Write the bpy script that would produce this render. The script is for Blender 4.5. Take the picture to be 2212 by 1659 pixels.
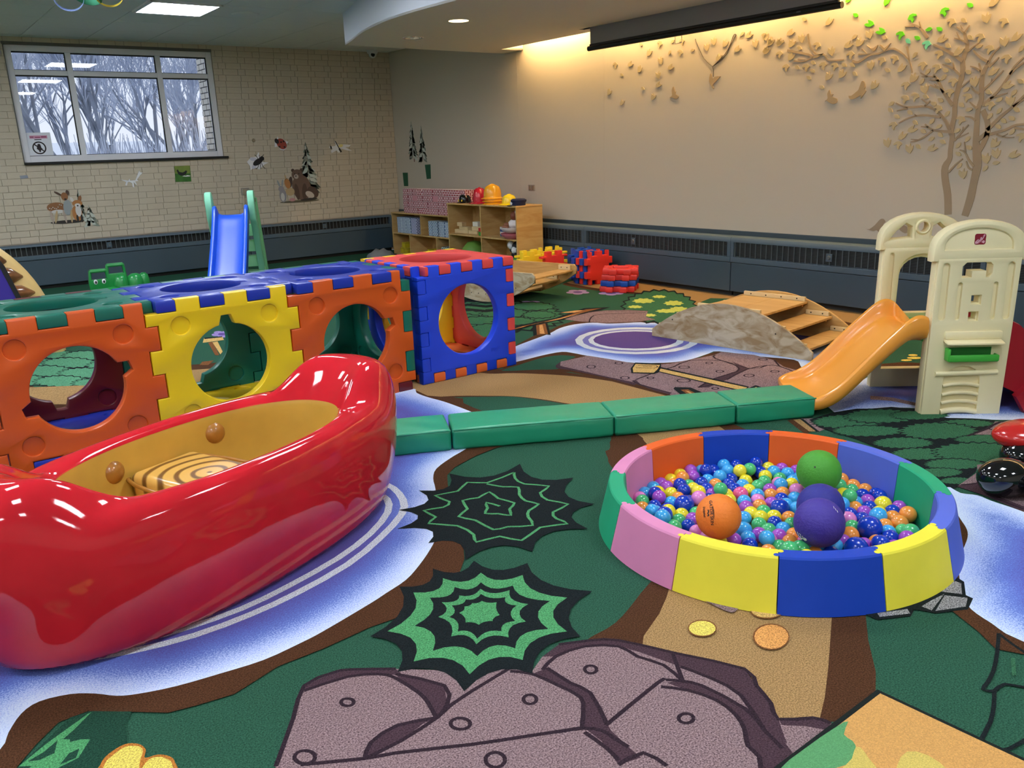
import bpy, bmesh, math, random
from mathutils import Vector, Matrix, geometry
from math import pi, sin, cos, radians, sqrt, atan2
random.seed(11)
for _o in list(bpy.data.objects): bpy.data.objects.remove(_o)
S = bpy.context.scene
C = S.collection
# ------------------------------------------------------------------ camera, sky, exposure
cd = bpy.data.cameras.new('camera'); cam = bpy.data.objects.new('camera', cd); C.objects.link(cam); S.camera = cam
cd.sensor_width = 36; cd.lens = 1800/2212*36; cd.clip_start = 0.05
cam.matrix_world = Matrix(((0.796276,0.189979,-0.574327,0),(-0.603890,0.193924,-0.773117,0),(-0.035500,0.962446,0.269143,1.5),(0,0,0,1)))
S.view_settings.view_transform = 'Standard'; S.view_settings.look = 'None'
S.view_settings.gamma = 1; S.view_settings.use_curve_mapping = False
S.view_settings.exposure = EXPOSURE = 0.0
S.cycles.use_denoising = True
S.cycles.max_bounces = 8; S.cycles.diffuse_bounces = 5; S.cycles.transparent_max_bounces = 12
S.cycles.caustics_reflective = False; S.cycles.caustics_refractive = False
W = bpy.data.worlds.new('sky'); S.world = W; W.use_nodes = True
_n = W.node_tree.nodes; _l = W.node_tree.links
_bg = _n['Background']; _bg.inputs[1].default_value = SKY = 1.1
_tc = _n.new('ShaderNodeTexCoord'); _sp = _n.new('ShaderNodeSeparateXYZ'); _rp = _n.new('ShaderNodeValToRGB')
_l.new(_tc.outputs['Generated'], _sp.inputs[0]); _l.new(_sp.outputs['Z'], _rp.inputs[0]); _l.new(_rp.outputs[0], _bg.inputs[0])
_rp.color_ramp.elements[0].position = 0.0; _rp.color_ramp.elements[0].color = (.80, .87, 1, 1)
_rp.color_ramp.elements[1].position = 0.6; _rp.color_ramp.elements[1].color = (.72, .82, 1, 1)
TROFFER = 34.0     # emission of the ceiling panels (cool white)
COVE = 150.0        # emission of the warm tubes in the slot over the right wall
SPOT = 60.0
# ------------------------------------------------------------------ helpers
def lin(c):
    return tuple(((v/255)/12.92 if v/255 <= .04045 else ((v/255+.055)/1.055)**2.4) for v in c[:3]) + (1,)
MATS = {}
def mat(name, col, rough=.5, metal=0., spec=.5, coat=0., var=0., vscale=6., bump=0., bscale=200., emit=None, estr=0., sub=0., speck=0., sscale=260., speck2=None):
    if name in MATS: return MATS[name]
    m = bpy.data.materials.new(name); m.use_nodes = True
    nt = m.node_tree; b = nt.nodes['Principled BSDF']; L = nt.links.new
    b.inputs['Base Color'].default_value = lin(col); b.inputs['Roughness'].default_value = rough
    b.inputs['Metallic'].default_value = metal; b.inputs['Specular IOR Level'].default_value = spec
    b.inputs['Coat Weight'].default_value = coat; b.inputs['Coat Roughness'].default_value = .04
    if emit: b.inputs['Emission Color'].default_value = lin(emit); b.inputs['Emission Strength'].default_value = estr
    tc = nt.nodes.new('ShaderNodeTexCoord')
    src = None
    if var > 0:
        n = nt.nodes.new('ShaderNodeTexNoise'); n.inputs['Scale'].default_value = vscale; n.inputs['Detail'].default_value = 4
        L(tc.outputs['Object'], n.inputs[0])
        r = nt.nodes.new('ShaderNodeValToRGB'); e = r.color_ramp.elements
        c = lin(col); e[0].position = .3; e[1].position = .7
        e[0].color = tuple(v*(1-var) for v in c[:3])+(1,); e[1].color = tuple(min(1, v*(1+var)) for v in c[:3])+(1,)
        L(n.outputs[0], r.inputs[0]); src = r.outputs[0]; L(src, b.inputs['Base Color'])
    if speck > 0:
        n = nt.nodes.new('ShaderNodeTexNoise'); n.inputs['Scale'].default_value = sscale; n.inputs['Detail'].default_value = 2; n.inputs['Roughness'].default_value = .7
        L(tc.outputs['Object'], n.inputs[0])
        r = nt.nodes.new('ShaderNodeValToRGB'); e = r.color_ramp.elements; c = lin(col)
        hi = lin(speck2) if speck2 else tuple(min(1, v*(1+speck)) for v in c[:3])+(1,)
        e[0].position = .33; e[1].position = .68; e[0].color = tuple(v*(1-speck*.75) for v in c[:3])+(1,); e[1].color = hi
        L(n.outputs[0], r.inputs[0]); L(r.outputs[0], b.inputs['Base Color'])
    if bump > 0:
        n2 = nt.nodes.new('ShaderNodeTexNoise'); n2.inputs['Scale'].default_value = bscale; n2.inputs['Detail'].default_value = 3
        L(tc.outputs['Object'], n2.inputs[0])
        bp = nt.nodes.new('ShaderNodeBump'); bp.inputs['Strength'].default_value = bump; bp.inputs['Distance'].default_value = .004
        L(n2.outputs[0], bp.inputs['Height']); L(bp.outputs[0], b.inputs['Normal'])
    MATS[name] = m
    return m
def tag(o, label=None, cat=None, group=None, kind=None):
    if label: o['label'] = label
    if cat: o['category'] = cat
    if group: o['group'] = group
    if kind: o['kind'] = kind
    return o
MW = {}
def thing(name, label, cat, loc=(0,0,0), rz=0., group=None):
    o = bpy.data.objects.new(name, None); C.objects.link(o); o.empty_display_size = .1
    o.location = loc; o.rotation_euler = (0,0,rz)
    MW[o.name] = Matrix.Translation(Vector(loc)) @ Matrix.Rotation(rz, 4, 'Z')
    return tag(o, label, cat, group)
def smooth(me, ang=35):
    me.shade_smooth(); me.set_sharp_from_angle(angle=radians(ang))
def obj(name, bm, m, parent=None, sm=None, world=False, label=None, M=None, kind=None):
    """link a bmesh (or mesh) as ONE object; world=True: the bmesh is in world space, brought into the parent's frame"""
    if isinstance(bm, bmesh.types.BMesh):
        if M is not None: bm.transform(M)
        if world and parent is not None and parent.name in MW: bm.transform(MW[parent.name].inverted())
        bmesh.ops.recalc_face_normals(bm, faces=bm.faces[:]) if sm != 'keep' else None
        me = bpy.data.meshes.new(name); bm.to_mesh(me); bm.free()
        if sm and sm != 'keep': smooth(me, sm)
    else: me = bm
    if m is not None:
        if isinstance(m, (list, tuple)):
            for x in m: me.materials.append(x)
        elif not me.materials: me.materials.append(m)
    o = bpy.data.objects.new(name, me); C.objects.link(o)
    if parent is not None: o.parent = parent
    if label: o['label'] = label
    if kind: o['kind'] = kind
    return o
def struct(name, bm, m, parent=None, **k):
    o = obj(name, bm, m, parent, **k)
    if parent is None: o['kind'] = 'structure'
    return o
def dup(root, loc=None, rz=None, label=None, group=None, mats=None):
    r = root.copy(); C.objects.link(r)
    if loc is not None: r.location = loc
    if rz is not None: r.rotation_euler = (0,0,rz)
    if label: r['label'] = label
    if group: r['group'] = group
    MW[r.name] = Matrix.Translation(r.location) @ Matrix.Rotation(r.rotation_euler[2], 4, 'Z')
    for ch in list(root.children):
        c = ch.copy(); C.objects.link(c); c.parent = r
        for g in ch.children:
            d = g.copy(); C.objects.link(d); d.parent = c
    return r
def NB(): return bmesh.new()
def box(bm, x0, x1, y0, y1, z0, z1, bev=0., M=None, seg=2):
    v = bmesh.ops.create_cube(bm, size=1)['verts']
    for p in v: p.co = Vector(((x0+x1)/2+p.co.x*(x1-x0), (y0+y1)/2+p.co.y*(y1-y0), (z0+z1)/2+p.co.z*(z1-z0)))
    if bev > 0:
        ed = list({e for p in v for e in p.link_edges})
        r = bmesh.ops.bevel(bm, geom=ed, offset=bev, segments=seg, profile=.5, affect='EDGES'); v = list({q for f in r['faces'] for q in f.verts} | {q for q in v if q.is_valid})
        vs = set(); st = [q for q in v if q.is_valid]
        while st:
            q = st.pop()
            if q in vs: continue
            vs.add(q); st += [e.other_vert(q) for e in q.link_edges]
        v = list(vs)
    if M is not None: bmesh.ops.transform(bm, matrix=M, verts=v)
    return v
def tube(bm, pts, r, n=8, closed=False, caps=True):
    pts = [Vector(p) for p in pts]; N = len(pts)
    rs = r if isinstance(r, (list, tuple)) else [r]*N
    rings = []; up = None
    for i, p in enumerate(pts):
        a = pts[(i-1) % N] if (i > 0 or closed) else p; b = pts[(i+1) % N] if (i < N-1 or closed) else p
        t = (b-a).normalized() if (b-a).length > 1e-9 else Vector((0,0,1))
        if up is None: up = Vector((0,0,1)) if abs(t.z) < .9 else Vector((1,0,0))
        s = t.cross(up).normalized(); up = s.cross(t).normalized()
        rings.append([bm.verts.new(p + s*(rs[i]*cos(2*pi*k/n)) + up*(rs[i]*sin(2*pi*k/n))) for k in range(n)])
    for i in range(N if closed else N-1):
        A = rings[i]; B = rings[(i+1) % N]
        for k in range(n): bm.faces.new((A[k], A[(k+1) % n], B[(k+1) % n], B[k]))
    if caps and not closed:
        bm.faces.new(rings[0][::-1]); bm.faces.new(rings[-1])
def lathe(bm, prof, n=24, c=(0,0,0), sx=1, sy=1, M=None):
    rings = []; vs = []
    for r, z in prof:
        if r < 1e-6: ring = [bm.verts.new((c[0], c[1], c[2]+z))]
        else: ring = [bm.verts.new((c[0]+r*sx*cos(2*pi*k/n), c[1]+r*sy*sin(2*pi*k/n), c[2]+z)) for k in range(n)]
        rings.append(ring); vs += ring
    for A, B in zip(rings, rings[1:]):
        for k in range(n):
            q = [A[k % len(A)], A[(k+1) % len(A)], B[(k+1) % len(B)], B[k % len(B)]]
            q = list(dict.fromkeys(q))
            if len(q) > 2: bm.faces.new(q)
    if M is not None: bmesh.ops.transform(bm, matrix=M, verts=vs)
    return vs
def loft(bm, rings, closed=True, cap=True):
    R_ = [[bm.verts.new(p) for p in r] for r in rings]; n = len(R_[0])
    for A, B in zip(R_, R_[1:]):
        for k in range(n if closed else n-1): bm.faces.new((A[k], A[(k+1) % n], B[(k+1) % n], B[k]))
    if cap and closed: bm.faces.new(R_[0][::-1]); bm.faces.new(R_[-1])
    return R_
def extr(pts, t, M=None, bm=None):
    """prism from a closed 2D outline (xy), thickness t along +z"""
    bm = bm or NB(); n = len(pts)
    a = [bm.verts.new((x, y, 0)) for x, y in pts]; b = [bm.verts.new((x, y, t)) for x, y in pts]
    bm.faces.new(a[::-1]); bm.faces.new(b)
    for i in range(n): bm.faces.new((a[i], a[(i+1) % n], b[(i+1) % n], b[i]))
    if M is not None: bmesh.ops.transform(bm, matrix=M, verts=a+b)
    return bm
def circ(cx, cy, r, n=40, a0=0., ry=None): return [(cx+r*cos(a0+2*pi*k/n), cy+(ry or r)*sin(a0+2*pi*k/n)) for k in range(n)]
def plate(loops, t, bev=.006, name='plate'):
    """flat slab of thickness t (centred on z=0) from outline + hole loops, with rounded rims"""
    cu = bpy.data.curves.new('tmp', 'CURVE'); cu.dimensions = '2D'; cu.fill_mode = 'BOTH'
    cu.extrude = t/2-bev; cu.bevel_depth = bev; cu.bevel_resolution = 1; cu.offset = -bev
    for lp in loops:
        s = cu.splines.new('POLY'); s.points.add(len(lp)-1); s.use_cyclic_u = True
        for p, (x, y) in zip(s.points, lp): p.co = (x, y, 0, 1)
    o = bpy.data.objects.new('tmp', cu); me = bpy.data.meshes.new_from_object(o)
    bm = NB(); bm.from_mesh(me); bpy.data.objects.remove(o); bpy.data.curves.remove(cu); bpy.data.meshes.remove(me)
    bmesh.ops.remove_doubles(bm, verts=bm.verts[:], dist=.0002)
    return bm
def text_bm(s, size, t=.0008, align='CENTER', bold=0.):
    cu = bpy.data.curves.new('tmp', 'FONT'); cu.body = s; cu.size = size; cu.extrude = t/2; cu.align_x = align; cu.align_y = 'CENTER'; cu.offset = bold
    o = bpy.data.objects.new('tmp', cu); me = bpy.data.meshes.new_from_object(o); bm = NB(); bm.from_mesh(me)
    bpy.data.objects.remove(o); bpy.data.curves.remove(cu); bpy.data.meshes.remove(me)
    return bm
def catmull(P, k=4, closed=True):
    out = []; n = len(P)
    for i in range(n if closed else n-1):
        p0, p1, p2, p3 = (P[(i-1) % n] if closed or i > 0 else P[i]), P[i], P[(i+1) % n], (P[(i+2) % n] if closed or i < n-2 else P[(i+1) % n])
        for j in range(k):
            t = j/k
            out.append(tuple(.5*(2*b+(c-a)*t+(2*a-5*b+4*c-d)*t*t+(3*b-a-3*c+d)*t**3) for a, b, c, d in zip(p0, p1, p2, p3)))
    if not closed: out.append(tuple(P[-1]))
    return out
def ribbon(pts, wd):
    """closed outline of a polyline with width(s) wd"""
    n = len(pts); ws = wd if isinstance(wd, (list, tuple)) else [wd]*n
    L_ = []; R_ = []
    for i in range(n):
        a = Vector(pts[max(i-1, 0)]); b = Vector(pts[min(i+1, n-1)]); t = (b-a)
        t = t.normalized() if t.length > 1e-9 else Vector((1, 0)); nn = Vector((-t.y, t.x)); p = Vector(pts[i])
        L_.append(tuple(p+nn*ws[i]/2)); R_.append(tuple(p-nn*ws[i]/2))
    return L_, R_
def Mloc(x, y, z, rz=0., rx=0., ry=0.): return Matrix.Translation((x, y, z)) @ Matrix.Rotation(rz, 4, 'Z') @ Matrix.Rotation(ry, 4, 'Y') @ Matrix.Rotation(rx, 4, 'X')
XZ = Matrix(((1,0,0,0),(0,0,-1,0),(0,1,0,0),(0,0,0,1)))      # xy outline -> xz plane, thickness towards -y
YZ = Matrix(((0,0,-1,0),(1,0,0,0),(0,1,0,0),(0,0,0,1)))      # xy outline -> yz plane, thickness towards -x (right-wall mural)
XR, YL, HC = 6.95, 12.27, 3.06

DATA = {
'fp': [
('brown','s',[(2828,5184),(2743,4781),(2598,4406),(2763,4304),(2911,4175),(3024,4066),(3106,3888),(3167,3694),(3223,3511),(2966,3111),(2790,2968),(2716,2872),(2639,2762),(2416,2307),(2162,1966),(1892,1836),(1691,1755),(1536,1736),(1422,1635),(1829,997),(2336,1258),(2754,1450),(3409,2315),(3614,2886),(3681,3281),(3764,3421),(3765,3764),(3679,4212),(3546,4523),(3333,4736),(3194,5007),(2623,5990),(1395,6612),(783,6340),(673,6777),(546,5851),(1304,5133),(2117,4899)],0),
('tan','s',[(2819,5101),(2641,4675),(2608,4526),(2620,4442),(2780,4330),(2923,4192),(3030,4074),(3119,3904),(3180,3709),(3242,3519),(3075,3009),(3027,2922),(2833,2585),(2533,2203),(1935,1757),(1666,1609),(1701,1430),(1739,1226),(1688,1114),(1770,1056),(2254,1328),(2627,1561),(3222,2313),(3544,2894),(3669,3137),(3724,3320),(3756,3414),(3729,3542),(3750,3748),(3715,3908),(3631,4157),(3500,4373),(3377,4530),(3246,4643),(3119,4894),(2493,5710),(1661,6347),(987,6335),(725,6525),(635,6298),(1176,5717),(1979,5335)],0),
('green','s',[(2709,4160),(2798,4199),(2940,4090),(3056,3964),(3119,3835),(3124,3606),(3065,3289),(2907,3063),(2766,2953),(2650,3202),(2759,3754),(2712,3922)],0),
('brown','s',[(3369,4645),(3520,4757),(3604,4750),(3797,4777),(3959,4780),(4046,4713),(4068,4543),(4097,4392),(3777,4239),(3608,4336),(3463,4498)],0),
('green','s',[(3357,4639),(3554,4684),(3761,4732),(3923,4711),(3987,4646),(3998,4573),(3888,4542),(3769,4507),(3677,4393),(3530,4503)],0),
('brown','p',[(4529,3896),(4756,3946),(4867,3938),(4984,3713),(5011,3447),(4900,3260),(4789,3162),(4466,3062),(4012,3070),(3714,3249),(3729,3413),(3718,3987),(3666,4385),(4112,4561),(4187,4144)],0),
('brown','s',[(3733,5076),(4198,5354),(4482,5455),(4667,5543),(4876,5589),(5046,5529),(5116,5360),(5428,5114),(6097,4701),(6808,4179),(6634,3806),(6129,3526),(4925,3095),(4768,3149),(4913,3284),(4876,3583),(4801,3984),(4409,3864),(4075,4276),(4038,4636),(3844,4730),(3456,4706)],0),
('water','w',[(3436,4764),(3720,5089),(3897,5178),(4121,5258),(4398,5354),(4590,5453),(4780,5481),(4947,5421),(5006,5298),(5114,5211),(5250,5124),(5323,5015),(5979,4608),(6614,4102),(6508,3824),(6159,3596),(5426,3345),(4883,3137),(4799,3152),(4922,3275),(5034,3405),(4943,3633),(4867,3938),(4756,3946),(4560,3923),(4403,3945),(4286,4024),(4177,4134),(4123,4326),(4082,4549),(4068,4669),(4033,4769),(3869,4788),(3679,4774),(3528,4768)],0),
('ring','e',[(4721,4656),(341,-356),(-349,-345)],(0,0,0)),
('pondmid','e',[(4715,4655),(298,-311),(-294,-291)],(0,0,0)),
('ring','e',[(4720,4659),(265,-277),(-265,-261)],(0,0,0)),
('pond','e',[(4719,4668),(232,-243),(-223,-221)],(0,0,0)),
('brown','s',[(6294,7352),(7090,6999),(7125,3962),(6213,3438),(6286,3892),(6310,4868),(6035,4967),(6156,5591),(6283,6061),(6200,6423),(6147,6960)],0),
('tan','s',[(6391,7398),(7090,6999),(7125,3962),(6452,3575),(6455,4000),(6615,4996),(6042,5027),(6077,5341),(6342,5824),(6382,6122),(6284,6510),(6268,7017)],0),
('green','p',[(6262,5357),(6589,5458),(6740,5204),(6672,4932),(6541,5272),(6268,5275)],0),
('lav','e',[(5981,6681),(35,-42),(-45,-51)],(0,0,0)),
('lav','e',[(5892,6686),(35,-41),(-45,-51)],(0,0,0)),
('lav','e',[(5887,6788),(36,-42),(-45,-52)],(0,0,0)),
('lav','e',[(5974,6848),(36,-42),(-46,-53)],(0,0,0)),
('lav','e',[(6033,6781),(35,-42),(-46,-52)],(0,0,0)),
('violet','e',[(5953,6756),(33,-39),(-40,-46)],(0,0,0)),
('lav','e',[(6178,6362),(37,-44),(-47,-48)],(0,0,0)),
('lav','e',[(6085,6373),(37,-43),(-45,-47)],(0,0,0)),
('lav','e',[(6078,6475),(38,-44),(-46,-49)],(0,0,0)),
('lav','e',[(6167,6529),(38,-45),(-47,-49)],(0,0,0)),
('lav','e',[(6230,6459),(38,-44),(-47,-49)],(0,0,0)),
('violet','e',[(6147,6439),(35,-41),(-41,-43)],(0,0,0)),
('lav','e',[(5198,6513),(37,-42),(-45,-56)],(0,0,0)),
('lav','e',[(5107,6513),(36,-41),(-44,-55)],(0,0,0)),
('lav','e',[(5099,6620),(37,-42),(-44,-57)],(0,0,0)),
('lav','e',[(5186,6688),(37,-42),(-46,-58)],(0,0,0)),
('lav','e',[(5248,6621),(37,-42),(-46,-57)],(0,0,0)),
('violet','e',[(5167,6590),(34,-40),(-40,-50)],(0,0,0)),
('lav','e',[(5032,6212),(38,-43),(-42,-51)],(0,0,0)),
('lav','e',[(4942,6218),(38,-43),(-41,-51)],(0,0,0)),
('lav','e',[(4929,6322),(38,-43),(-41,-52)],(0,0,0)),
('lav','e',[(5012,6382),(39,-44),(-42,-53)],(0,0,0)),
('lav','e',[(5076,6313),(39,-44),(-43,-52)],(0,0,0)),
('violet','e',[(4998,6289),(36,-40),(-37,-46)],(0,0,0)),
('lav','e',[(4309,6550),(33,-36),(-41,-61)],(0,0,0)),
('lav','e',[(4227,6538),(33,-36),(-40,-61)],(0,0,0)),
('lav','e',[(4220,6643),(33,-36),(-40,-63)],(0,0,0)),
('lav','e',[(4300,6723),(34,-37),(-42,-64)],(0,0,0)),
('lav','e',[(4355,6664),(33,-37),(-42,-63)],(0,0,0)),
('violet','e',[(4282,6623),(31,-34),(-37,-56)],(0,0,0)),
('lav','e',[(1242,7205),(33,-34),(-13,-64)],(0,0,0)),
('lav','e',[(1186,7186),(33,-34),(-13,-64)],(0,0,0)),
('lav','e',[(1154,7291),(33,-34),(-13,-65)],(0,0,0)),
('lav','e',[(1190,7377),(34,-35),(-13,-67)],(0,0,0)),
('lav','e',[(1245,7323),(34,-35),(-14,-66)],(0,0,0)),
('violet','e',[(1203,7276),(31,-32),(-12,-58)],(0,0,0)),
('lav','e',[(2354,7417),(30,-32),(-22,-65)],(0,0,0)),
('lav','e',[(2294,7396),(30,-32),(-22,-65)],(0,0,0)),
('lav','e',[(2273,7499),(30,-32),(-22,-66)],(0,0,0)),
('lav','e',[(2322,7586),(31,-33),(-23,-68)],(0,0,0)),
('lav','e',[(2373,7535),(31,-33),(-23,-67)],(0,0,0)),
('violet','e',[(2323,7486),(28,-30),(-20,-59)],(0,0,0)),
('ink','e',[(5964,5574),(237,-267),(-657,-617)],(21,0.06,0.0)),
('green2','e',[(5959,5568),(224,-251),(-599,-562)],(21,0.06,0.0)),
('lime','e',[(6032,5850),(67,-76),(-95,-92)],(9,0.14,0.0)),
('lime','e',[(6134,5540),(59,-67),(-94,-86)],(9,0.14,0.0)),
('lime','e',[(5742,5679),(44,-50),(-53,-52)],(9,0.14,0.0)),
('lime','e',[(5930,5291),(57,-64),(-88,-79)],(9,0.14,0.0)),
('lime','e',[(6312,5899),(43,-50),(-61,-57)],(9,0.14,0.0)),
('lime','e',[(5529,5290),(42,-47),(-48,-46)],(9,0.14,0.0)),
('lime','e',[(5786,5311),(63,-70),(-68,-63)],(9,0.14,0.0)),
('ink','e',[(4546,6392),(465,-509),(-483,-667)],(31,0.05,0.0)),
('green2','e',[(4542,6386),(442,-485),(-439,-606)],(31,0.05,0.0)),
('ink','e',[(5084,6456),(154,-173),(-155,-194)],(15,0.08,0.0)),
('green2','e',[(5084,6456),(143,-161),(-128,-161)],(15,0.08,0.0)),
('ink','e',[(4706,6803),(157,-176),(-145,-205)],(15,0.08,0.0)),
('green2','e',[(4706,6803),(146,-164),(-120,-170)],(15,0.08,0.0)),
('ink','e',[(4688,6389),(163,-181),(-153,-206)],(15,0.08,0.0)),
('green2','e',[(4687,6388),(152,-169),(-129,-173)],(15,0.08,0.0)),
('ink','e',[(4222,6494),(181,-198),(-136,-205)],(15,0.08,0.0)),
('green2','e',[(4221,6493),(170,-185),(-114,-171)],(15,0.08,0.0)),
('ink','e',[(4856,6065),(110,-121),(-125,-155)],(15,0.08,0.0)),
('green2','e',[(4856,6064),(101,-111),(-102,-125)],(15,0.08,0.0)),
('ink','e',[(4296,6220),(171,-185),(-135,-192)],(15,0.08,0.0)),
('green2','e',[(4295,6219),(160,-173),(-114,-161)],(15,0.08,0.0)),
('ink','e',[(4502,5997),(138,-150),(-126,-166)],(15,0.08,0.0)),
('green2','e',[(4501,5996),(128,-139),(-104,-137)],(15,0.08,0.0)),
('ink','e',[(3982,6133),(155,-166),(-122,-183)],(15,0.08,0.0)),
('green2','e',[(3982,6133),(144,-155),(-102,-154)],(15,0.08,0.0)),
('ink','e',[(4212,5887),(152,-163),(-115,-158)],(15,0.08,0.0)),
('green2','e',[(4211,5887),(142,-152),(-95,-130)],(15,0.08,0.0)),
('green2','p',[(3792,6216),(4186,5714),(3630,4967),(3250,5353)],0),
('ink','p',[(4693,7288),(4889,7318),(4956,7072),(5138,7033),(5071,6942),(4876,6959),(4808,7199),(4616,7172)],0),
('ink','p',[(4542,7059),(4730,7084),(4798,6850),(4973,6810),(4910,6725),(4722,6744),(4654,6973),(4470,6950)],0),
('ink','p',[(4400,6843),(4580,6864),(4649,6641),(4817,6600),(4758,6520),(4577,6541),(4509,6759),(4333,6740)],0),
('ink','e',[(1125,6909),(545,-543),(-117,-591)],(16,0.06,0.0)),
('ink','e',[(980,7776),(148,-151),(-34,-216)],(19,0.09,0.0)),
('green3','e',[(980,7775),(138,-141),(-29,-181)],(19,0.09,0.0)),
('ink','e',[(1207,7476),(163,-166),(-40,-205)],(19,0.09,0.0)),
('green3','e',[(1207,7475),(152,-155),(-33,-172)],(19,0.09,0.0)),
('ink','e',[(812,7565),(155,-156),(-29,-203)],(19,0.09,0.0)),
('green3','e',[(812,7564),(145,-146),(-24,-170)],(19,0.09,0.0)),
('ink','e',[(1037,7297),(170,-171),(-37,-212)],(19,0.09,0.0)),
('green3','e',[(1037,7296),(159,-161),(-32,-180)],(19,0.09,0.0)),
('ink','e',[(1269,6939),(147,-148),(-43,-198)],(19,0.09,0.0)),
('green3','e',[(1269,6938),(138,-139),(-36,-168)],(19,0.09,0.0)),
('ink','e',[(845,7123),(170,-170),(-34,-218)],(19,0.09,0.0)),
('green3','e',[(845,7123),(159,-159),(-29,-186)],(19,0.09,0.0)),
('ink','e',[(1066,6827),(161,-160),(-36,-189)],(19,0.09,0.0)),
('green3','e',[(1065,6826),(151,-150),(-31,-160)],(19,0.09,0.0)),
('ink','e',[(689,6903),(131,-129),(-26,-186)],(19,0.09,0.0)),
('green3','e',[(689,6903),(122,-121),(-22,-158)],(19,0.09,0.0)),
('ink','e',[(882,6678),(161,-159),(-33,-194)],(19,0.09,0.0)),
('green3','e',[(882,6677),(152,-149),(-28,-167)],(19,0.09,0.0)),
('ink','e',[(1078,6416),(153,-150),(-35,-169)],(19,0.09,0.0)),
('green3','e',[(1078,6415),(143,-141),(-30,-144)],(19,0.09,0.0)),
('tan','p',[(605,6708),(1001,6405),(1262,6067),(1154,5624),(589,6165)],0),
('plank','p',[(2149,7447),(2289,7383),(2247,7211),(2072,7238)],0),
('ink','p',[(2149,7447),(2133,7383),(2275,7342),(2289,7383)],0),
('bark','p',[(2107,7201),(2147,7211),(2019,6647),(1994,6673)],0),
('plank','p',[(2140,7192),(2186,7196),(2084,6763),(2036,6675)],0),
('bark','p',[(1794,6431),(1844,6524),(1927,6502),(1844,6380)],0),
('ink','p',[(3852,5589),(4397,5804),(4858,5828),(5362,5994),(5564,5842),(5411,5796),(4951,5727),(4475,5690),(4057,5606)],0),
('bark','p',[(3969,5620),(4365,5749),(4845,5779),(5322,5929),(5476,5866),(5004,5800),(4513,5738),(4115,5652)],0),
('wood','p',[(4090,5651),(4406,5735),(4845,5747),(5137,5821),(5234,5851),(4974,5799),(4526,5754)],0),
('wood','p',[(5049,5986),(5231,5960),(5281,5904),(5138,5888)],0),
('ink','p',[(4513,5738),(4669,5720),(4356,5292),(4314,5388),(4231,5371)],0),
('bark','p',[(4523,5698),(4631,5700),(4363,5337),(4275,5377)],0),
('wood','p',[(4543,5676),(4575,5671),(4344,5357),(4326,5402)],0),
('rock','p',[(4868,5722),(5048,5785),(5224,5794),(5412,5759),(5582,5606),(5670,5438),(5447,5252),(5413,5100),(5214,5162),(5006,5327),(4899,5534)],0),
('rockline','l',[(4868,5722),(5224,5794),(5396,5742),(5670,5438)],14),
('rockline','l',[(4927,5442),(5096,5602),(5268,5644),(5590,5390)],14),
('rock','p',[(3722,4477),(3819,4534),(4082,4528),(4123,4345),(4158,4115),(4261,3974),(4338,3935),(4508,3917),(4740,3881),(4855,3907),(4950,3687),(4918,3484),(4812,3331),(4792,3193),(4775,3125),(4546,3076),(4357,2961),(4272,3015),(4074,3135),(3894,3211),(3718,3326),(3764,3421),(3761,3540),(3788,3726),(3757,4015),(3721,4294),(3684,4422)],0),
('rockshade','p',[(3722,4477),(3819,4534),(3737,4443),(3751,4283),(3770,4020),(3804,3742),(3753,3713),(3749,4007),(3713,4285),(3676,4412)],0),
('rockshade','p',[(4002,3395),(4248,3465),(4491,3475),(4597,3546),(4679,3668),(4611,3460),(4480,3435),(4277,3388),(4047,3350)],0),
('rockshade','p',[(3822,3803),(3854,3804),(3791,3692),(3787,3427),(3756,3414),(3753,3533),(3780,3718)],0),
('rockline','l',[(3854,3804),(4115,3850),(4284,3859),(4505,3901),(4652,3732),(4600,3561),(4491,3475),(4248,3465),(4002,3395)],14),
('rockline','l',[(4277,3388),(4574,3462),(4762,3435),(4802,3359),(4737,3180)],14),
('rockline','l',[(4002,3395),(4215,3339),(4191,3210),(4042,3152)],14),
('rockline','l',[(4747,3874),(4671,3811),(4611,3460),(4762,3435)],14),
('rockline','l',[(4918,3484),(4802,3359)],14),
('rockline','l',[(3822,3803),(3791,3692),(3787,3427)],14),
('rockline','o',[(4088,4204),(18,-19),(-24,-25)],10),
('rockline','o',[(3876,4267),(20,-21),(-31,-34)],10),
('rockline','o',[(3836,3887),(19,-20),(-25,-25)],10),
('rockline','o',[(4326,3799),(25,-25),(-27,-24)],10),
('rockline','o',[(3957,3768),(15,-15),(-17,-17)],10),
('rockline','o',[(4061,3568),(30,-30),(-30,-27)],10),
('rockline','o',[(4537,3754),(16,-16),(-20,-17)],10),
('rockline','o',[(4410,3555),(17,-18),(-21,-18)],10),
('rockline','o',[(4461,3353),(23,-23),(-29,-22)],10),
('rockline','o',[(4668,3299),(19,-19),(-20,-15)],10),
('rockline','o',[(4883,3556),(20,-21),(-22,-17)],10),
('rockline','o',[(4061,3306),(14,-14),(-17,-14)],10),
('ink','p',[(4036,4034),(4180,4132),(4290,3983),(4213,3912),(4245,3187),(4124,3129),(4103,3826),(4044,3817),(3952,3942)],0),
('plank','p',[(4154,4101),(4256,3961),(4149,3886),(4068,3844),(3978,3950),(4056,4032)],0),
('plank','p',[(4183,3888),(4220,3182),(4143,3154),(4121,3843)],0),
('ink','l',[(4137,4062),(4219,3961),(4163,3926),(4081,4025)],9),
('ink','l',[(4141,4020),(4177,3966)],9),
('ink','p',[(4056,3139),(4300,3179),(4273,2999),(4123,3017)],0),
('plank','p',[(4072,3123),(4267,3150),(4245,3012),(4131,3024)],0),
('ink','l',[(4116,3108),(4235,3122),(4219,3037)],8),
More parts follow.
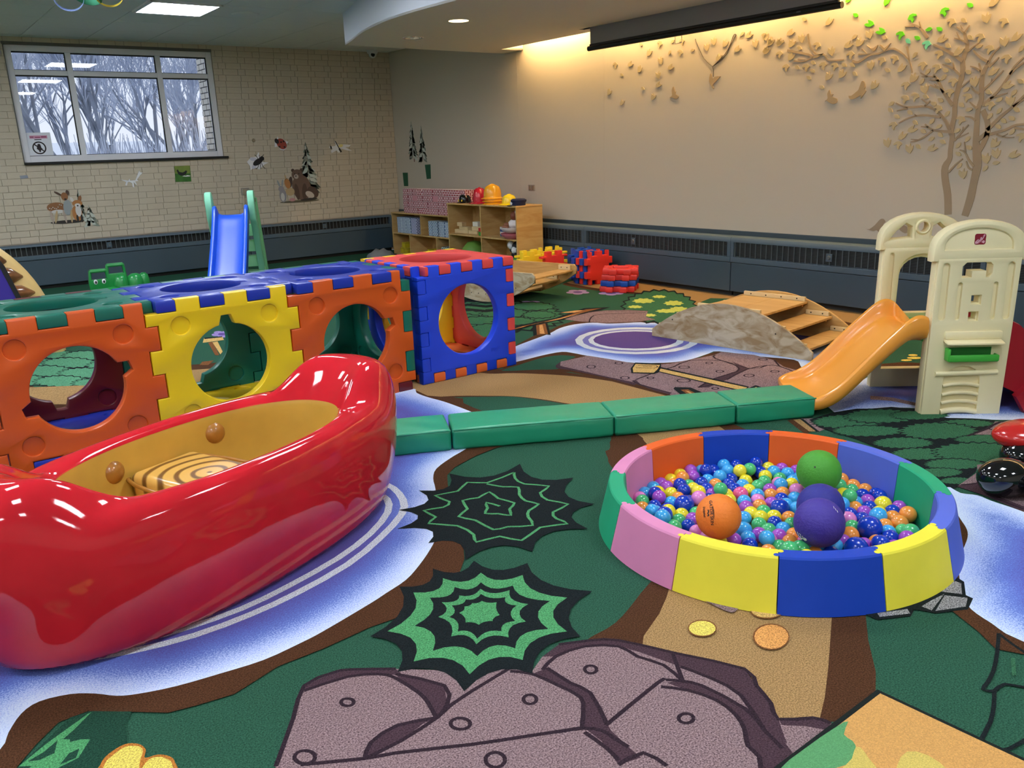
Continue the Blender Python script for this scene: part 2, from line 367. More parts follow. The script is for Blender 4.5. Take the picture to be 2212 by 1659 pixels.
('ink','p',[(3867,3481),(3905,3504),(3968,3427),(3912,3222),(3784,3129),(3720,3217)],0),
('bark','p',[(3883,3436),(3924,3411),(3864,3240),(3798,3249)],0),
('wood','p',[(3888,3402),(3896,3379),(3837,3239),(3816,3246)],0),
('ink','p',[(3543,3414),(3601,3439),(3649,3339),(3586,3280),(3527,3376)],0),
('green','p',[(3688,2691),(3872,2642),(3752,2428),(3684,2341),(3656,2518)],0),
('rock','p',[(3926,2590),(4008,2513),(3897,2397),(3787,2395)],0),
('brown','p',[(3844,2622),(3894,2609),(3771,2421),(3712,2415)],0),
('tan','p',[(3876,2603),(3919,2585),(3800,2404),(3770,2432)],0),
('ink','l',[(3921,2583),(3797,2396)],16),
('brown','p',[(5225,2971),(5472,2850),(5627,2603),(5641,2138),(5723,1688),(5323,1555),(5273,1987),(5254,2569),(5009,2810)],0),
('water','w',[(4348,2719),(4770,2764),(5178,2843),(5321,2822),(5430,2660),(5521,2402),(5425,2049),(5453,1553),(5132,1450),(4755,1773),(4648,1874),(4628,1904),(4584,1968),(4523,2036),(4499,2082),(4550,2245),(4457,2358),(4342,2419),(4126,2458)],0),
('ring','l',[(5061,2776),(5194,2660),(5294,2529),(5348,2350),(5262,2513),(5162,2643)],30),
('rock','p',[(4591,2565),(4652,2453),(4643,2280),(4589,2257),(4582,2428),(4522,2525)],0),  # mauve strip: shade under the climber painted over the water ring
('petal','e',[(5638,2850),(34,-35),(-32,-17)],(0,0,0)),
('petal','e',[(5541,2854),(26,-26),(-24,-13)],(0,0,0)),
('petal','e',[(5707,2896),(21,-23),(-26,-14)],(0,0,0)),
('petal','e',[(5593,2233),(10,-10),(-68,-29)],(0,0,0)),
('petal','e',[(5475,2193),(10,-10),(-54,-24)],(0,0,0)),
('ink','p',[(3938,2545),(4149,2531),(4303,2481),(4358,2428),(4473,2367),(4543,2228),(4491,2079),(4516,2033),(4576,1965),(4632,1867),(4475,1844),(4337,1851),(4406,1767),(4572,1593),(4445,1586),(4306,1595),(4046,1584),(3927,1635),(3829,1599),(3640,1575),(3573,1565),(3524,1582),(3694,1784),(3753,1929),(3837,2199),(3861,2431)],0),
('ink','e',[(4058,2388),(136,-128),(-114,-71)],(23,0.085,0)),
('green2','e',[(4058,2388),(128,-121),(-100,-62)],(23,0.085,0)),
('ink','e',[(4280,2314),(148,-141),(-122,-70)],(23,0.085,1)),
('green2','e',[(4280,2314),(140,-133),(-106,-61)],(23,0.085,1)),
('ink','e',[(4438,2186),(113,-108),(-85,-45)],(23,0.085,2)),
('green2','e',[(4438,2186),(107,-102),(-71,-37)],(23,0.085,2)),
('ink','e',[(4474,1951),(106,-100),(-74,-35)],(23,0.085,0.5)),
('green2','e',[(4474,1951),(99,-94),(-61,-29)],(23,0.085,0.5)),
('ink','e',[(3997,2230),(135,-127),(-87,-52)],(23,0.085,2)),
('green2','e',[(3997,2230),(127,-120),(-75,-44)],(23,0.085,2)),
('ink','e',[(4255,1991),(144,-135),(-137,-69)],(23,0.085,1.3)),
('green2','e',[(4255,1990),(135,-127),(-121,-61)],(23,0.085,1.3)),
('ink','e',[(3953,2015),(109,-101),(-83,-45)],(23,0.085,0.4)),
('green2','e',[(3953,2015),(102,-95),(-71,-39)],(23,0.085,0.4)),
('ink','e',[(4302,1766),(114,-107),(-75,-34)],(23,0.085,0)),
('green2','e',[(4302,1766),(108,-101),(-63,-28)],(23,0.085,0)),
('ink','e',[(3868,1875),(108,-100),(-84,-44)],(23,0.085,1)),
('green2','e',[(3868,1875),(102,-94),(-73,-38)],(23,0.085,1)),
('ink','e',[(4085,1713),(154,-142),(-143,-66)],(23,0.085,2.2)),
('green2','e',[(4085,1712),(146,-134),(-128,-59)],(23,0.085,2.2)),
('ink','e',[(3848,1709),(102,-93),(-75,-36)],(23,0.085,1)),
('green2','e',[(3848,1708),(95,-88),(-64,-31)],(23,0.085,1)),
('ink','e',[(3700,1700),(75,-68),(-59,-30)],(23,0.085,2.5)),
('green2','e',[(3700,1700),(70,-64),(-50,-25)],(23,0.085,2.5)),
('ink','e',[(3657,1604),(54,-49),(-46,-22)],(23,0.085,0)),
('green2','e',[(3657,1604),(50,-45),(-37,-18)],(23,0.085,0)),
('rock','p',[(4616,1860),(4459,1828),(4321,1846),(4418,1746),(4546,1626),(4644,1535),(4888,1626)],0),
('rockline','l',[(4285,1850),(4474,1835),(4626,1840),(4744,1751)],16),
('rockline','l',[(4474,1835),(4441,1715)],14),
('rock','p',[(4467,1594),(4306,1595),(4040,1581),(3913,1633),(3829,1590),(3640,1575),(3598,1571),(3590,1481),(3569,1407),(3536,1273),(3493,1059),(4388,1246)],0),
('rockshade','p',[(4306,1595),(4040,1581),(3809,1541),(3704,1533),(3611,1573),(3593,1569),(3585,1479),(3565,1397),(3527,1269),(3583,1292),(3614,1419),(3673,1503),(3821,1530),(4008,1561)],0),
('rockline','l',[(4273,1590),(3980,1580),(3797,1543),(3698,1530),(3625,1568)],12),
('rockline','l',[(3698,1530),(3607,1452),(3579,1385),(3555,1280)],12),
('brown','p',[(3526,1580),(3415,1480),(3226,1349),(3068,1275),(2977,1255),(2791,1196),(2581,1124),(2559,1079),(2508,984),(2465,924),(2452,906),(2485,841),(2519,520),(3298,748),(3543,1125)],0),
('water','w',[(3556,1595),(3533,1526),(3561,1467),(3544,1403),(3527,1269),(3467,1049),(3284,718),(2584,518),(2553,869),(2585,977),(2622,1058),(2684,1113),(2818,1190),(2972,1260),(3065,1287),(3181,1333),(3254,1387),(3350,1475)],0),
('brown','s',[(3345,1480),(3254,1387),(3174,1328),(3075,1289),(2987,1271),(3002,1333)],0),
('ink','p',[(2336,1258),(2336,1218),(2437,1161),(2483,1174),(2495,1156),(2512,1119),(2612,1063),(2694,1085),(2697,1110),(2782,1156),(2801,1201),(2623,1290),(2388,1289)],0),
('coal','p',[(2372,1239),(2469,1190),(2449,1170),(2357,1222)],0),
('coal','p',[(2519,1169),(2575,1167),(2653,1160),(2519,1135)],0),
('coal','p',[(2525,1126),(2644,1155),(2684,1098),(2624,1076)],0),
('coal','p',[(2657,1177),(2763,1185),(2765,1158),(2694,1121)],0),
('ink','l',[(2543,938),(2438,896),(2334,861),(2266,847),(2225,841),(2242,818),(2297,813),(2333,745)],11),
('ink','l',[(2543,938),(2515,888),(2479,803)],11),
('ink','l',[(2242,818),(2173,789),(2098,765),(1993,746)],11),
('ink','l',[(1993,713),(2032,689),(2147,671)],11),
('ink','l',[(2016,699),(1976,682)],11),
('green2','p',[(2437,858),(2446,850),(2364,812),(2347,816)],0),
('brown','p',[(-296,2250),(-19,2173),(31,2260),(85,2327),(149,2389),(224,2389),(315,2310),(403,2231),(479,2211),(579,2193),(732,2241),(883,2239),(1055,2253),(1141,2246),(1243,2271),(1385,2316),(1466,2348),(1558,2444),(1622,2547),(1742,2781),(1894,3077),(1979,3216),(2063,3279),(2220,3336),(2362,3363),(2630,3372),(2720,3614),(2703,3856),(2699,4024),(2709,4160),(2763,4246),(2631,4460),(2650,4745),(2027,4705),(870,4465),(-296,3633)],0),
('water','w',[(-387,2398),(-108,2287),(3,2365),(32,2432),(72,2502),(122,2531),(200,2510),(259,2464),(307,2410),(361,2378),(456,2344),(579,2321),(710,2303),(837,2316),(927,2333),(1126,2388),(1205,2415),(1305,2451),(1398,2514),(1501,2600),(1582,2686),(1706,2875),(1839,3098),(1906,3226),(1986,3324),(2126,3404),(2222,3445),(2485,3559),(2656,3617),(2641,3854),(2643,4077),(2637,4271),(2614,4433),(2614,4565),(2641,4675),(2339,4684),(1342,4415),(598,4214),(-296,3859)],0),
('ring','l',[(1664,3406),(1690,3352),(1702,3250),(1666,3097),(1586,2969),(1397,2821),(1193,2702),(955,2626),(774,2594),(585,2589),(406,2626),(255,2688)],34),
('ring','l',[(1588,3308),(1614,3257),(1616,3155),(1549,3027),(1388,2885),(1190,2775),(948,2693),(762,2652),(573,2652),(404,2676)],32),
('leafdark','p',[(34,2258),(16,2206),(174,2076),(210,2137),(280,2172),(295,2253),(323,2304),(230,2384),(179,2390)],0),
('green4','p',[(34,2258),(106,2310),(222,2375),(232,2377),(176,2324),(62,2237)],0),
('green4','p',[(74,2245),(134,2310),(204,2252),(164,2192),(108,2184),(51,2231)],0),
('leafdark','p',[(55,2264),(95,2277),(133,2306),(117,2254),(80,2250)],0),
('leafdark','p',[(120,2195),(148,2228),(173,2230),(159,2196)],0),
('leafdark','p',[(159,2275),(162,2311),(212,2324),(271,2321),(228,2256)],0),
('petaledge','s',[(184,2068),(204,2126),(228,2155),(272,2169),(302,2147),(312,2111),(302,2078),(332,2069),(354,2042),(359,2009),(340,1939)],0),
('petal','s',[(195,2059),(212,2119),(232,2140),(270,2157),(298,2139),(305,2112),(290,2077),(258,2007)],0),
('petal','s',[(267,1999),(302,2060),(330,2059),(347,2034),(351,2007),(333,1945)],0),
('rock','p',[(505,1742),(558,1825),(670,1978),(754,2097),(847,2101),(896,2081),(1004,1994),(1156,1853),(1271,1774),(1314,1720),(1383,1757),(1463,1774),(1559,1723),(1621,1670),(1663,1608),(1707,1503),(1799,1324),(1760,1252),(1726,1178),(1685,1124),(1761,1068),(1777,1026),(1693,927),(1472,947)],0),
('rockshade','p',[(754,2097),(847,2101),(896,2081),(1004,1994),(1005,1954),(952,2001),(872,2051),(742,2070)],0),
('rockshade','p',[(991,1971),(1073,1830),(1032,1751),(979,1721),(979,1728),(994,1791),(998,1847),(986,1931)],0),
('rockshade','p',[(979,1721),(878,1764),(789,1748),(749,1704),(780,1698),(853,1703),(938,1725)],0),
('rockshade','p',[(1304,1708),(1356,1703),(1362,1603),(1375,1531),(1321,1408),(1311,1380),(1256,1425),(1329,1510),(1340,1552),(1328,1615)],0),
('rockshade','p',[(1620,1404),(1642,1351),(1653,1206),(1619,1119),(1627,1070),(1596,1007),(1472,947),(1431,981),(1527,1067),(1539,1112),(1583,1156),(1613,1209),(1622,1281),(1595,1363),(1575,1425)],0),
('rockshade','p',[(1383,1757),(1463,1774),(1559,1723),(1621,1670),(1707,1503),(1799,1324),(1760,1252),(1726,1178),(1685,1124),(1621,1052),(1619,1119),(1691,1253),(1690,1351),(1664,1452),(1623,1589),(1598,1646),(1518,1714),(1414,1731)],0),
('rockshade','p',[(1262,1430),(1313,1402),(1300,1303),(1297,1255),(1235,1273),(1262,1362)],0),
('rockshade','p',[(1685,1124),(1761,1068),(1777,1026),(1745,1019),(1716,1062),(1673,1103)],0),
('rockline','l',[(558,1825),(670,1978),(754,2097),(847,2101),(896,2081),(1004,1994)],13),
('rockline','l',[(744,2074),(873,2053),(953,2003),(981,1953),(998,1847),(994,1791),(979,1728)],13),
('rockline','l',[(991,1971),(1073,1830),(1032,1751),(979,1721)],13),
('rockline','l',[(1271,1774),(1126,1757),(1034,1741),(979,1721),(853,1703),(749,1704)],13),
('rockline','l',[(979,1721),(878,1764),(789,1748),(749,1704)],13),
('rockline','l',[(610,1790),(749,1704),(821,1671),(996,1569),(1136,1497),(1257,1435)],13),
('rockline','l',[(1262,1761),(1304,1708),(1328,1615),(1340,1552),(1329,1510),(1257,1435)],13),
('rockline','l',[(1356,1703),(1362,1603),(1375,1531),(1321,1408)],13),
('rockline','l',[(1340,1704),(1414,1731),(1518,1714),(1598,1646),(1604,1570),(1632,1488),(1616,1399)],13),
('rockline','l',[(1313,1402),(1556,1441),(1585,1434),(1616,1399),(1642,1351),(1653,1206),(1619,1119),(1598,1049)],13),
('rockline','l',[(1549,1422),(1595,1363),(1622,1281),(1613,1209),(1583,1156),(1539,1112),(1527,1067),(1475,1024)],13),
('rockline','l',[(1192,1467),(1262,1430),(1291,1392),(1295,1350),(1300,1303)],13),
('rockline','l',[(1251,1418),(1254,1335),(1246,1284)],13),
('rockline','l',[(1235,1273),(1314,1263),(1325,1193)],13),
('rockline','l',[(1463,1774),(1559,1723),(1621,1670),(1707,1503),(1799,1324),(1760,1252),(1726,1178),(1685,1124),(1761,1068),(1777,1026)],13),
('rockline','l',[(1696,1512),(1616,1399)],13),
('rockline','l',[(1664,1452),(1690,1351),(1691,1253),(1619,1119)],13),
('rockline','o',[(818,1943),(14,-12),(-8,-15)],11),
('rockline','o',[(630,1809),(21,-17),(-10,-23)],11),
('rockline','o',[(1015,1659),(20,-18),(-13,-19)],11),
('rockline','o',[(1225,1619),(14,-12),(-13,-16)],11),
('rockline','o',[(1006,1485),(19,-16),(-16,-22)],11),
('rockline','o',[(1451,1613),(13,-12),(-13,-14)],11),
('rockline','o',[(1499,1284),(15,-13),(-15,-13)],11),
('rock','s',[(2049,1742),(2014,1681),(2009,1607),(2014,1553),(2038,1543),(2102,1574),(2154,1695)],0),
('bark','e',[(1872,1546),(35,-30),(-38,-33)],(0,0,0)),
('petal','e',[(1872,1546),(32,-28),(-33,-29)],(0,0,0)),
('bark','e',[(1999,1377),(43,-37),(-61,-45)],(0,0,0)),
('orange','e',[(1999,1376),(40,-34),(-56,-41)],(0,0,0)),
('bark','e',[(2114,1478),(40,-35),(-42,-31)],(0,0,0)),
('plank','e',[(2114,1478),(38,-33),(-36,-26)],(0,0,0)),
('ink','p',[(2330,3095),(2280,3000),(2265,2923),(2281,2861),(2328,2814),(2407,2781),(2320,2734),(2266,2683),(2241,2625),(2244,2562),(2275,2492),(2202,2502),(2147,2489),(2110,2455),(2090,2401),(2087,2327),(2025,2378),(1964,2403),(1904,2400),(1846,2372),(1792,2320),(1776,2387),(1744,2433),(1695,2456),(1632,2457),(1556,2435),(1597,2500),(1615,2555),(1608,2600),(1578,2631),(1523,2650),(1570,2687),(1592,2726),(1586,2767),(1554,2808),(1494,2849),(1564,2856),(1609,2876),(1630,2908),(1625,2954),(1594,3013),(1663,2992),(1715,2994),(1751,3018),(1772,3067),(1775,3141),(1825,3094),(1871,3079),(1915,3094),(1957,3142),(1997,3224),(2030,3136),(2078,3080),(2142,3055),(2225,3059)],0),
('green4','l',[(2240,3024),(2197,2960),(2186,2877),(2256,2779),(2176,2746),(2149,2661),(2188,2567),(2085,2546),(2054,2487),(2056,2418),(1949,2466),(1819,2423),(1775,2510),(1674,2531),(1704,2592),(1701,2705),(1621,2807),(1679,2841),(1675,2934),(1757,2906),(1812,2938),(1800,3041),(1906,3014),(1999,3072),(2064,3005),(2240,3024)],13),
('green4','l',[(2056,2994),(2092,2915),(2142,2864),(2094,2795),(2071,2719),(2092,2653),(2018,2628),(1975,2579),(1938,2502),(1853,2560),(1792,2578),(1788,2701),(1755,2780),(1828,2820),(1863,2910),(1935,2888),(2009,2909),(1996,2822),(2020,2734),(1965,2697),(1930,2640),(1899,2690),(1859,2730),(1899,2768),(1929,2822),(1951,2749)],13),
('ink','p',[(1577,2407),(1576,2348),(1589,2305),(1617,2276),(1660,2261),(1719,2259),(1687,2192),(1677,2127),(1686,2066),(1715,2006),(1763,1947),(1687,1933),(1629,1907),(1586,1869),(1558,1821),(1544,1763),(1491,1787),(1440,1793),(1392,1781),(1347,1753),(1305,1709),(1282,1754),(1249,1783),(1207,1794),(1158,1789),(1102,1769),(1113,1828),(1109,1880),(1089,1922),(1052,1955),(1000,1976),(1041,2018),(1065,2063),(1071,2108),(1059,2155),(1027,2202),(1096,2220),(1154,2250),(1202,2293),(1238,2350),(1261,2422),(1298,2390),(1333,2377),(1365,2383),(1396,2410),(1425,2458),(1442,2408),(1466,2378),(1495,2368),(1532,2377)],0),
('green4','p',[(1543,2313),(1541,2270),(1550,2238),(1571,2216),(1604,2202),(1649,2198),(1622,2151),(1611,2105),(1616,2060),(1634,2016),(1668,1971),(1616,1959),(1577,1937),(1550,1904),(1535,1863),(1530,1812),(1484,1835),(1440,1843),(1398,1837),(1360,1816),(1325,1781),(1306,1818),(1279,1840),(1246,1849),(1206,1844),(1160,1826),(1168,1875),(1162,1917),(1143,1950),(1111,1975),(1065,1991),(1099,2029),(1119,2068),(1124,2109),(1112,2150),(1085,2192),(1142,2203),(1191,2225),(1230,2256),(1259,2298),(1278,2352),(1309,2326),(1338,2314),(1365,2317),(1390,2336),(1414,2370),(1429,2330),(1450,2304),(1475,2293),(1506,2296)],0),
('ink','p',[(1502,2254),(1500,2222),(1506,2196),(1521,2178),(1544,2166),(1575,2160),(1560,2127),(1555,2094),(1562,2061),(1580,2027),(1609,1993),(1567,1983),(1535,1965),(1512,1938),(1498,1904),(1493,1862),(1459,1883),(1428,1891),(1398,1887),(1370,1871),(1345,1845),(1332,1875),(1313,1895),(1290,1903),(1262,1900),(1230,1887),(1232,1923),(1224,1954),(1206,1977),(1178,1993),(1140,2001),(1169,2033),(1187,2065),(1193,2097),(1188,2130),(1170,2162),(1212,2172),(1246,2188),(1273,2212),(1293,2244),(1304,2283),(1329,2263),(1351,2253),(1372,2254),(1392,2266),(1411,2289),(1421,2262),(1435,2245),(1453,2238),(1476,2241)],0),
('green4','p',[(1474,2217),(1475,2192),(1483,2172),(1497,2157),(1519,2147),(1547,2142),(1528,2118),(1518,2095),(1517,2072),(1524,2049),(1539,2025),(1511,2020),(1490,2009),(1476,1992),(1467,1971),(1465,1944),(1442,1953),(1420,1954),(1401,1946),(1382,1931),(1366,1907),(1353,1930),(1336,1946),(1316,1953),(1292,1952),(1265,1942),(1272,1970),(1271,1993),(1264,2011),(1250,2023),(1228,2031),(1249,2055),(1262,2079),(1269,2105),(1268,2131),(1259,2157),(1281,2160),(1298,2169),(1310,2184),(1317,2204),(1319,2230),(1336,2215),(1353,2207),(1367,2207),(1380,2214),(1391,2229),(1403,2212),(1417,2203),(1433,2200),(1452,2205)],0),
('ink','p',[(1455,2187),(1456,2166),(1462,2148),(1472,2134),(1487,2122),(1507,2113),(1495,2100),(1488,2087),(1487,2073),(1492,2059),(1503,2044),(1482,2037),(1465,2025),(1453,2010),(1444,1991),(1440,1969),(1424,1977),(1409,1980),(1394,1976),(1381,1966),(1369,1950),(1357,1965),(1343,1975),(1326,1978),(1307,1975),(1285,1966),(1290,1989),(1291,2008),(1286,2023),(1276,2035),(1261,2042),(1276,2060),(1287,2078),(1292,2096),(1293,2114),(1287,2132),(1304,2137),(1316,2145),(1325,2157),(1331,2172),(1333,2190),(1347,2181),(1360,2176),(1372,2176),(1383,2181),(1393,2191),(1401,2181),(1412,2175),(1424,2174),(1439,2178)],0),
('green4','p',[(1430,2147),(1433,2136),(1437,2126),(1444,2118),(1453,2111),(1464,2106),(1452,2092),(1441,2078),(1433,2063),(1427,2048),(1423,2032),(1414,2033),(1405,2033),(1397,2030),(1389,2025),(1383,2018),(1375,2025),(1366,2029),(1357,2032),(1346,2032),(1335,2029),(1334,2040),(1331,2049),(1326,2057),(1319,2064),(1310,2069),(1318,2081),(1324,2093),(1327,2106),(1328,2119),(1327,2133),(1337,2134),(1346,2136),(1353,2141),(1359,2148),(1363,2156),(1370,2151),(1377,2149),(1384,2149),(1390,2151),(1396,2156),(1401,2150),(1407,2146),(1414,2144),(1421,2144)],0),
],
'tr': [([(3350,878),(3369,1028),(3404,1162),(3413,1254),(3383,1315),(3385,1386),(3380,1486),(3395,1526),(3381,1635),(3385,1723),(3379,1807),(3351,1960),(3360,2046),(3336,2145),(3355,2206),(3369,2249)],[62,62,60,58,44,40,44,46,42,40,42,44,40,32,28,22]),([(3218,872),(3191,1001),(3176,1142),(3165,1262),(3183,1381),(3196,1460),(3201,1548),(3205,1674),(3188,1751),(3193,1794),(3199,1930),(3166,2010)],[58,66,62,72,66,50,44,40,40,40,36,32])],
'br': [([(3360,2046),(3496,2137),(3603,2192)],30),([(3369,2249),(3432,2299)],16),([(3385,2277),(3404,2308)],14),([(3369,2249),(3335,2299)],16),([(3342,2162),(3367,2191),(3441,2220)],18),([(3400,2207),(3428,2261)],14),([(3328,2110),(3299,2133),(3251,2165)],18),([(3402,1722),(3481,1823),(3537,1916),(3580,1967)],32),([(3481,1823),(3522,1857),(3570,1874),(3596,1889)],20),([(3542,1868),(3563,1896)],12),([(3519,1914),(3604,1930)],18),([(3559,1948),(3674,1958)],16),([(3626,1954),(3686,1988)],14),([(3367,1944),(3436,2002),(3513,2035)],22),([(3417,1992),(3433,2041)],16),([(3348,1853),(3271,1915)],16),([(3405,1536),(3471,1637),(3593,1724),(3769,1730),(3873,1769)],28),([(3768,1726),(3857,1708)],20),([(3627,1731),(3583,1769)],20),([(3610,1752),(3657,1787)],16),([(3490,1638),(3606,1658),(3693,1658),(3770,1639),(3832,1609)],22),([(3683,1657),(3704,1672)],12),([(3390,1522),(3537,1541),(3609,1590)],26),([(3577,1566),(3641,1573)],18),([(3537,1541),(3608,1489),(3664,1464),(3718,1454)],20),([(3655,1468),(3715,1476)],14),([(3360,1454),(3304,1523),(3264,1570)],22),([(3304,1523),(3303,1558)],12),([(3335,1476),(3258,1508)],16),([(3381,1211),(3331,1270),(3281,1314)],20),([(3167,2019),(3231,2058),(3289,2115)],24),([(3170,2011),(3139,2074),(3094,2118)],22),([(3158,1985),(3131,2007),(3094,2045)],22),([(3199,1930),(3216,1965),(3235,2017)],22),([(3215,1956),(3257,1986),(3298,2002)],18),([(3182,1819),(3117,1881),(3050,1950)],20),([(3129,1874),(3129,1899)],12),([(3206,1795),(3248,1819),(3278,1856)],20),([(3174,1708),(3074,1802),(3004,1913),(2978,1968),(2919,2027)],26),([(3005,1917),(2961,1958),(2887,2007)],24),([(3124,1755),(3063,1772),(3006,1785)],20),([(3211,1684),(3244,1712),(3274,1740)],20),([(3214,1598),(3253,1626),(3298,1633)],20),([(3170,1673),(3132,1603),(3114,1516),(3135,1430),(3163,1370)],44),([(3119,1525),(3036,1615),(2953,1686),(2853,1794)],34),([(2953,1686),(2884,1731)],24),([(3111,1490),(2991,1520),(2913,1554),(2808,1554)],28),([(2927,1534),(2802,1508)],22),([(3047,1488),(2977,1466),(2919,1466)],16),([(3003,1473),(2968,1493)],12),([(3185,1453),(3149,1478),(3117,1507)],40),([(3190,1255),(3236,1309),(3269,1363),(3311,1382)],22),([(3264,1363),(3282,1443)],16),([(3196,1229),(3229,1247),(3252,1296)],20),([(4952,2294),(4735,2237),(4661,2205),(4581,2223),(4519,2166),(4378,2157)],24),([(4746,2409),(4715,2298),(4651,2231),(4581,2223)],22),([(4877,2197),(4779,2182),(4673,2211)],16),([(4835,2207),(4762,2195)],12),([(4294,2139),(4238,2124),(4135,2169),(4052,2174),(3927,2197),(3794,2098),(3757,1996)],24),([(3819,2203),(3789,2098)],20),([(4243,2185),(4136,2179)],16),([(4214,2224),(4168,2187)],14),([(3653,2245),(3720,2327),(3811,2374)],26),([(3715,2327),(3734,2377)],18),([(3770,2349),(3850,2354)],16)],
'lv': [('m','b',4924,2440),('m','b',4810,2382),('m','b',4906,2349),('m','b',4645,2300),('m','b',4502,2241),('m','b',5032,2268),('m','b',4905,2239),('m','b',5141,2391),('m','b',5032,2373),('m','b',5176,2319),('m','b',5196,2443),('m','b',4955,2149),('m','b',4745,2129),('m','b',4574,2128),('m','b',4458,2112),('m','b',4509,2035),('m','b',4380,2042),('m','b',4337,2270),('m','b',4235,2282),('m','b',4314,2188),('m','b',4155,2337),('m','b',4123,2090),('m','b',4026,2112),('m','b',3914,2115),('m','b',3843,2040),('m','b',4072,1927),('m','b',4537,2483),('m','b',3476,2338),('m','b',3219,2337),('m','b',3089,2288),('m','b',3172,2436),('m','b',3532,2222),('m','b',3247,2201),('m','b',3070,2156),('m','b',2983,2174),('m','b',3395,2118),('m','b',3548,2113),('m','b',3168,2110),('m','b',3039,2031),('m','b',3673,2042),('m','b',3557,2013),('m','b',3121,1948),('m','b',3736,1954),('m','b',3800,1901),('m','b',3641,1866),('m','b',3416,1897),('m','b',3255,1888),('m','b',3435,1820),('m','b',3004,1839),('m','b',3295,1776),('m','b',2979,1733),('m','b',3795,1796),('m','b',3712,1809),('m','b',3515,1702),('m','b',3118,1704),('m','b',3877,1592),('m','b',3326,1608),('m','b',3707,1553),('m','b',3787,1505),('m','b',3921,1457),('m','b',3821,1436),('m','b',3723,1405),('m','b',3527,1400),('m','b',3048,1428),('m','b',2870,1465),('m','b',3269,1202),('m','b',3104,1316),('m','b',3036,1354),('m','b',2900,1339),('o','b',4823,2300),('o','b',4837,2138),('o','b',4676,2162),('o','b',4677,2093),('o','b',4369,2113),('o','b',4291,2106),('o','b',4709,2037),('o','b',4263,2032),('o','b',4572,1947),('o','b',4287,2330),('o','b',4017,2293),('o','b',3968,2034),('o','b',3743,2129),('o','b',4791,2535),('o','b',3383,2339),('o','b',3485,2170),('o','b',3321,2210),('o','b',3248,2139),('o','b',2941,2089),('o','b',3474,2057),('o','b',3625,1993),('o','b',3485,1989),('o','b',3493,1938),('o','b',3307,1960),('o','b',3665,1922),('o','b',3306,1832),('o','b',3142,1803),('o','b',2921,1861),('o','b',2957,1785),('o','b',3055,1742),('o','b',3625,1803),('o','b',3499,1767),('o','b',3553,1744),('o','b',3334,1722),('o','b',3272,1683),('o','b',3908,1767),('o','b',3914,1716),('o','b',3745,1688),('o','b',3437,1662),('o','b',3852,1661),('o','b',3046,1662),('o','b',2926,1663),('o','b',3109,1627),('o','b',2951,1602),('o','b',3693,1607),('o','b',3553,1610),('o','b',3008,1588),('o','b',3618,1536),('o','b',3492,1567),('o','b',3041,1547),('o','b',3345,1529),('o','b',3476,1503),('o','b',3544,1474),('o','b',3257,1464),('o','b',2936,1505),('o','b',3650,1417),('o','b',3452,1448),('o','b',3324,1418),('o','b',3241,1398),('o','b',3317,1351),('o','b',3298,1261),('o','b',3027,1280),('o','b',3100,1241),('o','g',4371,2626),('o','g',4291,2500),('o','g',3346,2441),('o','g',3647,2309),('o','g',3563,2299),('o','g',3736,2255),('m','g',4017,2574),('m','g',4162,2415),('m','g',4057,2343),('m','g',3881,2295),('m','g',3795,2415),('m','g',3539,2423),('o','t',3813,2242),('m','t',3655,2198),('m','b',7195,2384),('m','b',6956,2367),('m','b',6813,2305),('m','b',6545,2222),('m','b',6364,2281),('m','b',6514,2365),('m','b',6535,2121),('m','b',7290,2105),('m','b',7083,1978),('m','b',6610,2008),('m','b',6676,2457),('m','b',6239,2411),('m','b',6525,2528),('m','b',6218,2515),('m','b',5894,2429),('m','b',5807,2473),('m','b',5661,2435),('m','b',5511,2365),('m','b',5735,2314),('m','b',5380,2475),('m','b',5206,2444),('m','b',5309,2395),('m','b',5132,2390),('m','b',5035,2374),('m','b',5179,2319),('o','b',7092,2270),('o','b',6768,2103),('o','b',6384,2426),('o','b',6075,2416),('o','b',6345,2530),('o','b',5462,2496),('o','b',6798,2553)],
'birds': {'dove':[(6371,1986),(6339,2003),(6347,2054),(6322,2089),(6301,2032),(6288,2040),(6294,2013),(6255,1992),(6261,1970),(6300,1963),(6339,1984),(6364,1977)],
'dove2':[(4532,1825),(4506,1851),(4513,1886),(4493,1920),(4476,1880),(4454,1882),(4466,1860),(4415,1841),(4416,1806),(4452,1797),(4485,1811),(4518,1832)],
'swallow':[(4305,1856),(4279,1855),(4238,1882),(4214,1903),(4193,1965),(4167,1959),(4155,1917),(4162,1899),(4144,1886),(4167,1851),(4190,1826),(4192,1852),(4234,1833),(4285,1825)],
'hummingbird':[(5839,2169),(5821,2163),(5808,2114),(5779,2138),(5710,2136),(5755,2101),(5789,2078),(5805,2053),(5787,2034),(5799,2026),(5817,2049),(5848,2100)],
'wren':[(4171,2253),(4131,2223),(4102,2224),(4071,2242),(4081,2214),(4104,2195),(4130,2212)],
'robin':[(4054,2240),(4034,2234),(4011,2210),(3958,2243),(3998,2194),(4013,2189),(4036,2213)],
'sparrow':[(4055,731),(4020,729),(3971,767),(3944,800),(3921,821),(3896,822),(3877,799),(3892,783),(3902,755),(3929,726),(3928,706),(3951,724),(3976,715),(4019,721)],
'finch':[(3812,771),(3796,775),(3789,799),(3770,808),(3735,786),(3680,765),(3657,728),(3695,710),(3738,731),(3774,765)]},
'cord': [[(6041,2520),(6015,2465),(5940,2348),(5872,2281),(5812,2236)],[(5812,2236),(5710,2286),(5639,2343),(5608,2394),(5561,2464),(5535,2494),(5552,2504),(5573,2482),(5613,2395),(5667,2333),(5728,2288),(5812,2236)],[(5812,2236),(5799,2200),(5797,2139)]],
